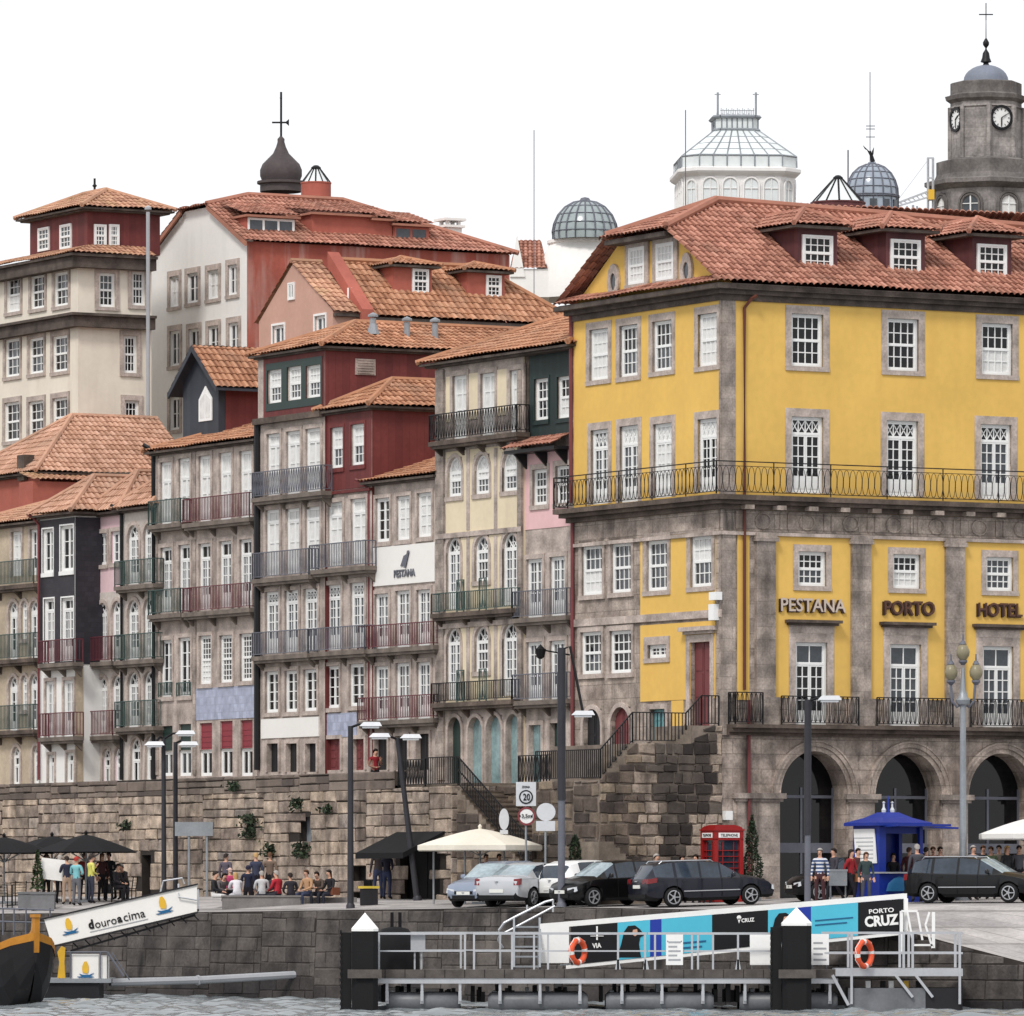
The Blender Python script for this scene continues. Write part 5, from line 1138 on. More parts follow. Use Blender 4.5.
# quay wall, leaning back, with individual blocks
px_s = [p for p in range(-160, 1161, 20)]; pl_ = [Vector((X(p, eg(p)[0]), eg(p)[0], eg(p)[1])) for p in px_s]
acc = [0]
for a, b in zip(pl_[:-1], pl_[1:]): acc.append(acc[-1]+(b.xy-a.xy).length)
def qp(l):
    l = min(max(l, 0), acc[-1]-1e-4)
    for i in range(len(acc)-1):
        if acc[i] <= l <= acc[i+1]: return pl_[i].lerp(pl_[i+1], (l-acc[i])/(acc[i+1]-acc[i]))
def qf(l, z, o):
    p = qp(l); b = .18*(p.z-z); return (p.x-.2*b, p.y-.02-b-o*.8, z)
def qf2(l, z, o): return qf(l, z, o)
mb = MB(); blocks(mb, qf, acc[-1], -.6, lambda l: qp(l).z-.02, .5, .7, 1.7, .012, 0, .02, cls=lambda l, z: 2 if z < .55+.35*noise.noise(Vector((l*.3, 0, 5))) else 0)
for i in range(60):
    a, b = acc[-1]*i/60, acc[-1]*(i+1)/60; mb.face([qf(a, -1, -.01), qf(b, -1, -.01), qf(b, qp(b).z-.01, -.01), qf(a, qp(a).z-.01, -.01)], 1)
tag(mb.build('quay_wall', ['quay_stone', 'mortar_dark', 'quay_wet']), 'long dark stained stone quay wall rising straight from the river', 'quay wall')
# river with real ripples
mb = MB(); xs = [-40+i*.16 for i in range(500)]; ys = [189+i*.15 for i in range(330)]; ids = []
for y in ys:
    row = []
    for x in xs:
        p = Vector((x*.5, y*1.0, 0)); h = .12*noise.noise(p)+.15*noise.noise(Vector((x*.7, y*1.5, 3)))+.09*noise.noise(Vector((x*1.6, y*2.8, 9)))
        row.append(mb.add((x, y, h)))
    ids.append(row)
for a in range(len(ys)-1):
    for b in range(len(xs)-1): mb.idx([ids[a][b], ids[a][b+1], ids[a+1][b+1], ids[a+1][b]])
x0, x1, y0, y1 = xs[0], xs[-1], ys[0], ys[-1]
for q in ([(-2000, -300, -.03), (2000, -300, -.03), (2000, y0, -.03), (-2000, y0, -.03)], [(-2000, y0, -.03), (x0, y0, -.03), (x0, y1, -.03), (-2000, y1, -.03)], [(x1, y0, -.03), (2000, y0, -.03), (2000, y1, -.03), (x1, y1, -.03)]): mb.face(q)
structure(mb.build('river', ['river'], smooth=180))
# frame of the river front: x along the houses to the right (0 at the hotel corner), y into the houses
def hf(x, y, z): p = C0+DF*x+NF*y; return (p.x, p.y, z)
def hf_s(px, y): f = Fac(C0+NF*y, AF); return f.s(px)
def hz_(px, py, y): f = Fac(C0+NF*y, AF); return f.z(px, py)
HM = Matrix(((DF.x, NF.x, 0, C0.x), (DF.y, NF.y, 0, C0.y), (0, 0, 1, 0), (0, 0, 0, 1)))
ZB = 3.0
# old town wall under the houses
xa, xb = hf_s(-60, -3), hf_s(395, -3); xe = hf_s(452, -3); Lw = xe-xa; zt = 7.86
op = [(hf_s(p0, -3)-xa, hf_s(p1, -3)-xa, hz_((p0+p1)/2, y1, -3), hz_((p0+p1)/2, y0, -3)) for p0, p1, y0, y1 in ((100, 112, 853, 905), (142, 151, 855, 905), (299.5, 311, 817, 846), (352, 374, 862, 905), (400, 440, 838, 905))]
sk = lambda l, z: any(a < l < b and c < z < d for a, b, c, d in op)
topf = lambda l: zt if l < xb-xa else 7.3
t = thing('old_wall', 'weathered granite block wall carrying the walkway in front of the houses', 'wall', hf(xa, -3, ZB), AF)
wf_ = lambda l, z, o: (l, -o, z-ZB)
mb = MB(); blocks(mb, wf_, Lw, ZB, lambda l: zt-.62 if l < xb-xa else 7.3, .42, .6, 1.5, .025, 0, .035, skip=sk, vg=.05, rough=.045); 
wall_holes(mb, 0, Lw, 0, 4.2, [(a, b, c-ZB, d-ZB) for a, b, c, d in op], 0, .5, 1); mb.face([(0, 0, 4.2), (xb-xa, 0, 4.2), (xb-xa, 0, zt-ZB-.01), (0, 0, zt-ZB-.01)], 1)
mb.face([(Lw, 0, 0), (Lw, 1.8, 0), (Lw, 1.8, 4.3), (Lw, 0, 4.3)], 1); blocks(mb, lambda l, z, o: (Lw+o, l-.06, z-ZB), 1.8, ZB, 7.3, .45, .4, .9, .025); mb.build('masonry', ['block_wall', 'mortar_dark'], t)
mb = MB(); blocks(mb, wf_, xb-xa, zt-.62, zt, .31, .7, 1.9, .02, 0, .05, vg=.04); mb.box(0, xb-xa, .01, .45, zt-ZB-.5, zt-ZB, 1); 
mb.build('parapet', ['block_top', 'granite_dark'], t)
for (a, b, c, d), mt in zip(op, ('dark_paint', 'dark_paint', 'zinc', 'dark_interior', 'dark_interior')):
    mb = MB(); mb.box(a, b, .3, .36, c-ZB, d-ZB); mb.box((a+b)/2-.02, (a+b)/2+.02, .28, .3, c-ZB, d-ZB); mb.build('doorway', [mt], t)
mb = MB(HM)
mb.box(xa-5, -13.2, -2.55, .6, 6.8, 7.4); mb.box(-13.2, -5.5, -1.2, .6, 6.8, 7.32)
structure(mb.build('walkway', ['step_stone']))
# retaining wall behind the stairs, main stair flight, upper terrace
mb = MB(HM); blocks(mb, lambda l, z, o: (l-13.2, -1.2-o, z), 8.7, ZB, 7.3, .42, .5, 1.3, .05, 0, .05, vg=.08, rough=.08); mb.box(-13.2, -4.5, -1.19, .3, ZB, 7.28, 1)
tag(mb.build('retaining_wall', ['block_mortared', 'mortar_dark']), 'dark rough stone wall behind the long stair', 'wall')
xs0, xs1 = hf_s(456, -3), hf_s(556, -3); ns = 24; mb = MB(HM)
for i in range(ns):
    a = xs0+(xs1-xs0)*i/ns; b = xs0+(xs1-xs0)*(i+1)/ns; zz = 7.3-(7.3-3.2)*(i+1)/ns; mb.box(a, b, -2.95, -1.2, ZB-.2, zz); mb.box(b-.02, b+.03, -2.95, -1.2, zz-.05, zz+.004, 1)
st_ = mb.build('stone_stairs', ['step_stone', 'granite_dark']); tag(st_, 'long flight of stone steps descending beside the old wall with iron railings', 'stairs')
mb = MB(HM); blocks(mb, lambda l, z, o: (xs0+l, -2.96-o, z), xs1-xs0, ZB, lambda l: 7.2-(7.3-3.2)*l/(xs1-xs0), .42, .5, 1.2, .04, 0, .04, vg=.07); mb.build('side_masonry', ['block_mortared'], st_)
for yy in (-2.92,):
    mb = MB(HM); n = 16
    P_ = [(xs0-2.4, yy, 7.3), (xs0, yy, 7.3), (xs1, yy, 3.3)]; railing(mb, P_, 0, 1.0, 'bars', gap=.13); mb.bar((xs0, yy, 7.85), (xs1, yy, 3.85), .04); mb.build('railing', ['iron'], st_)
mb = MB(HM); railing(mb, [(hf_s(396, -3), -2.9), (xs0-2.4, -2.9)], 7.3, .95, 'ornate', gap=.13, r=.016); tag(mb.build('iron_railing', ['iron']), 'dark wrought-iron railing on the wall head above the black awning', 'railing')
mb = MB(HM); railing(mb, [(hf_s(521, -1), -1.1), (-4.6, -1.1)], 7.32, 1.0, 'ornate', gap=.14, r=.014); tag(mb.build('iron_railing', ['iron']), 'iron railing on the ledge under the cream and pink houses', 'railing')
# terrace at the hotel corner
t = thing('stair_terrace', 'high stone terrace with stairs and iron railings against the hotel corner', 'terrace', hf(0, 0, ZB), AF)
def ztop(y): return 7.3+(8.53-7.3)*min(1, max(0, (y+4.7)/1.35)) if y < -1.3 else 8.53+(9.15-8.53)*min(1, (y+1.3)/.7)
def tf(l, z, o): return (o, l-4.7, z-ZB)
def cls(l, z):
    y = l-4.7
    return 2 if (y > -2.65 and z > 6.1+max(0, -(y+1.6))*.5 and y < -.25) or (-2.3 < y < -1.3 and z > 4.6) else (1 if y < -3.1 else 0)
mb = MB(); blocks(mb, tf, 4.7, ZB, lambda l: ztop(l-4.7), .33, .28, .7, .03, 0, .05, cls=cls, vg=.03, rough=.06, seg=(3, 6))
blocks(mb, lambda l, z, o: (l-4.5, -4.7-o, z-ZB), 4.5, ZB, 7.3, .42, .5, 1.2, .05, 1, .05, vg=.08, rough=.08); mb.build('masonry', ['block_worn', 'block_mortared', 'block_black'], t)
mb = MB(); mb.box(-4.5, -.01, -4.69, -3.4, 0, 7.28-ZB, 0); mb.box(-5.5, -.011, -3.39, -.01, 0, 8.5-ZB, 0); mb.box(-2.2, -.012, -1.3, -.011, 8.5-ZB, 9.12-ZB, 0)
for i in range(6): y0 = -4.6+i*.2; mb.box(-1.4, -.013, y0, -3.38, 7.27-ZB+.2*i, 7.47-ZB+.2*i, 1)
for i in range(4): y0 = -1.75+i*.16; mb.box(-1.6, .02, y0, -1.2, 8.5-ZB+.155*i, 8.655-ZB+.155*i, 1)
mb.build('core', ['mortar_grey', 'step_stone'], t)
mb = MB(); zb_ = lambda z: z-ZB
railing(mb, [(-4.4, -4.62, zb_(7.3)), (-.08, -4.62, zb_(7.3)), (-.08, -3.4, zb_(8.53)), (-.08, -1.35, zb_(8.53)), (-.08, -.75, zb_(9.12)), (-.08, -.08, zb_(9.12))], 0, 1.0, 'bars', gap=.13, r=.014); mb.build('railing', ['iron'], t)
mb = MB(HM); n = 12
for i in range(n): y1_ = -2.6-i*.22; mb.box(.06, 1.5, -5.6, y1_, ZB-.1+.195*i, ZB+.1+.195*i)
tag(mb.build('stone_stairs', ['step_stone']), 'short flight of worn steps at the foot of the corner terrace, behind the parked cars', 'stairs')
# wall plants, awning
def leaf_mesh(mb, fn, n, sz, rn=None):
    for _ in range(n):
        p = Vector(fn()); a = Vector((random.gauss(0, 1), random.gauss(0, 1), random.gauss(0, 1))).normalized(); b = a.orthogonal().normalized(); s_ = sz*random.uniform(.6, 1.4)
        mb.face([p-a*s_, p+b*s_*.5, p+a*s_, p-b*s_*.5], 0, random.random())
def wallplant(px, y0, y1, hw, label):
    x = hf_s(px, -3.1); z0, z1 = hz_(px, y1, -3.1), hz_(px, y0, -3.1); v = hf(x, -3.1, z0); mb = MB(); hm = hw*Fac(C0, AF).pt(x).y/F/.489
    def f():
        u = random.random(); return (random.gauss(0, hm*.45), -abs(random.gauss(0, .16)), u*(z1-z0)+random.gauss(0, .05))
    leaf_mesh(mb, f, int(260*(z1-z0)), .09); tag(mb.build('wall_plant', ['leaf_dark'], None, v, AF), label, 'plant', 'plants growing on the old wall')
wallplant(252, 815, 838, 9, 'bushy dark plant rooted high in the old wall above the seated people'); wallplant(304, 842, 856, 8, 'plant hanging under the small blocked window'); wallplant(299, 800, 809, 4, 'small tuft above the blocked window'); wallplant(330, 806, 813, 4, 'small tuft of weeds high in the old wall near the straight lamp post'); wallplant(128, 822, 829, 3, 'small weed tuft in the old wall above the black parasols'); wallplant(236, 783, 789, 4, 'thin tuft growing just under the parapet of the old wall'); wallplant(272, 845, 856, 3, 'tiny tuft left of the blocked window low in the wall')
x0, x1 = hf_s(398, -3), hf_s(446, -3); zA = 5.72; mb = MB(HM); mb.prism([(x0, -3.05, zA), (x0, -4.7, zA-.75), (x0, -4.7, zA-.95), (x0, -3.05, zA-.1)], (x1-x0, 0, 0)); tag(mb.build('awning', ['canvas_black']), 'black canvas awning over the doorway in the old wall', 'awning')

# ================================================================ street things
def at(px, Y, dz=0): return Vector((X(px, Y), Y, G(px, Y)+dz))
def Gp(x, y): return G(CX+F*x/y, y)
# -- lamp posts
def post(name, label, px0, y0, px1, Y, r, heads, split=None, zb=None, cat='street lamp'):
    b = at(px0, Y) if zb is None else Vector((X(px0, Y), Y, zb)); k = Y/F; top = Vector(((px1-px0)*k, 0, Z(y0, Y)-b.z)); t = thing(name, label, cat, b)
    mb = MB(); mb.tube([(0, 0, -.1), top], r, 10, r1=r*.8); mb.lathe([(r*1.35, -.1), (r*1.35, .1), (r*1.05, .16), (r, .17)], 10); mb.build('pole', ['iron_grey' if split else 'pole_grey'], t, smooth=40)
    if split:
        f = (split-y0)/((895-CH*0)-y0) if False else 0; zs = Z(split, Y)-b.z; mb = MB(); mb.tube([(0, 0, zs), top+Vector((0, 0, .01))], r*1.12, 10); mb.build('pole_sleeve', ['pole_grey'], t, smooth=40)
    for hx, hy in heads:
        e = Vector(((hx-px0)*k, -.3, Z(hy, Y)-b.z)); mb = MB(); mid = Vector((top.x*.6+e.x*.4, -.1, max(top.z, e.z)+.05)); mb.tube([top-Vector((0, 0, .05)), mid, e+Vector((0, 0, .08))], .045, 6); mb.build('arm', ['iron'], t)
        d = 1 if hx > px1 else -1; mb = MB(); mb.prism([(e.x-.38, -.5, e.z+.02), (e.x+.38, -.5, e.z+.02), (e.x+.3, -.42, e.z+.16), (e.x-.24, -.42, e.z+.16)], (0, .34, 0)); mb.box(e.x-.28, e.x+.28, -.46, -.2, e.z-.05, e.z+.02, 1); mb.build('lamp_head', ['silver_metal', 'lamp_clear'], t)
    return t
post('street_lamp', 'tall dark lamp post with three small curved heads by the old wall, left', 164, 738, 163.5, 252, .1, [(155, 746), (186, 735)])
post('street_lamp', 'slimmer twin post right behind the dark lamp post on the left', 175.5, 742, 175.5, 253, .1, [(189, 746)])
post('street_lamp', 'straight dark lamp post rising from the quay edge beside the seated people', 350.5, 726, 350.5, 228.6, .11, [(371, 727)])
post('street_lamp', 'leaning lamp post with two silver heads by the black awning', 417.5, 738, 397.5, 236, .11, [(380, 738), (411, 739)])
post('street_lamp', 'tall square-headed lamp post in front of the white estate car', 561.5, 648, 561.5, 218.8, .12, [(583, 716)], split=800)
post('street_lamp', 'plain dark lamp post in front of the first arch of the hotel', 807.5, 700, 808, 214, .105, [(829, 701)], split=835)
b = at(963, 220.6); k = 220.6/F; z = lambda y: Z(y, 220.6)-b.z; t = thing('ornate_lamp', 'old three-globe cast-iron lamp standing in front of the hotel pilaster', 'street lamp', b)
mb = MB(); mb.lathe([(.26, -.1), (.26, .3), (.18, .5), (.12, .9), (.11, z(790)), (.095, z(706)), (.2, z(704)), (.24, z(700)), (.16, z(697)), (.1, z(690)), (.06, z(672)), (.05, z(668))], 12); mb.build('column', ['zinc'], t, smooth=40)
mb = MB()
for s_ in (-1, 1): mb.tube([(0, 0, z(703)), (s_*6*k, 0, z(707)), (s_*11*k, 0, z(701)), (s_*12*k, 0, z(686)), (s_*12*k, 0, z(682))], .05, 6)
mb.build('arms', ['iron_grey'], t)
for dx, y in ((-12, 682), (0, 662), (13, 682)):
    mb = MB(); mb.lathe([(.05, -.1), (.14, .0), (.14, .06), (.0, .06)], 10, (dx*k, 0, z(y)), 1); mb.lathe([(.1, .06), (.2, .2), (.22, .33), (.16, .5), (.08, .58)], 12, (dx*k, 0, z(y)), 0); mb.lathe([(.12, .57), (.06, .68), (.03, .7), (.02, .9), (0, .92)], 8, (dx*k, 0, z(y)), 1); mb.build('lamp_globe', ['globe', 'iron_grey'], t, smooth=40)
# -- road signs
def sign(name, label, px, Y, parts, ytop, pole_col='zinc'):
    b = at(px, Y); t = thing(name, label, 'road sign', b); k = Y/F; z = lambda y: Z(y, Y)-b.z
    mb = MB(); mb.tube([(0, -.0, -.1), (0, 0, z(ytop))], .035, 8); mb.build('pole', [pole_col], t)
    for p in parts:
        kind, x0, x1, y0, y1 = p[:5]; xa, xb, za, zb_ = (x0-px)*k, (x1-px)*k, z(y1), z(y0); mb = MB()
        if kind == 'rect': mb.box(xa, xb, -.07, -.04, za, zb_, 0); mb.build('plate', [p[5]], t)
        else:
            xm, zm, rx, rz = (xa+xb)/2, (za+zb_)/2, (xb-xa)/2, (zb_-za)/2; n = 28
            for r0, r1, m_, o in p[5]:
                for j in range(n):
                    t0, t1 = 2*math.pi*j/n, 2*math.pi*(j+1)/n; q = lambda r, a: (xm+rx*r*math.cos(a), -.04-o, zm+rz*r*math.sin(a))
                    mb.prism([q(r0, t0), q(r1, t0), q(r1, t1), q(r0, t1)] if r0 else [q(0, 0), q(r1, t0), q(r1, t1)], (0, .02+o, 0), m_)
            mb.build('disc', ['white_paint', 'sign_red', 'sign_black', 'sign_grey'], t)
    return t, k, z, b
t, k, z, b = sign('road_sign', 'grey speed sign reading 20 above a round red-ringed 3,5 m width sign', 526, 225.5, [('rect', 516, 536, 782, 806, 'sign_grey'), ('disc', 519, 533, 790, 804, [(0, .8, 3, .045), (.8, 1, 2, .05)]), ('disc', 517.5, 535.5, 807, 825.5, [(0, .78, 0, .03), (.78, 1, 1, .04)])], 783)
text('20', 7*k, 7*k, 'sign_black', t, (1*k*0+.02, -.1, z(800.5)), 0, 'sign_letters', .01, .02); text('ZONA', 8*k, 2.2*k, 'sign_black', t, (0, -.08, z(788)), 0, 'sign_letters', .01, .02)
text('3,5m', 10*k, 4.5*k, 'sign_black', t, (.02, -.1, z(818.5)), 0, 'sign_letters', .01, .02); 
for s_ in (-1, 1): mb = MB(); mb.prism([(s_*6.6*k, -.09, z(816)-.07), (s_*6.6*k, -.09, z(816)+.07), (s_*5*k, -.09, z(816))], (0, .01, 0)); mb.build('sign_arrow', ['sign_black'], t)
sign('road_sign', 'round road sign seen from its plain grey back, small plate below', 545.5, 224, [('disc', 536.5, 555.5, 803, 821, [(0, 1, 3, .01)]), ('rect', 536, 555, 821, 831, 'sign_grey')], 804)
sign('road_sign', 'narrow oval-looking back of a turned round sign by the stair', 504, 227, [('disc', 499, 509, 808.5, 830, [(0, 1, 3, .01)]), ('rect', 500, 508, 830, 834, 'sign_grey')], 810)
v = hf(hf_s(451, -3)-.2, -3.1, 4.9); mb = MB(); mb.box(-.3, .3, -.06, 0, 0, .48); tag(mb.build('notice_board', ['granite'], None, Vector(hf(hf_s(449, -3)-.3, -3.08, 4.95)), AF), 'small pale notice plate on the old wall beside the awning', 'notice')
# blank information panel on two legs by the wall
b = at(196, 252); k = 252/F; t = thing('information_board', 'grey information board on two thin posts in front of the old wall', 'board', b); mb = MB()
for px in (-7, 11): mb.tube([(px*k, 0, -.1), (px*k, 0, Z(830, 252)-b.z)], .05, 6)
mb.build('posts', ['zinc'], t); mb = MB(); mb.box(-21*k, 17*k, -.08, -.02, Z(836, 252)-b.z, Z(822, 252)-b.z); mb.build('panel', ['zinc'], t)
# -- parasols
def parasol(label, px, Y, ytop, yedge, hw, mt, poles=(0,), sag=.25, rz=0, valance=.0):
    b = at(px, Y); t = thing('parasol', label, 'parasol', b, rz); zt_, ze_ = Z(ytop, Y)-b.z, Z(yedge, Y)-b.z; mb = MB(); n = 8; N_ = 6; rot = math.pi/8
    pr = [(hw*i/N_*1.0, zt_-(zt_-ze_)*((i/N_)**1.25)) for i in range(N_+1)][::-1]
    if valance: pr = [(hw*1.0, ze_-valance)]+pr
    q = [(r, z-.015) for r, z in pr[::-1]][1:]
    mb.lathe(pr+q if False else pr, n, rot=rot); mb.lathe([(r*.985, z-.03) for r, z in pr], n, rot=rot); mb.lathe([(.05, zt_-.02), (.07, zt_+.08), (0, zt_+.16)], 8); mb.build('canopy', [mt], t)
    for d in poles:
        mb = MB(); mb.tube([(d, 0, .0), (d, 0, zt_-.05 if d == 0 else ze_)], .035, 8); 
        if d == 0:
            for i in range(8): a = 2*math.pi*i/8+rot; mb.tube([(0, 0, ze_-.35), (hw*.55*math.cos(a), hw*.55*math.sin(a), zt_-(zt_-ze_)*.5-.04)], .02, 4)
        mb.box(d-.28, d+.28, -.28, .28, 0, .08) if d == 0 else None
        mb.build('pole', ['zinc'], t)
    return t
parasol('large black parasol sheltering the yellow-shirted visitor', 86, 246, 834.5, 852, 2.0, 'canvas_black'); parasol('black parasol in the middle of the dark row, half hidden', 52, 250, 836, 852, 2.0, 'canvas_black'); parasol('black parasol cut by the left edge of the picture', 4, 247, 837, 853, 2.0, 'canvas_black')
parasol('big cream parasol spread over the parked cars', 480, 227.5, 828.5, 845.5, 2.25, 'canvas_cream', (0, -1.55, -.5, 1.6), valance=.16)
parasol('white parasol at the right edge above the black estate car', 1030, 221, 818, 834, 1.75, 'canvas_white', (0,), valance=.16)
# -- phone box
b = at(722, 223.6); t = thing('phone_box', 'red telephone kiosk standing against the stone terrace', 'phone box', b, R(24)); h = Z(825, 223.6)-b.z; s_ = .46; mb = MB()
for x in (-1, 1):
    for y in (-1, 1): mb.box(x*s_-.07, x*s_+.07, y*s_-.07, y*s_+.07, 0, h-.45)
mb.box(-s_-.08, s_+.08, -s_-.08, s_+.08, 0, .16); mb.box(-s_-.07, s_+.07, -s_-.07, s_+.07, h-.5, h-.18); mb.box(-s_-.1, s_+.1, -s_-.1, s_+.1, h-.19, h-.14); mb.box(-s_+.03, s_-.03, -s_+.03, s_-.03, .1, h-.5, 1)
for i in range(7):
    c0, c1 = i/7, (i+1)/7; r = lambda c: (s_+.05)*math.sqrt(max(0, 1-c*c*.75)); mb.box(-r(c0), r(c0), -r(c0), r(c0), h-.14+.14*c0, h-.14+.14*c1+.001)
mb.build('cabinet', ['phone_red', 'car_glass'], t)
mb = MB()
for (x, y, ax) in ((0, -s_, 0), (s_, 0, 1), (-s_, 0, 1)):
    for i in range(1, 8): zz = .35+i*(h-1.0)/8; mb.box(x-(.4 if ax == 0 else .02), x+(.4 if ax == 0 else .02), y-(.02 if ax == 0 else .4), y+(.02 if ax == 0 else .4), zz-.012, zz+.012)
    for d in (-.2, .2): mb.box(x+(d if ax == 0 else 0)-.012, x+(d if ax == 0 else 0)+.012, y+(d if ax else 0)-.012, y+(d if ax else 0)+.012, .3, h-.55)
mb.build('glazing_bars', ['phone_red'], t)
mb = MB(); mb.box(-.38, .38, -s_-.085, -s_-.07, h-.42, h-.26); mb.box(-s_-.085, -s_-.07, -.38, .38, h-.42, h-.26); mb.build('sign_panel', ['white_paint'], t)
text('TELEPHONE', .62, .09, 'sign_black', t, (0, -s_-.088, h-.385), 0, 'sign_letters', .006, .01)
o = text('TELEPHONE', .62, .09, 'sign_black', t, (-s_-.088, 0, h-.385), -math.pi/2, 'sign_letters', .006, .01)
# -- potted conifers
def conifer(label, px, Y, y0, y1, w, pot=True, mt='leaf_dark', zb=None):
    b = at(px, Y); b.z = Z(y1, Y) if zb is None else zb; h = (y1-y0)*Y/F; t = thing('conifer', label, 'shrub', b); mb = MB(); mb.tube([(0, 0, 0), (0, 0, h*.8)], .05, 6, r1=.015); mb.build('trunk', ['wood_bark'], t); mb = MB()
    def f():
        u = random.random()**1.3; r = w*(1-u)**.7*(.35+.65*random.random()**.4)*(.8+.35*noise.noise(Vector((u*5, px, 1)))); a = random.random()*6.283; return (r*math.cos(a), r*math.sin(a), .15+u*(h-.15))
    leaf_mesh(mb, f, int(900*h*w), .06); mb.build('foliage', [mt], t)
    if pot: mb = MB(); mb.prism([(-.3, -.3, 0), (.3, -.3, 0), (.3, .3, 0), (-.3, .3, 0)], (0, 0, -.5)); mb.build('pot', ['pot_grey'], t)
    return t
conifer('slim clipped conifer in a pot under the black parasols', 37.5, 243, 850, 893, .32, mt='leaf'); conifer('dark conifer at the foot of the worn steps behind the white car', 575, 223, 823, 868, .5, zb=3.3+.7); conifer('tall dark conifer between the red phone box and the arcade', 752, 223.8, 820, 893, .5, zb=3.35+.35)
def planter(label, px, Y, w, h, letters=None):
    b = at(px, Y); mb = MB(); mb.box(-w/2, w/2, -.3, .3, 0, h); mb.box(-w/2-.03, w/2+.03, -.33, .33, h-.08, h+.0); tag(mb.build('planter', ['pot_grey'], None, b), label, 'planter')
planter('grey box planter below the slim conifer, left one', 29, 242.4, .75, .62); planter('grey box planter next to the round-table terrace, right one', 43, 241.6, .85, .62)
# easel menu board, bin, litter bin
b = at(52, 243.5); mb = MB(); mb.prism([(-.42, -.35, .95), (.42, -.35, .85), (.5, -.15, 1.6), (-.36, -.15, 1.7)], (0, .03, 0), 0); mb.bar((-.38, -.2, 0), (-.34, -.1, 1.5), .04); mb.bar((.4, -.2, 0), (.44, -.1, 1.5), .04); mb.bar((0, .5, 0), (0, -.1, 1.5), .04)
o = mb.build('menu_board', ['canvas_white', 'wood_bark'], None, b); tag(o, 'tilted pale menu board beside the visitors under the black parasol', 'menu board')
b = at(369, 230.5); mb = MB(); mb.prism([(-.3, -.3, 0), (.3, -.3, 0), (.3, .3, 0), (-.3, .3, 0)], (0, 0, .55)); t = mb.build('litter_bin', ['dark_paint'], None, b); mb = MB(); mb.box(-.36, .36, -.34, .34, .56, .64); mb.build('lid', ['bin_yellow'], t); tag(t, 'dark litter bin with a yellow lid near the straight lamp post', 'bin')
b = at(838, 217); t = thing('litter_bin', 'grey hooded litter bin on a looped stand beside the striped-shirt man', 'bin', b); mb = MB(); mb.box(-.28, .28, -.2, .2, .6, 1.05); mb.prism([(-.3, -.22, 1.05), (.3, -.22, 1.05), (.3, .22, 1.05), (-.3, .22, 1.05)], (0, 0, .07)); mb.build('container', ['zinc'], t); mb = MB(); mb.tube([(-.24, 0, 0), (-.24, 0, .6), (-.1, 0, .62), (.24, 0, .6), (.24, 0, 0)], .03, 6); mb.build('stand', ['zinc'], t)
mb = MB(); L_ = (300-222)*234/F; mb.box(0, L_, 0, .55, 0, .5); mb.box(-.03, L_+.03, -.04, .59, .5, .56); b = at(222, 233.5); tag(mb.build('stone_bench', ['bench_stone'], None, Vector((b.x, b.y, 2.93)), R(-.5)), 'long low stone bench on the quay edge where visitors sit', 'bench')
mb = MB(); mb.box(0, 1.9, 0, .5, 0, .45); b = at(301.5, 235.2); tag(mb.build('stone_bench', ['bench_stone'], None, Vector((b.x, b.y, 2.97)), 0), 'short stone seat right of the long bench, three people sitting', 'bench')
# terrace tables and chairs under the black parasols
def table(px, Y, label): 
    t = thing('cafe_table', label, 'table', at(px, Y)); mb = MB(); mb.lathe([(.38, .72), (.38, .75), (0, .75)], 14); mb.lathe([(.38, .719), (0, .719)], 14); mb.build('top', ['iron'], t); mb = MB(); mb.tube([(0, 0, 0), (0, 0, .72)], .03, 6); mb.lathe([(.25, 0), (.25, .02), (0, .03)], 10); mb.build('leg', ['iron'], t)
    return t
table(12, 245, 'dark round table at the far left under the black parasols'); table(122, 246, 'dark round table behind the seated visitor')
def chair(px, Y, rz, label):
    t = thing('cafe_chair', label, 'chair', at(px, Y), R(rz), 'dark café chairs under the parasols'); mb = MB(); mb.box(-.21, .21, -.21, .21, .43, .46); mb.build('seat', ['iron'], t); mb = MB()
    for x in (-.2, .2): mb.bar((x, .2, .44), (x, .26, .88), .03)
    for i in range(4): mb.bar((-.2, .22+.012*i, .55+.1*i), (.2, .22+.012*i, .55+.1*i), .05, .015)
    mb.build('backrest', ['iron'], t)
    for x in (-.19, .19):
        for y in (-.19, .19): mb = MB(); mb.bar((x, y, 0), (x, y, .43), .03); mb.build('leg', ['iron'], t)
chair(5, 243.6, 30, 'dark chair nearest the left edge of the terrace'); chair(19, 244.6, 200, 'dark chair right of the far left table'); chair(117, 244.6, 90, 'dark chair in front of the seated visitor'); chair(129, 246.4, 250, 'dark chair at the right end of the terrace')

# -- kiosk
b = at(888, 219.5); k = 219.5/F; h = Z(826, 219.5)-b.z; t = thing('kiosk', 'bright blue drinks kiosk with a raised serving flap and white price board', 'kiosk', b, R(28)); s_ = .82
mb = MB(); mb.box(-s_, s_, -s_, s_, 0, .95); mb.box(-s_, -s_+.1, -s_, s_, .951, h); mb.box(-s_+.101, s_, s_-.1, s_, .951, h); mb.box(-s_+.101, -s_+.25, -s_, -s_+.12, .951, h); mb.box(s_-.12, s_, -s_, -s_+.12, .951, h); mb.box(s_-.12, s_, s_-.35, s_-.101, .951, h); mb.box(-s_+.101, s_-.101, -s_+.12, s_-.101, h-.25, h, 0); mb.box(-s_-.03, s_+.12, -s_-.14, s_+.03, .92, .97, 1); mb.build('body', ['kiosk_blue', 'silver_metal'], t)
mb = MB(); r_ = 1.04; mb.prism([(-r_, -r_, h), (r_, -r_, h), (r_, r_, h), (-r_, r_, h)], (0, 0, .1)); q = .25
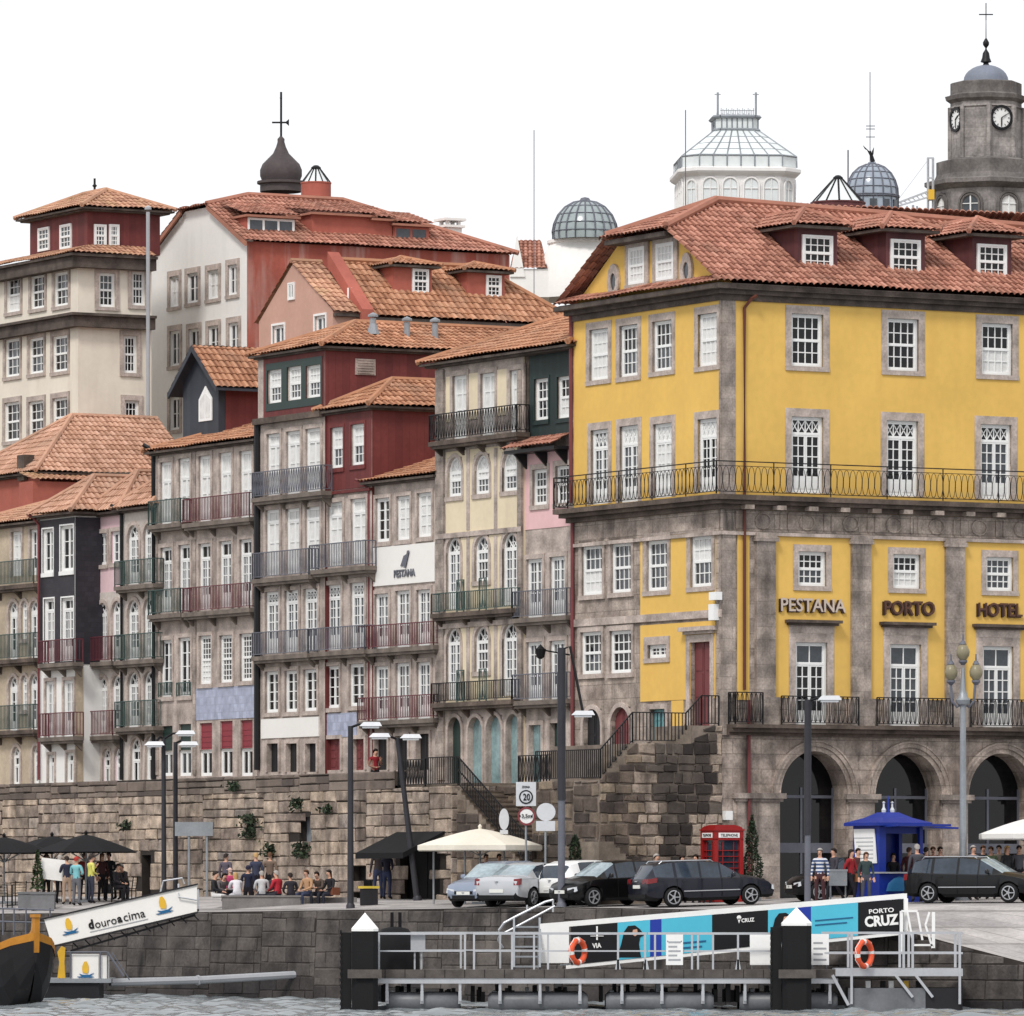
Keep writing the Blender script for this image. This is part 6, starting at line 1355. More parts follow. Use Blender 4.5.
for a in range(4):
    c = [(-r_, -r_), (r_, -r_), (r_, r_), (-r_, r_)]; e = [(-q, -q), (q, -q), (q, q), (-q, q)]; (x0, y0), (x1, y1) = c[a], c[(a+1) % 4]; (u0, w0), (u1, w1) = e[a], e[(a+1) % 4]
    mb.face([(x0, y0, h+.1), (x1, y1, h+.1), (x1*.55, y1*.55, h+.26), (x0*.55, y0*.55, h+.26)]); mb.face([(x0*.55, y0*.55, h+.26), (x1*.55, y1*.55, h+.26), (u1, w1, h+.44), (u0, w0, h+.44)])
mb.face([(-q, -q, h+.44), (q, -q, h+.44), (q, q, h+.44), (-q, q, h+.44)]); mb.build('roof', ['kiosk_blue'], t)
mb = MB()
for x in (-.16, .16): mb.lathe([(.07, h+.44), (.08, h+.52), (.035, h+.6), (.03, h+.72), (.06, h+.76), (.0, h+.8)], 8, (x, 0, 0), 1)
mb.lathe([(.05, h+.44), (.03, h+.9), (.0, h+1.0)], 8, m=0); mb.build('crest', ['kiosk_blue', 'lamp_clear'], t)
mb = MB(); mb.prism([(-s_+.1, -s_, h-.05), (s_+.05, -s_, h-.05), (s_+.45, -s_-1.0, h-.02), (-s_+.1, -s_-1.0, h-.02)], (0, 0, .07)); mb.prism([(s_, -s_, h-.05), (s_, s_, h-.05), (s_+1.1, s_, h-.1), (s_+1.1, -s_-.4, h-.1)], (0, 0, .06)); mb.build('serving_flap', ['kiosk_blue'], t)
mb = MB(); mb.prism([(-s_-.02, -s_+.1, 1.25), (-s_-.02, s_-.25, 1.25), (-s_-.02, s_-.1, h-.1), (-s_-.02, -s_+.25, h-.1)], (-.03, 0, 0)); [mb.box(-s_-.055, -s_-.045, -s_+.3, s_-.4+.12*(i % 3), 1.4+i*.13, 1.43+i*.13, 1) for i in range(6)]; mb.build('price_board', ['white_paint', 'grey_paint'], t)
mb = MB(); mb.lathe([(.5, 0), (.42, .25), (.2, .42), (0, .48)], 14, (-.1, -s_-.05, .35), 0, 1, .12); mb.build('front_emblem', ['logo_blue'], t, smooth=40)

# ================================================================ cars
paint('paint_silver_blue', 138, 148, 166); paint('paint_silver', 196, 198, 202); paint('paint_white', 236, 236, 234, 0); paint('paint_black', 12, 12, 14, .1); paint('paint_anthracite', 34, 36, 46, .2); paint('paint_black2', 16, 17, 20, .1)
def lerp_tab(tab, x):
    if x <= tab[0][0]: return tab[0][1:]
    for a, b in zip(tab[:-1], tab[1:]):
        if x <= b[0]: t = (x-a[0])/(b[0]-a[0]); return [u+(v-u)*t for u, v in zip(a[1:], b[1:])]
    return tab[-1][1:]
def car(label, px, Y, head, pm, tab, wb, glass, L_, wid=1.75, tail='wide', plate=True, pale=False, rails=False):
    """tab rows: x, bottom, belt (or bonnet edge), roof line, half width factor, roof half width factor; nose at +x. glass: screen x range, side-glass x ranges, rear x range"""
    x, y = X(px, Y), Y; t = thing('parked_car', label, 'car', (x, y, Gp(x, y)), R(head), 'cars parked on the square'); hw = wid/2; xw = [wb/2, -wb/2]; RW, RA = .315, .37
    d = Vector((math.cos(R(head)), math.sin(R(head)))); zf, zr_ = Gp(x+d.x*wb/2, y+d.y*wb/2), Gp(x-d.x*wb/2, y-d.y*wb/2); t.rotation_euler = (0, -math.atan2(zf-zr_, wb), R(head)); t.location.z = (zf+zr_)/2
    st = sorted({r[0] for r in tab} | {c+RA*s_ for c in xw for s_ in (-1, -.92, -.7, -.38, 0, .38, .7, .92, 1)} | set(glass[0]) | {v for g in glass[1] for v in g} | set(glass[2]) | {tab[0][0]+(tab[-1][0]-tab[0][0])*i/16 for i in range(17)})
    rings = []
    for X_ in st:
        b, bl, tp, wf, rf = lerp_tab(tab, X_); zl = b
        for c in xw:
            if abs(X_-c) <= RA+1e-6: zl = max(zl, RW+math.sqrt(max(0, RA*RA-(X_-c)**2)))
        w = hw*wf; m = b+(bl-b)*.55
        rings.append([(X_, 0, zl), (X_, w*.86, zl), (X_, w*.965, max(zl, b+.1)+.001), (X_, w, max(zl, m)+.002), (X_, w*.985, max(bl-.03, zl+.02)), (X_, w*.93 if tp-bl > .12 else w*.9, bl), (X_, max(w*rf, .1), max(tp-.05, bl+.004)), (X_, w*rf*.82, max(tp-.008, bl+.006)), (X_, 0, max(tp, bl+.012))])
    mb, gl = MB(), MB(); inr = lambda a, b, r: r[0]-1e-6 <= a and b <= r[1]+1e-6
    for (A, B) in zip(rings[:-1], rings[1:]):
        for j in range(8):
            side = j == 5 and any(inr(A[0][0], B[0][0], g) for g in glass[1]); scr = j in (6, 7) and (inr(A[0][0], B[0][0], glass[0]) or inr(A[0][0], B[0][0], glass[2])); tri = j == 5 and (inr(A[0][0], B[0][0], glass[2]) and tail == 'hatch_open')
            q = [A[j], B[j], B[j+1], A[j+1]]; f = lambda s_: [(p[0], p[1]*s_, p[2]) for p in q]
            tgt = gl if (side or scr or tri) else mb
            lowdark = 1 if (j <= 1) else 0
            tgt.face(f(1)[::-1], lowdark if tgt is mb else (1 if (scr and pale) else 0)); tgt.face(f(-1), lowdark if tgt is mb else (1 if (scr and pale) else 0))
    for r_, rv in ((rings[0], 1), (rings[-1], 0)):
        pts = r_+[(p[0], -p[1], p[2]) for p in r_[::-1][1:-1]]; mb.face(pts if rv else pts[::-1])
    def merge(o):
        bm = bmesh.new(); bm.from_mesh(o.data); bmesh.ops.remove_doubles(bm, verts=bm.verts, dist=.0008); bmesh.ops.recalc_face_normals(bm, faces=bm.faces); bm.to_mesh(o.data); bm.free(); o.data.polygons.foreach_set('use_smooth', [True]*len(o.data.polygons)); o.data.set_sharp_from_angle(angle=R(32))
    o = mb.build('body', [pm, 'black_rubber'], t); merge(o); body = o
    o = gl.build('windows', ['car_glass', 'car_glass_painted_sky'], t); merge(o)
    for cx in xw:
        for s_ in (-1, 1):
            w = MB(); ya = s_*(hw-.11); pr = [(.17, -.1), (RW-.04, -.1), (RW, -.06), (RW, .06), (RW-.04, .1), (.19, .1)]
            w.T = Matrix.Translation((cx, ya, RW)) @ Matrix.Rotation(math.pi/2*-s_, 4, 'X'); w.lathe(pr, 20); wh = w.build('wheel', ['tyre'], t, smooth=50)
            r = MB(); r.T = w.T; r.lathe([(.2, .1), (.215, .095), (.215, .085), (.19, .06), (.0, .055)], 20, m=1); r.lathe([(.22, .09), (.225, .102), (.195, .104), (.19, .08)], 20)
            for i in range(5): a = 2*math.pi*i/5; r.bar((.0, 0, .09), (.205*math.cos(a), .205*math.sin(a), .092), .03, .06)
            r.lathe([(.06, .08), (.055, .105), (0, .11)], 10); r.build('rim', ['alloy', 'black_rubber'], wh)
    xf, xb = tab[-1][0], tab[0][0]; bf = lerp_tab(tab, xf-.12); bb = lerp_tab(tab, xb+.12); fz, bz = bf[1], bb[1]
    for s_ in (-1, 1):
        m = MB(); w = hw*bf[3]; m.prism([(xf-.02, s_*w*.52, fz-.2), (xf-.02, s_*w*.52, fz-.06), (xf-.10, s_*w*.97, fz-.02), (xf-.4, s_*w*1.05, fz+.03), (xf-.38, s_*w*1.05, fz-.08), (xf-.08, s_*w*.99, fz-.17)], (.012, s_*.012, .01)); m.build('headlight', ['lamp_clear'], t)
        m = MB(); w = hw*bb[3]
        if tail == 'tall': m.prism([(xb-.015, s_*w*.78, bz-.22), (xb+.02, s_*(w*1.0+.006), bz-.22), (xb+.16, s_*(w+.022), bz-.2), (xb+.16, s_*w*.85, bz-.22)], (.03, 0, .2))
        else: m.prism([(xb-.015, s_*w*.55, bz-.18), (xb+.02, s_*(w*.98+.012), bz-.18), (xb+.32, s_*(w+.035), bz-.14), (xb+.3, s_*w*.8, bz-.18)], (.02, 0, .15))
        m.build('tail_light', ['tail_red'], t)
        m = MB(); xm = glass[0][0]+(glass[0][1]-glass[0][0])*.45; bl = lerp_tab(tab, xm)[1]; m.lathe([(0, -.07), (.1, -.05), (.11, .02), (.08, .07), (0, .08)], 10, (xm, s_*(hw+.08), bl+.08), sx=.6, sy=1); m.bar((xm, s_*(hw-.06), bl+.02), (xm, s_*(hw+.04), bl+.05), .04); m.build('mirror', [pm], t, smooth=50)
        for g in glass[1][:2]:
            m = MB(); xx = (g[0]+g[1])/2-.15; bl = lerp_tab(tab, xx); w_ = hw*bl[3]; m.bar((xx-.09, s_*(w_+.015), bl[1]-.11), (xx+.09, s_*(w_+.015), bl[1]-.11), .03, .035); m.build('door_handle', [pm], t)
        for g in glass[1]:
            e_ = g[0]-.03
            if xb+.7 < e_ < xf-.7: m = MB(); m.box(e_-.006, e_+.006, s_*(hw*.99), s_*(hw*1.0+.006), .3, .9); m.build('door_gap', ['black_rubber'], t)
    m = MB(); w = hw*bf[3]; m.box(xf-.03, xf+.012, -w*.5, w*.5, fz-.2, fz-.1, 0); m.box(xf-.03, xf+.016, -w*.62, w*.62, .3, .42, 0); m.lathe([(.06, 0), (.06, .02), (0, .025)], 12, (xf+.01, 0, fz-.15), 1); m.build('grille', ['black_rubber', 'alloy'], t)
    m = MB(); m.box(xf, xf+.03, -.26, .26, .44, .55); m.box(xb-.03, xb, -.26, .26, .62 if tail == 'wide' else .5, .73 if tail == 'wide' else .61); m.build('number_plate', ['plate_white'], t)
    m = MB(); w = hw*bb[3]; m.box(xb-.02, xb+.02, -w*.8, w*.8, .3, .42, 0); m.lathe([(.06, 0), (.055, .02), (0, .02)], 12, (xb-.02, 0, bz-.1), 1); m.build('rear_trim', ['black_rubber', 'alloy'], t)
    if rails:
        for s_ in (-1, 1): m = MB(); m.bar((-1.0, s_*(hw+.004), .5), (.95, s_*(hw+.004), .5), .02, .03); m.build('side_trim', ['alloy'], t)
        for s_ in (-1, 1): m = MB(); m.tube([(-1.7, s_*.52, lerp_tab(tab, -1.7)[2]-.03), (-1.6, s_*.54, lerp_tab(tab, -1.6)[2]+.04), (.1, s_*.54, lerp_tab(tab, .1)[2]+.03), (.2, s_*.52, lerp_tab(tab, .2)[2]-.03)], .02, 5); m.build('roof_rail', ['alloy'], t)
    return t
HATCH = [(-2.0, .36, .78, .80, .78, .6), (-1.97, .26, .84, .9, .88, .62), (-1.88, .22, .93, 1.05, .95, .66), (-1.62, .2, .95, 1.36, .98, .70), (-1.2, .18, .94, 1.45, 1, .72), (-.3, .18, .92, 1.47, 1, .73), (.3, .18, .91, 1.41, 1, .73), (1.02, .18, .91, .99, .99, .80), (1.4, .2, .86, .92, .98, .8), (1.75, .22, .76, .82, .93, .74), (1.93, .25, .62, .68, .82, .66), (2.0, .32, .52, .58, .7, .55)]
HG = [(.3, 1.02), [(-1.3, -.55), (-.47, .25), (.32, .7)], (-1.97, -1.66)]
EST = [(-2.25, .38, .8, .82, .8, .6), (-2.21, .28, .86, .92, .9, .64), (-2.12, .24, .95, 1.06, .95, .68), (-1.9, .2, .97, 1.36, .98, .70), (-1.5, .18, .95, 1.45, 1, .72), (-.4, .18, .92, 1.48, 1, .73), (.35, .18, .9, 1.41, 1, .73), (1.12, .18, .91, .99, .99, .8), (1.6, .2, .84, .91, .98, .8), (2.0, .22, .74, .80, .92, .74), (2.2, .26, .6, .66, .82, .66), (2.28, .34, .5, .56, .68, .5)]
EG = [(.35, 1.12), [(-1.95, -1.3), (-1.2, -.42), (-.34, .3), (.36, .8)], (-2.21, -1.92)]
SED = [(-2.3, .4, .86, .88, .84, .7), (-2.26, .3, .92, .95, .92, .72), (-2.15, .26, .98, 1.02, .96, .78), (-1.55, .2, .98, 1.03, .99, .8), (-.75, .18, .93, 1.38, 1, .70), (-.2, .18, .91, 1.43, 1, .71), (.4, .18, .9, 1.38, 1, .71), (1.15, .18, .9, .98, .99, .82), (1.7, .2, .85, .92, .97, .82), (2.1, .22, .78, .84, .92, .76), (2.3, .28, .62, .7, .82, .66)]
SG = [(.4, 1.15), [(-1.05, -.35), (-.27, .35), (.36, .75)], (-1.5, -.78)]
car('silver-blue hatchback parked nose towards the river under the cream parasol', 498, 224.2, 236, 'paint_silver_blue', HATCH, 2.5, HG, 4, 1.7, pale=True)
car('silver saloon with its boot towards the river, left of the lamp post', 532, 222.6, 60, 'paint_silver', SED, 2.7, SG, 4.6, 1.75, 'tall', pale=True)
car('white hatchback parked tail-first behind the lamp post', 592, 222.4, 46, 'paint_white', HATCH, 2.5, HG, 4, 1.7, 'tall')
car('black hatchback facing the river with a windscreen painted pale for reflected sky', 610, 219.9, 216, 'paint_black', HATCH, 2.5, HG, 4, 1.7, pale=True)
car('dark grey estate car seen from its side, tail lights to the left', 702, 218.2, 22, 'paint_anthracite', EST, 2.7, EG, 4.5, 1.8, 'wide', rails=True)
car('black estate car beside the blue kiosk near the right edge', 978, 216.5, -26, 'paint_black2', EST, 2.75, EG, 4.5, 1.75, 'tall', pale=True, rails=True)
car('dark car half hidden behind the people at the kiosk', 848, 222.4, 196, 'paint_black', HATCH, 2.5, HG, 4, 1.7)

# ================================================================ people
POSES = {}
def fingers(pts, wrist, hand, side, tag_):
    out = []; d = (Vector(hand)-Vector(wrist)).normalized(); lat = d.cross(Vector((0, 0, 1)) if abs(d.z) < .8 else Vector((0, 1, 0))).normalized()
    for i, ln in enumerate((.075, .09, .085, .065)):
        o = Vector(hand)+lat*(i-1.5)*.02; out.append((o, o+d*ln*.55, o+d*ln+Vector((0, -.015, -.01))))
    th = Vector(wrist)+d*.03+lat*-.035*side; out.append((th, th+d*.035-lat*.03*side, th+d*.065-lat*.035*side)); return out
def pose_mesh(name, J, fem=False):
    """J: joint positions; grows one continuous skin surface and returns mesh with slots skin, top, sleeve, trousers, shoes"""
    if name in POSES: return POSES[name]
    V, E, RD, KIND = [], [], [], []
    def add(p, r, k, par=None):
        V.append(Vector(p)); RD.append(r); KIND.append(k)
        if par is not None: E.append((par, len(V)-1))
        return len(V)-1
    j = {k: Vector(v) for k, v in J.items()}
    pel = add(j['pelvis'], (.155, .115), 3); sp = add(j['pelvis'].lerp(j['chest'], .4), (.14, .105) if not fem else (.125, .1), 1, pel); ch = add(j['chest'], (.165, .115), 1, sp)
    up = add(j['chest'].lerp(j['neck'], .6), (.12, .085), 1, ch); nk = add(j['neck'], (.055, .055), 0, up); h0 = add(j['neck'].lerp(j['head'], .45), (.06, .068), 0, nk); h1 = add(j['head'], (.078, .098), 0, h0); h2 = add(j['head']+(j['head']-j['neck']).normalized()*.085, (.062, .075), 0, h1)
    fw = (Vector(J.get('face', (0, -1, 0)))).normalized(); add(j['head']+fw*.105+Vector((0, 0, -.01)), (.016, .016), 0, h1)
    for s_, n in ((-1, 'l'), (1, 'r')):
        sh = add(j['sh'+n], (.068, .068), 1, up); el = add(j['el'+n], (.047, .047), 2, sh); wr = add(j['wr'+n], (.031, .031), 2, el); hd = add(j['wr'+n].lerp(j['ha'+n], .8), (.036, .024), 0, wr)
        for c in fingers(None, j['wr'+n], j['ha'+n], s_, n):
            q = hd
            for p in c: q = add(p, (.0095, .0095), 0, q)
        hp_ = add(j['hi'+n], (.095, .1), 3, pel); kn = add(j['kn'+n], (.06, .062), 3, hp_); ca = add(j['kn'+n].lerp(j['an'+n], .35), (.056, .06), 3, kn); an = add(j['an'+n], (.04, .042), 3, ca); add(j['to'+n], (.042, .034), 4, an); add(j['an'+n].lerp(j['to'+n], -.25)+Vector((0, 0, -.02)), (.036, .034), 4, an)
    me = bpy.data.meshes.new(name); me.from_pydata(V, E, []); o = bpy.data.objects.new(name, me); COL.objects.link(o)
    sk = o.modifiers.new('s', 'SKIN'); sk.use_smooth_shade = True
    for i, r in enumerate(RD): me.skin_vertices[0].data[i].radius = r; me.skin_vertices[0].data[i].use_root = (i == 0)
    sb = o.modifiers.new('u', 'SUBSURF'); sb.levels = 1; sb.render_levels = 1
    dg = bpy.context.evaluated_depsgraph_get(); out = bpy.data.meshes.new_from_object(o.evaluated_get(dg)); bpy.data.objects.remove(o)
    segs = [(V[a], V[b], KIND[b], KIND[a]) for a, b in E]; out.materials.clear()
    for _ in range(6): out.materials.append(M['skin'])
    for p in out.polygons:
        c = p.center; best = (9, 0)
        for a, b, k, ka in segs:
            ab = b-a; t = min(1, max(0, (c-a).dot(ab)/max(ab.length_squared, 1e-9))); d_ = (a+ab*t-c).length
            kk = k if t > .25 or k == ka else ka
            if k == 0 and ka == 1: kk = 1 if t < .75 else 0
            if k == 0 and ka == 2: kk = 2 if t < .1 else 0
            if k == 4: kk = 4
            if d_ < best[0]-1e-6: best = (d_, kk)
        p.material_index = best[1]; p.use_smooth = True
    # eyes and mouth
    import bmesh as _b
    bm = _b.new(); bm.from_mesh(out); si = fw.cross(Vector((0, 0, 1))).normalized(); upv = Vector((0, 0, 1)); hc = j['head']
    for ox, oz, w, h in ((-.034, .015, .014, .008), (.034, .015, .014, .008), (0, -.055, .024, .006)):
        c = hc+fw*.1+si*ox+upv*oz; f = bm.faces.new([bm.verts.new(c+si*a*w+upv*b*h) for a, b in ((-1, -1), (1, -1), (1, 1), (-1, 1))]); f.material_index = 5
    bm.to_mesh(out); bm.free(); out['head'] = list(hc); POSES[name] = (out, hc, fw); return POSES[name]
BASE = dict(pelvis=(0, 0, .93), chest=(0, .01, 1.28), neck=(0, 0, 1.47), head=(0, -.02, 1.62), shl=(-.19, .01, 1.4), shr=(.19, .01, 1.4), ell=(-.25, .04, 1.13), elr=(.25, .04, 1.13), wrl=(-.26, -.05, .9), wrr=(.26, -.05, .9), hal=(-.26, -.08, .83), har=(.26, -.08, .83), hil=(-.1, 0, .88), hir=(.1, 0, .88), knl=(-.11, -.02, .49), knr=(.11, -.02, .49), anl=(-.12, .03, .08), anr=(.12, .03, .08), tol=(-.14, -.12, .035), tor=(.14, -.12, .035))
def P_(**k): return {**BASE, **k}
PO = {
 'stand': P_(), 'stand_f': P_(shl=(-.165, .01, 1.39), shr=(.165, .01, 1.39)),
 'folded': P_(ell=(-.26, -.02, 1.14), elr=(.26, -.02, 1.14), wrl=(-.05, -.2, 1.14), wrr=(.06, -.2, 1.1), hal=(.03, -.22, 1.15), har=(-.02, -.22, 1.1)),
 'phone': P_(elr=(.24, -.06, 1.15), wrr=(.1, -.24, 1.3), har=(.07, -.27, 1.37), head=(0, -.05, 1.61), ell=(-.24, .02, 1.13), wrl=(-.08, -.2, 1.05), hal=(-.02, -.24, 1.07)),
 'walk': P_(knl=(-.1, -.16, .5), anl=(-.1, -.2, .09), tol=(-.1, -.36, .05), knr=(.1, .06, .48), anr=(.1, .32, .12), tor=(.1, .2, .04), ell=(-.25, .12, 1.14), wrl=(-.25, .12, .9), hal=(-.25, .11, .83), elr=(.25, -.06, 1.14), wrr=(.24, -.22, .95), har=(.24, -.27, .9)),
 'sit': dict(pelvis=(0, 0, .56), chest=(0, -.03, .9), neck=(0, -.06, 1.09), head=(0, -.1, 1.24), shl=(-.19, -.03, 1.02), shr=(.19, -.03, 1.02), ell=(-.25, -.1, .77), elr=(.25, -.1, .77), wrl=(-.14, -.32, .68), wrr=(.14, -.32, .68), hal=(-.08, -.38, .66), har=(.08, -.38, .66), hil=(-.1, -.04, .54), hir=(.1, -.04, .54), knl=(-.13, -.45, .53), knr=(.13, -.45, .53), anl=(-.12, -.42, .09), anr=(.12, -.42, .09), tol=(-.13, -.58, .04), tor=(.13, -.58, .04)),
}
PO['sit_lean'] = {**PO['sit'], 'chest': (0, -.1, .88), 'neck': (0, -.2, 1.05), 'head': (0, -.27, 1.18), 'shl': (-.18, -.15, .99), 'shr': (.18, -.15, .99), 'ell': (-.22, -.3, .76), 'elr': (.22, -.3, .76), 'wrl': (-.06, -.42, .72), 'wrr': (.06, -.42, .74), 'hal': (.0, -.47, .74), 'har': (0, -.48, .76)}
def hair_mesh(hc, fw, long_=False, hat=False):
    mb = MB(); n = 14; up = Vector((0, 0, 1)); si = fw.cross(up).normalized()
    rings = []
    for i in range(6):
        t = math.pi/2*(i/5); ring = []
        for jn in range(n):
            a = 2*math.pi*jn/n; c, s_ = math.cos(a), math.sin(a); fr = max(0, c)
            drop = (.02-.075*max(0, -c)-(.16 if long_ else .02)*max(0, -c)**.5+.05*fr)*(1 if i == 0 else 0)
            z = .045+.1*math.sin(t)+drop; r = math.cos(t)*1.02
            ring.append(mb.add(hc+fw*(c*.108*r-.012)+si*(s_*.09*r)+up*z))
        rings.append(ring)
    for A, B in zip(rings[:-1], rings[1:]):
        for q in range(n): mb.idx([A[q], A[(q+1) % n], B[(q+1) % n], B[q]])
    if hat: mb.lathe([(.14, .06), (.15, .065), (.14, .075)], 14, tuple(hc))
    return mb
def person(label, px, Y, pose, face, top, legs, hair='hair_dark', sleeve=None, shoes=(40, 36, 34), h=1.72, zb=None, long_=False, cat='person', topmat=None, bald=False, bag=None, hat=False, dz=0):
    me, hc, fw = pose_mesh(pose, PO[pose]); b = at(px, Y, dz) if zb is None else Vector((X(px, Y), Y, zb))
    t = me.copy() if False else me; o = put(t, 'person', None, b, R(face)); k = h/1.72; o.scale = (k, k, k); tag(o, label, cat)
    mats = ['skin', topmat or cloth(*top), topmat or cloth(*(sleeve or top)), cloth(*legs), cloth(*shoes), 'sign_black']
    for i, m_ in enumerate(mats): o.material_slots[i].link = 'OBJECT'; o.material_slots[i].material = M[m_]
    if not bald: hair_mesh(hc, fw, long_, hat).build('hat' if hat else 'hair', [hair], o, smooth=60)
    if bag:
        m = MB(); x = .24; m.box(x-.07, x+.07, -.16, .16, .72 if 'sit' not in pose else .5, .98 if 'sit' not in pose else .76); m.tube([(x, .1, .95), (.1, 0, 1.44), (-.1, -.1, 1.4)], .015, 5) if 'sit' not in pose else None; m.build('shoulder_bag', [cloth(*bag)], o)
    return o
D = (32, 30, 36)
person('person in black standing left of the menu board group', 60, 244, 'stand', 160, (60, 52, 50), D, 'hair_grey')
person('person in a navy top and pale shorts, back turned, under the black parasol', 67, 243, 'phone', 200, (46, 48, 66), (176, 150, 130))
person('person in a turquoise jacket, grey shorts and red hat', 76.5, 242, 'folded', 150, (128, 190, 196), (104, 104, 110), cloth(176, 60, 54), hat=True)
person('person in a yellow shirt and dark trousers under the black parasol', 91, 243, 'phone', 120, (214, 210, 110), (58, 62, 76), 'hair_dark')
person('person in a dark maroon top standing behind the yellow shirt', 102, 246.5, 'stand_f', 30, (74, 44, 46), D, 'hair_brown', long_=True)
person('person in dark clothes seated at the right terrace table', 116, 245.4, 'sit', 60, (54, 52, 56), D, dz=0)
person('person in black with white trousers seated at the left bench end', 213, 234.6, 'sit', 80, (40, 40, 44), (214, 212, 210), zb=2.94)
person('slim person in grey seated next to the left bench end', 221, 235.6, 'sit_lean', 30, (96, 90, 92), D, 'hair_dark', zb=2.95)
person('person in a pink scarf and dark coat behind the white jacket', 230, 236.0, 'stand_f', 200, (190, 70, 110), D, cloth(210, 180, 170), zb=2.86, hat=True, h=1.55)
person('person in a long white jacket seated on the bench', 237.5, 234.4, 'sit_lean', 200, (222, 220, 224), (200, 200, 206), 'hair_fair', zb=2.96, long_=True)
person('person in a dark navy coat and beanie standing behind the bench', 248, 236.4, 'stand', 170, (36, 40, 60), D, cloth(40, 40, 58), hat=True, zb=2.84, h=1.66)
person('person with a grey backpack and white shirt on the bench', 262, 234.4, 'sit', 190, (196, 196, 198), (70, 70, 80), 'hair_grey', zb=2.96)
person('grey-haired person in a bright red coat on the bench', 278, 234.3, 'sit', 230, (178, 44, 58), (48, 48, 56), 'hair_grey', zb=2.97)
person('person in black on the bench left of the red coat', 270, 234.9, 'sit_lean', 150, (42, 40, 46), D, zb=2.95)
person('person in a tan jacket and jeans on the short stone seat', 308, 234.8, 'sit', -40, (184, 146, 112), (58, 66, 90), 'hair_brown', zb=3.0)
person('person in brown checks in the middle of the short stone seat', 319.5, 235.0, 'sit_lean', -20, (84, 72, 64), (40, 42, 52), zb=3.0)
person('dark-haired person in black at the right of the short stone seat', 331, 235.0, 'sit', -50, (40, 38, 42), (44, 46, 58), zb=3.0, long_=True, bag=(120, 72, 52))
person('tall person in a dark jacket standing at the doorway by the old wall', 378, 240, 'stand', 200, (56, 50, 50), (52, 58, 84), h=1.8)
person('person in navy beside the tall one at the doorway', 387, 239, 'phone', 150, (40, 40, 56), (50, 58, 86))
person('person in a red and black top leaning over the wall by the lamp post', 375, 246, 'phone', 30, (136, 36, 44), D, 'hair_dark', zb=7.05, sleeve=(150, 110, 96))
person('bald person behind the white hatchback', 574.5, 226.6, 'stand', 10, (150, 110, 90), D, bald=True, zb=3.15)
person('grey-haired person in a dark coat behind the dark grey estate car', 656, 223.2, 'stand', 60, (36, 38, 46), D, 'hair_grey', zb=3.1)
person('person in black near the terrace wall, second behind the estate car', 682, 223.4, 'stand', 20, (40, 40, 46), D, zb=3.05)
person('person in black with a dark hat, third behind the estate car', 696, 223.0, 'folded', -30, (34, 34, 38), D, zb=3.08)
person('small fair-haired person partly hidden beside the phone box', 707, 222.6, 'stand_f', 10, (150, 130, 110), D, 'hair_fair', h=1.5, zb=3.1)
person('grey-haired man in a blue and white striped shirt and dark red trousers', 820, 216, 'stand', -15, (60, 70, 100), (70, 42, 46), 'hair_grey', topmat='cloth_striped', h=1.78)
person('person in a red jacket with a brown bag beside the blue kiosk', 851, 217, 'walk', 60, (150, 38, 44), D, 'hair_dark', bag=(150, 100, 66), long_=True)
person('woman in a dark green top and grey skirt next to the red jacket', 866, 216, 'stand_f', 10, (52, 66, 66), (70, 72, 84), 'hair_brown', long_=True, h=1.64)
person('vendor in black inside the blue kiosk', 893, 219.6, 'stand', 30, (30, 30, 34), D, zb=3.2, h=1.62)
person('tall grey-haired man in a grey jacket at the kiosk counter', 917, 218.2, 'stand', 190, (76, 76, 84), (60, 60, 66), 'hair_grey', h=1.84)
person('person in maroon standing behind the grey-haired man', 909, 219.8, 'stand_f', 150, (96, 52, 54), D, 'hair_brown')
person('dark-haired person in a patterned top right of the kiosk flap', 940, 220.5, 'stand', 20, (110, 56, 58), D, 'hair_dark')
person('white-haired person behind the roof of the black estate car', 973, 220.2, 'stand', 30, (120, 120, 126), D, 'hair_grey', h=1.75)
person('person in green behind the black estate car', 991, 221, 'stand_f', -20, (104, 120, 92), D, 'hair_brown', h=1.7)
person('fair person in black behind the bonnet of the black estate car', 1007, 220.6, 'stand_f', 40, (40, 40, 44), D, 'hair_fair', h=1.72, long_=True)
person('person in grey at the right edge behind the black estate car', 1019, 221, 'stand', 0, (90, 92, 100), D, 'hair_dark')
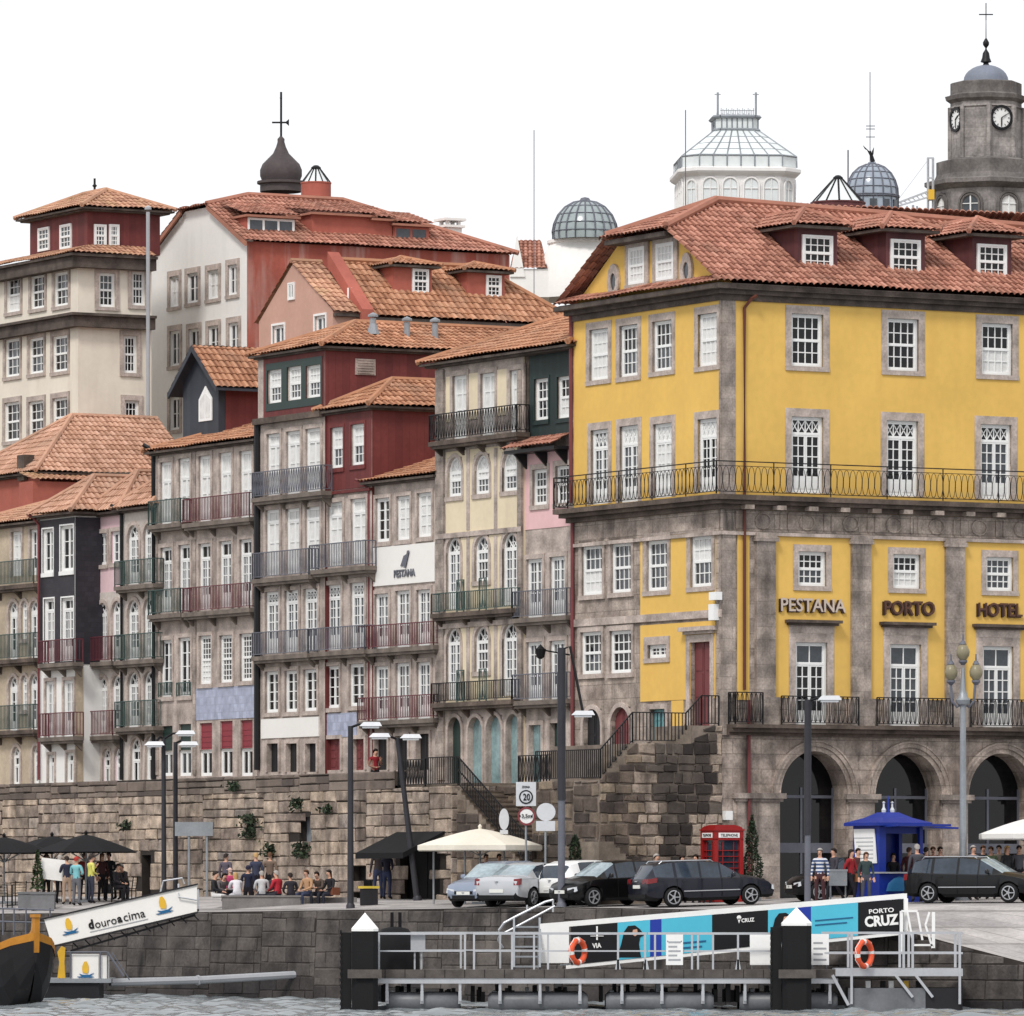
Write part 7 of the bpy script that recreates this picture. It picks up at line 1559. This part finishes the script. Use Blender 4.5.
for px, Y, po, fc, top, lg, hr, lab in (
  (46, 247, 'stand', 40, (60, 56, 58), D, 'hair_dark', 'person in dark grey standing behind the pale menu board'), (84, 247, 'stand_f', 20, (150, 60, 56), D, 'hair_brown', 'person in a brick red top between the turquoise jacket and yellow shirt'),
  (109, 247.5, 'folded', -20, (40, 40, 46), D, 'hair_dark', 'person in black with folded arms right of the maroon top'), (126, 248, 'sit_lean', -40, (70, 66, 66), D, 'hair_grey', 'grey-haired person bending over the table at the terrace end'),
  (226, 238.5, 'stand', 150, (90, 84, 96), D, 'hair_dark', 'person in grey standing behind the left end of the long bench'), (256, 238, 'stand_f', 190, (60, 64, 84), D, 'hair_fair', 'fair-haired person in slate blue standing behind the long bench'), (270, 238.6, 'stand', 170, (118, 100, 88), D, 'hair_brown', 'person in a brown coat standing behind the red coat'), (291, 236.2, 'sit', 200, (52, 50, 58), D, 'hair_dark', 'person in dark blue alone at the right end of the long bench'),
  (834, 220.5, 'walk', -60, (64, 62, 70), D, 'hair_dark', 'person in dark grey walking behind the striped shirt'), (858, 219.4, 'stand', 30, (80, 50, 48), D, 'hair_dark', 'person in a dark brown jacket behind the red jacket'), (926, 219.6, 'stand_f', 160, (50, 50, 58), D, 'hair_dark', 'person in black in front of the kiosk flap'), (933, 221, 'stand', 0, (140, 80, 76), D, 'hair_brown', 'person in dusty pink under the kiosk flap'), (983, 222.2, 'stand_f', 15, (58, 60, 66), D, 'hair_brown', 'person in charcoal behind the white-haired one near the black estate car'), (999, 222.5, 'stand', -10, (150, 140, 130), D, 'hair_dark', 'dark-haired person in beige under the white parasol')):
    person(lab, px, Y, po, fc, top, lg, hr, zb=2.9 if lab.startswith('person in dark blue alone') else None)
for q, lab in ((511, 'red'), (524, 'maroon')): person('person in %s sitting in the shade under the cream parasol' % lab, q-25, 229.5, 'stand', 20, (120, 50, 50) if lab == 'red' else (80, 44, 48), D, h=1.62)

# ================================================================ pontoons, gangways, boat
YP = 205.0; kp = YP/F
def px_(p): return X(p, YP)
def pz(y): return Z(y, YP)
t = thing('pontoon', 'long floating pontoon with silver railings on grey tubular floats', 'pontoon', (px_(345), YP, 0)); o0 = px_(345); zd = pz(969.5); x1 = px_(838)-o0
mb = MB(); mb.box(0-.9, x1, -.1, .05, pz(978), zd, 0); mb.box(0, x1, .051, 3.4, pz(976), zd-.02, 0); [mb.box(i*.6, i*.6+.02, -.104, -.1, pz(978), zd, 1) for i in range(1, int(x1/.6))]; mb.build('deck', ['deck_wood', 'dark_interior'], t)
mb = MB(); mb.box(px_(378)-o0, x1, -.06, .04, pz(983.5), pz(978.3)); mb.box(px_(378)-o0, x1, 3.0, 3.1, pz(983.5), pz(976.2)); mb.build('edge_beam', ['silver_metal'], t)
for yy in (.45, 2.8):
    n = 14
    for p0, p1 in ((386, 460), (488, 588), (606, 714), (740, 838)):
        mb = MB(); mb.T = Matrix.Translation((px_(p0)-o0, yy, .26)) @ Matrix.Rotation(math.pi/2, 4, 'Y'); L_ = (p1-p0)*kp; mb.lathe([(0, 0), (.22, .0), (.31, .12), (.31, L_-.12), (.22, L_), (0, L_)], n); mb.build('float', ['float_grey'], t, smooth=50)

for p in (387, 422, 460, 500, 540, 580, 622, 662, 703, 745, 790, 830): mb = MB(); mb.box(px_(p)-o0-.04, px_(p)-o0+.04, -.02, .06, .3, pz(983)); mb.box(px_(p)-o0-.05, px_(p)-o0+.05, .05, .85, .22, .6); mb.build('float_bracket', ['silver_metal'], t)
mb = MB(); random.seed(3)
for i in range(90): a = random.uniform(.4, x1); mb.box(a-.06, a+.06, random.uniform(.9, 2.4), 2.45, .25, pz(983)-random.random()*.3, 0 if random.random() < .8 else 1)
mb.build('under_deck_struts', ['dark_paint', 'zinc'], t)['kind'] = 'stuff'
def rail(a, b, y, posts, nm='railing', splay=()):
    mb = MB(); za, zm, zt_ = zd, pz(951), pz(933.5)
    mb.bar((a, y, zt_), (b, y, zt_), .07, .07); mb.bar((a, y, zm), (b, y, zm), .045)
    for p in posts: mb.bar((p, y, za), (p, y, zt_), .06)
    for p in splay: mb.prism([(p-.09, y-.03, za), (p+.09, y-.03, za), (p+.03, y-.03, za+.3), (p-.03, y-.03, za+.3)], (0, .06, 0))
    return mb.build(nm, ['silver_metal'], t)
q = lambda p: px_(p)-o0
rail(q(378), q(466), 0, [q(379), q(465)]); rail(q(473), q(646.5), 0, [q(474), q(512), q(534), q(548), q(618), q(645)], splay=(q(618), q(646))); rail(q(648), q(781), 0.0, [q(655), q(692), q(698), q(713), q(738)], splay=(q(738),)); rail(q(378), q(540), 3.3, [q(380), q(420), q(460), q(500), q(539)])
# lifebuoys
def buoy(label, px, py, Y, r=.42):
    mb = MB(); n = 24; c = W3(px, py, Y); mb.T = Matrix.Rotation(R(52), 4, 'Z') @ Matrix.Rotation(math.pi/2, 4, 'X')
    for i in range(n):
        for j in range(10):
            a0, a1, b0_, b1_ = 2*math.pi*i/n, 2*math.pi*(i+1)/n, 2*math.pi*j/10, 2*math.pi*(j+1)/10; w = .09
            f = lambda a, b: ((r-w+w*math.cos(b))*math.cos(a), (r-w+w*math.cos(b))*math.sin(a), w*math.sin(b)); mb.face([f(a0, b0_), f(a1, b0_), f(a1, b1_), f(a0, b1_)], 1 if i % 6 == 0 else 0)
    mb.tube([(r*1.02*math.cos(2*math.pi*i/16), r*1.02*math.sin(2*math.pi*i/16), .03*(-1)**i) for i in range(17)], .014, 4, 1)
    tag(mb.build('lifebuoy', ['buoy_orange', 'canvas_white'], None, c, smooth=60), label, 'lifebuoy', 'orange lifebuoys on the railings')
buoy('orange lifebuoy hanging on the left pontoon rail beside the white gangway foot', 578, 951.5, YP-.13); buoy('orange lifebuoy on the silver platform railing at the right', 864.5, 954, 204.3, .46)
def notice(label, px0, px1, y0, y1, Y, lean=.12, lines=5):
    b = W3((px0+px1)/2, y1, Y); w, h = (px1-px0)*Y/F, (y1-y0)*Y/F; mb = MB(); mb.prism([(-w/2, 0, 0), (w/2, 0, 0), (w/2+lean*.0, lean, h), (-w/2, lean, h)], (0, .03, 0)); t_ = mb.build('notice_board', ['white_paint'], None, b); tag(t_, label, 'notice'); mb = MB()
    for i in range(lines): z0 = h*(.14+.72*i/lines); mb.box(-w*.36, w*(.36-.2*(i % 2)), lean*z0/h-.006, lean*z0/h-.001, z0, z0+h*.06)
    mb.build('printed_lines', ['grey_paint'], t_); mb = MB(); mb.bar((-w*.4, .3, -.2), (-w*.4, lean, h*.8), .03); mb.bar((w*.4, .3, -.2), (w*.4, lean, h*.8), .03); mb.build('legs', ['zinc'], t_)
notice('white printed notice hung on the middle of the pontoon rail', 666, 683, 934.5, 965, YP-.12, .0); notice('white folding notice panel left of the right mooring pile', 750, 771, 933, 965, YP+.4, .15, 0); notice('white printed panel just right of the right mooring pile', 811, 829, 934, 965, YP+.4, .12, 4)
mb = MB(); b = W3(418, 951, YP+.2); mb.box(-.22, .22, -.1, .1, 0, .55); mb.bar((-.1, 0, -.65), (-.1, 0, 0), .05); mb.bar((.1, 0, -.65), (.1, 0, 0), .05); tag(mb.build('junction_box', ['grey_paint'], None, b), 'pale grey electric box on legs on the pontoon', 'electric box')
# covered machine and tarpaulin heap on the pontoon
mb = MB(); b = W3(395, 970, YP+1.4); mb.lathe([(.75, 0), (.74, .6), (.6, 1.0), (.4, 1.25), (.2, 1.3), (0, 1.32)], 12); mb.box(-.14, -.04, -.05, .05, 1.2, 1.75); mb.box(.1, .2, -.05, .05, 1.2, 1.75); tag(mb.build('covered_machine', ['canvas_black'], None, b, smooth=50), 'machine under a black cover behind the left pontoon rail', 'machine')
# mooring piles
def pile(label, p0, p1, ycap, yb, Y, strip):
    b = Vector((X((p0+p1)/2, Y), Y, -1.0)); w = (p1-p0)*Y/F/2; t_ = thing('mooring_pile', label, 'mooring pile', b, 0, 'black mooring piles with white caps'); z1 = Z(ycap+17, Y)+1; mb = MB(); c = w*.35
    q = [(-w+c, -w), (w-c, -w), (w, -w+c), (w, w-c), (w-c, w), (-w+c, w), (-w, w-c), (-w, -w+c)]; mb.prism([(x, y, 0) for x, y in q], (0, 0, z1)); mb.build('post', ['black_rubber'], t_)
    mb = MB(); zt_ = Z(ycap, Y)+1; m_ = w*1.02; lo = [(x*1.03, y*1.03, z1-.05) for x, y in q]; lo2 = [(x*1.03, y*1.03, z1+.03) for x, y in q]
    for i in range(8): mb.face([lo[i], lo[(i+1) % 8], lo2[(i+1) % 8], lo2[i]]); mb.face([lo2[i], lo2[(i+1) % 8], (0, 0, zt_)])
    mb.build('cap', ['white_paint'], t_)
    mb = MB(); mb.box(-w-.34, -w-.02, -.12, .25, 0, Z(ycap+20, Y)+1)
    for i in range(14): mb.box(-w-.36, -w-.3, -.15, -.1, 1+i*.18, 1.1+i*.18)
    mb.build('fender', ['black_rubber'], t_)
    mb = MB(); z0 = Z(978, Y)+1; mb.box(-w-.12, w+.12, -w-.12, -w-.02, z0, z0+.26); mb.build('clamp', ['deck_wood'], t_)
pile('black mooring pile with a pointed white cap at the left end of the pontoon', 352, 378, 912.5, 1008, YP-.75, 1); pile('black mooring pile with a pointed white cap in front of the banner gangway', 782, 811, 907, 1010, YP-.75, 1)
# platform at the right end
t = thing('landing_platform', 'silver railed landing platform on a rusty float at the right end', 'platform', (px_(835), YP, 0)); o0 = px_(835); q = lambda p: px_(p)-o0; x1 = q(962)
mb = MB(); mb.box(0, x1, -.35, 1.8, pz(976), pz(968.5)); mb.build('deck', ['silver_metal'], t); mb = MB(); mb.box(q(848), q(925), -.25, 1.6, -.3, pz(988), 0); mb.box(q(925)+.01, x1, -.25, 1.6, -.3, pz(988), 1); mb.build('float', ['float_grey', 'dark_paint'], t)
mb = MB(); zt_ = pz(933)
for y in (-.33, 1.75):
    for p in (851, 903, 912, 959): mb.bar((q(p), y, pz(1004) if y < 0 and p in (851, 959) else pz(968)), (q(p), y, zt_), .075)
    for z_ in (zt_, pz(953)): mb.bar((q(824), y, z_), (x1, y, z_), .06)
for x in (q(838), x1-.05): mb.bar((x, -.33, zt_), (x, 1.75, zt_), .06)
for p in (895, 915): mb.bar((q(p), -.34, pz(975)), (q(p+17), -.34, pz(997)), .08)
mb.bar((q(832), -.3, pz(975)), (q(848), -.3, pz(1005)), .09); mb.build('railing', ['silver_metal'], t)

for p, c in ((866, 1), (881, 0), (889, 1), (904, 2), (917, 0)): mb = MB(); mb.box(q(p), q(p+5), .2, .5, pz(990), pz(981)); mb.build('fender', [('black_rubber', 'white_paint', 'logo_yellow')[c]], t)
# banner gangway
YG = 207.6; A = lambda p, y, dy=0: Vector((X(p, YG), YG+dy, Z(y, YG)))
t0_ = A(540, 924); t = thing('banner_gangway', 'white gangway with a blue and black advertising banner rising to the square', 'gangway', t0_)
top = lambda p: 924+(893.5-924)*(p-540)/(905-540); bot = lambda p: 969+(934.5-969)*(p-566)/(905-566); loc = lambda v: v-t0_
def strip(mb, p0, p1, f0, f1, dy, th, m=0): mb.prism([loc(A(p0, f1(p0), dy)), loc(A(p1, f1(p1), dy)), loc(A(p1, f0(p1), dy)), loc(A(p0, f0(p0), dy))], (0, th, 0), m)
mb = MB()
for dy in (0, 1.5):
    strip(mb, 540, 907, top, lambda p: top(p)+5, dy, .12); strip(mb, 566, 907, lambda p: bot(p)-3.5, bot, dy, .12); strip(mb, 904, 908, lambda p: top(p)+5.01, lambda p: bot(p)-3.6, dy-.01, .13); strip(mb, 541, 569, lambda p: top(p)+5.01, lambda p: min(bot(p)-.2, 963), dy, .1)
    for p in range(600, 900, 42): mb.bar(loc(A(p, top(p)+4, dy+.2)), loc(A(p, bot(p)-2, dy+.2)), .06)
mb.build('frame', ['white_paint'], t)
mb = MB(); strip(mb, 560, 907, lambda p: bot(p)-4.5, lambda p: bot(p)-3.6, .1, 1.4); mb.build('walkway', ['zinc'], t)
panels = [(571, 617.5, 'banner_black'), (617.5, 650, 'banner_cyan'), (650, 661.5, 'banner_blue'), (661.5, 712, 'banner_cyan'), (712, 768, 'banner_black'), (768, 798, 'banner_cyan'), (798, 811, 'banner_blue'), (811, 858, 'banner_cyan'), (858, 903.5, 'banner_black')]
mb = MB(); ms = ['banner_black', 'banner_cyan', 'banner_blue']
for a, b_, m_ in panels: strip(mb, a, b_, lambda p: top(p)+5.2, lambda p: bot(p)-3.7, -.02, .05, ms.index(m_))
mb.build('banner', ms, t)
def cloaked(p):
    mb = MB(); y0, y1 = top(p)+9, bot(p)-5; Pq = lambda dx, f: loc(A(p+dx, y0+(y1-y0)*f, -.04)); mb.prism([Pq(dx, f) for dx, f in ((-15, 1), (-11, .6), (-8, .2), (-4, .02), (3, 0), (8, .12), (12, .3), (8, .38), (7, .6), (9, 1))][::-1], (0, .01, 0), 0)
    mb.prism([Pq(dx, f) for dx, f in ((1, .14), (5, .12), (6, .28), (3, .34), (0, .28))][::-1], (0, -.006, 0), 1); mb.build('banner_figure', ['banner_black', 'skin'], t)
cloaked(632); cloaked(783)
def btext(s_, p, w, y, hpx, mt='white_paint', bold=.03):
    ang = math.atan2((top(600)-top(900)), 300); o = text(s_, w*YG/F, hpx*YG/F, mt, t, loc(A(p, y, -.05)), 0, 'banner_letters', .012, bold, ry=-ang); return o
btext('PORTO', 881.5, 25, 913, 4.6, bold=.02); btext('CRUZ', 882, 34, 926, 11, bold=.045); btext('VIA', 597, 9, 948, 5); btext('CRUZ', 748, 13, 922, 4)
mb = MB(); c = loc(A(597, 936, -.05)); mb.bar(c+Vector((-.2, 0, 0)), c+Vector((.2, 0, 0)), .05, .02); mb.bar(c+Vector((0, 0, -.12)), c+Vector((0, 0, .3)), .05, .02); c = loc(A(739, 918.5, -.05)); mb.prism([c+Vector((.07*math.cos(a), 0, .07*math.sin(a)+.03)) for a in [2*math.pi*i/10 for i in range(10)]], (0, .01, 0)); mb.prism([c+Vector((-.05, 0, -.0)), c+Vector((.05, 0, 0)), c+Vector((0, 0, -.15))], (0, .01, 0)); mb.build('banner_mark', ['white_paint'], t)
for i in range(2):
    mb = MB(); strip(mb, 815, 853-i*6, lambda p, i=i: top(p)+19+i*4.5, lambda p, i=i: top(p)+20.2+i*4.5, -.04, .02); mb.build('banner_line', ['logo_blue'], t)
    mb = MB(); strip(mb, 683, 706-i*4, lambda p, i=i: top(p)+30+i*5, lambda p, i=i: top(p)+31.6+i*5, -.04, .02); mb.build('banner_line', ['logo_blue'], t)
g = MB(); 
for a, b_, c, d in ((901, 911, 901, 953), (901, 911, 917, 911), (907, 912, 913, 945), (917, 912, 922, 940), (929, 912, 925, 925), (925, 925, 932, 948), (933, 912, 933, 948), (913, 945, 933, 945)): g.bar(loc(A(a, b_, -.2)), loc(A(c, d, -.2)), .1, .06)
g.build('gate_frame', ['white_paint'], t)
# curved handrail and steps at the pontoon's head
mb = MB(); Y_ = 208.5; q = lambda p, y, d=0: Vector((X(p, Y_), Y_+d, Z(y, Y_))); mb.tube([q(503, 948), q(498, 940), q(499, 930), q(504, 923), q(515, 917), q(545, 902), q(553, 900)], .04, 6); mb.tube([q(500, 935), q(512, 929), q(555, 906)], .035, 6); mb.tube([q(527, 912), q(527, 905)], .03, 5); mb.tube([q(553, 912), q(553, 899)], .03, 5)
tag(mb.build('handrail', ['silver_metal']), 'bent silver handrail dropping from the quay to the pontoon', 'handrail')
mb = MB()
for i in range(5): z0 = pz(968)+i*.3; mb.box(px_(514), px_(540), 206.6+i*.28, 206.9+i*.28, z0, z0+.05)
for p in (514, 540): mb.bar((px_(p), 206.6, pz(969)), (px_(p), 208.0, pz(969)+1.5), .06, .12)
tag(mb.build('gangway_steps', ['zinc']), 'short set of metal steps from the pontoon up towards the quay', 'steps')
# left gangway with its company board
YL = 226.0; A = lambda p, y, dy=0: Vector((X(p, YL), YL+dy, Z(y, YL))); b = A(50, 946); loc = lambda v: v-b
t = thing('company_gangway', 'white sided gangway with a sailboat emblem sloping from the quay to the small pontoon', 'gangway', b); top = lambda p: 920+(885-920)*(p-42)/(197-42); bot = lambda p: 945+(911-945)*(p-54)/(197-54)
mb = MB(); mb.prism([loc(A(p, y)) for p, y in ((52, 945.5), (197, 911.5), (197, 885), (44, 919))], (0, .06, 0)); mb.build('side_panel', ['white_panel'], t)
mb = MB(); mb.bar(loc(A(40, 919.5, -.02)), loc(A(198, 884, -.02)), .07, .05); mb.bar(loc(A(52, 947, 0)), loc(A(198, 912.5, 0)), .1, .05); mb.bar(loc(A(70, 951, .3)), loc(A(150, 928, .3)), .09, .07); mb.bar(loc(A(150, 928, .3)), loc(A(195, 915, .3)), .08, .07)
for p in range(60, 195, 12): mb.bar(loc(A(p, bot(p)+2, .5)), loc(A(p+6, bot(p)+8, .5)), .04)
mb.prism([loc(A(p, y, 1.4)) for p, y in ((52, 945.5), (197, 911.5), (197, 909), (52, 943))], (0, -1.3, 0)); mb.build('frame', ['dark_paint'], t)
mb = MB(); mb.prism([loc(A(p, y, 1.45)) for p, y in ((52, 945.5), (197, 911.5), (197, 889), (44, 923))], (0, .05, 0)); mb.tube([loc(A(178, 884, .3)), loc(A(179, 897, -.1)), loc(A(197, 900, -.1))], .03, 5); mb.tube([loc(A(160, 893, .2)), loc(A(163, 881, .2)), loc(A(182, 878, .2)), loc(A(184, 884, .2))], .03, 5); mb.build('far_side', ['silver_metal'], t)
ang = -math.atan2(35*1, 155)
text('d', 5.4*YL/F, 9.6*YL/F, 'sign_black', t, loc(A(92, 929, -.02)), 0, 'board_letters', .01, .05, ry=ang); text('ouro', 22*YL/F, 5.6*YL/F, 'sign_black', t, loc(A(106.5, 926, -.02)), 0, 'board_letters', .01, .004, ry=ang); text('a', 5*YL/F, 6*YL/F, 'sign_black', t, loc(A(120.5, 922.6, -.02)), 0, 'board_letters', .01, .035, ry=ang); text('cima', 22*YL/F, 8*YL/F, 'sign_black', t, loc(A(135, 919.2, -.02)), 0, 'board_letters', .01, .004, ry=ang)
mb = MB(); mb.prism([loc(A(p, 932.4-(p-90)*.226, -.02)) for p in (90, 148)]+[loc(A(p, 931.6-(p-90)*.226, -.02)) for p in (148, 90)], (0, .01, 0)); mb.build('board_line', ['grey_paint'], t)
def sail(p, y, s_=1.0, ry=0, par=None, oy=-.03, k_=YL/F, org=None):
    mb = MB(); c = (loc(A(p, y, oy)) if org is None else org); u = k_*s_; rot = Matrix.Rotation(ry, 3, 'Y'); W_ = lambda x, z: c+rot @ Vector((x*u, 0, z*u))
    mb.prism([W_(x, z) for x, z in ((-3, 1), (2.2, 0), (3.4, 4), (3, 9), (1, 13), (-1.5, 12.5), (-3.4, 8), (-3.6, 4))], (0, .012, 0), 0); mb.prism([W_(x, z) for x, z in ((-7, 0), (-4, -3), (5, -3), (9, 1), (4, -1.2), (-3, -1.2))], (0, .014, 0), 1); mb.prism([W_(x, z) for x, z in ((-9, -3), (9, -3), (6, -4.4), (-7, -4.4))], (0, .015, 0), 1)
    mb.build('sail_emblem', ['logo_yellow', 'logo_blue'], par or t)
sail(70, 930, .95, ang); sail(164, 909, 1.0, ang)
# small pontoon below it
YS = 224.5; A = lambda p, y, dy=0: Vector((X(p, YS), YS+dy, Z(y, YS))); b = A(70, 982); loc = lambda v: v-b
t = thing('small_pontoon', 'small dark mooring pontoon with a white emblem box beside the boat', 'pontoon', b); mb = MB(); p_, q_ = loc(A(40, 984)), loc(A(112, 980)); mb.box(p_.x, q_.x, -.6, 2.2, -.02, .12, 1); mb.box(p_.x, q_.x-.4, -.5, 2.1, -.85, -.03, 0); mb.build('hull', ['dark_paint', 'zinc'], t)
mb = MB(); p_, q_ = loc(A(72, 979)), loc(A(99, 954)); mb.box(p_.x, q_.x, -.2, .25, p_.z, q_.z); q2 = loc(A(109, 955)); mb.box(q_.x+.03, q2.x, -.2, .25, p_.z, q_.z-.05); mb.build('emblem_box', ['white_panel'], t)
c = loc(A(86, 973.5)); c.y = -.23; sail(0, 0, .95, 0, t, org=c, k_=YS/F)
mb = MB(); 
for p in (60, 71, 101, 108): mb.tube([loc(A(p, 980, -.3)), loc(A(p, 952, -.3))], .025, 5)
mb.tube([loc(A(60, 952, -.3)), loc(A(108, 952, -.3))], .025, 5); mb.tube([loc(A(108, 952, -.3)), loc(A(124, 976, -.3))], .04, 5); mb.tube([loc(A(112, 952, -.2)), loc(A(130, 980, -.2))], .02, 5); mb.build('railing', ['iron_grey'], t)
mb = MB(); mb.prism([loc(A(p, y, -.35)) for p, y in ((58, 978), (66, 978), (65, 962), (66, 948), (62, 946), (58, 952), (60, 962))], (0, .2, 0)); mb.build('figurehead_post', ['gold'], t)
mb = MB(); mb.tube([W3(110, 982.5, 225), W3(200, 980, 226.5), W3(309, 974, 228.2)], .13, 8); mb.tube([W3(197, 980.3, 226.45), W3(199, 980.1, 226.5)], .17, 8); mb.tube([W3(306, 972, 228.1), W3(308, 930, 229.4)], .03, 5)
tag(mb.build('mooring_boom', ['grey_paint']), 'long pale tubular boom holding the small pontoon off the quay wall', 'boom')
mb = MB(); mb.lathe([(.22, -.3), (.26, 0), (.22, .3), (0, .34)], 10, sx=.6); tag(mb.build('wall_fender', ['zinc'], None, W3(321, 941, 229.6)+Vector((0, -.3, 0)), smooth=50), 'small grey fender hung on the quay wall below the lamp post', 'fender')
# traditional boat: high curved prow
YB = 214.0; k = YB/F; b = Vector((X(22, YB), YB, 0)); t = thing('wooden_boat', 'black wooden river boat with an orange painted upswept prow', 'boat', b, R(-67)); mb = MB(); secs = []
N_ = 22
for i in range(N_+1):
    u = i/N_; x = -9.0+u*10.35; e = max(0, (u-.62)/.38); w = 1.7*math.sqrt(max(0.0, 1-((u-.42)/.58)**2)) if u > .42 else 1.7*(.7+.3*u/.42); w = max(w*(1-.0*e), .045); sheer = 1.35+.85*e**1.7+.2*max(0, .3-u); keel = -.3+.25*e**2.5; keel = min(keel+(1.4*max(0, (u-.9)/.1)**1.5), sheer-.2)
    secs.append([(x, -w*c, keel+(sheer-keel)*s_) for c, s_ in ((0.05, 0), (.55, .12), (.82, .38), (.95, .7), (1, 1))]+[(x, w*c, keel+(sheer-keel)*s_) for c, s_ in ((1, 1), (.95, .7), (.82, .38), (.55, .12), (.05, 0))])
for A_, B_ in zip(secs[:-1], secs[1:]):
    for j in range(9):
        if j == 4: continue
        mb.face([A_[j], B_[j], B_[j+1], A_[j+1]])
mb.face(secs[0]); mb.face(secs[-1][::-1]); mb.build('hull', ['boat_black'], t, smooth=40)
mb = MB()
for s_ in (-1, 1):
    for A_, B_ in zip(secs[:-1], secs[1:]):
        a_, b_ = A_[4], B_[4]; h0 = .04+.1*max(0, (a_[0]+1.2)/2.6); h1 = .04+.1*max(0, (b_[0]+1.2)/2.6); mb.face([(a_[0], s_*a_[1]*1.02, a_[2]-.12), (b_[0], s_*b_[1]*1.02, b_[2]-.12), (b_[0], s_*b_[1]*1.02, b_[2]+h1), (a_[0], s_*a_[1]*1.02, a_[2]+h0)]); mb.face([(a_[0], s_*a_[1]*.9, a_[2]+h0), (b_[0], s_*b_[1]*.9, b_[2]+h1), (b_[0], s_*b_[1]*1.02, b_[2]+h1), (a_[0], s_*a_[1]*1.02, a_[2]+h0)])
xe, ye, ze_ = secs[-1][4]; mb.prism([(.55, -.12, 1.55), (xe+.02, -.06, ze_-.5), (xe+.1, -.06, ze_+.62), (xe-.22, -.06, ze_+.66), (xe-.32, -.06, ze_+.2), (.3, -.12, 1.9)], (0, .16, 0)); mb.box(xe-.3, xe+.14, -.1, .1, ze_+.6, ze_+.7); mb.build('gunwale', ['boat_orange'], t)
mb = MB()
for A_, B_ in zip(secs[2:-5], secs[3:-4]): mb.face([(A_[4][0], A_[4][1]*.9, A_[4][2]-.25), (B_[4][0], B_[4][1]*.9, B_[4][2]-.25), (B_[4][0], -B_[4][1]*.9, B_[4][2]-.25), (A_[4][0], -A_[4][1]*.9, A_[4][2]-.25)])
mb.build('deck', ['deck_wood'], t)
# railings of the landing stage behind the boat
mb = MB(); YR = 227
for p in (-10, 3, 14, 26, 50): mb.tube([W3(p, 935, YR), W3(p, 908, YR)], .03, 5)
for y in (908, 921): mb.tube([W3(-12, y, YR), W3(54, y+2, YR)], .03, 5)
tag(mb.build('quay_railing', ['iron_grey']), 'thin grey railing at the far left above the orange prow', 'railing')
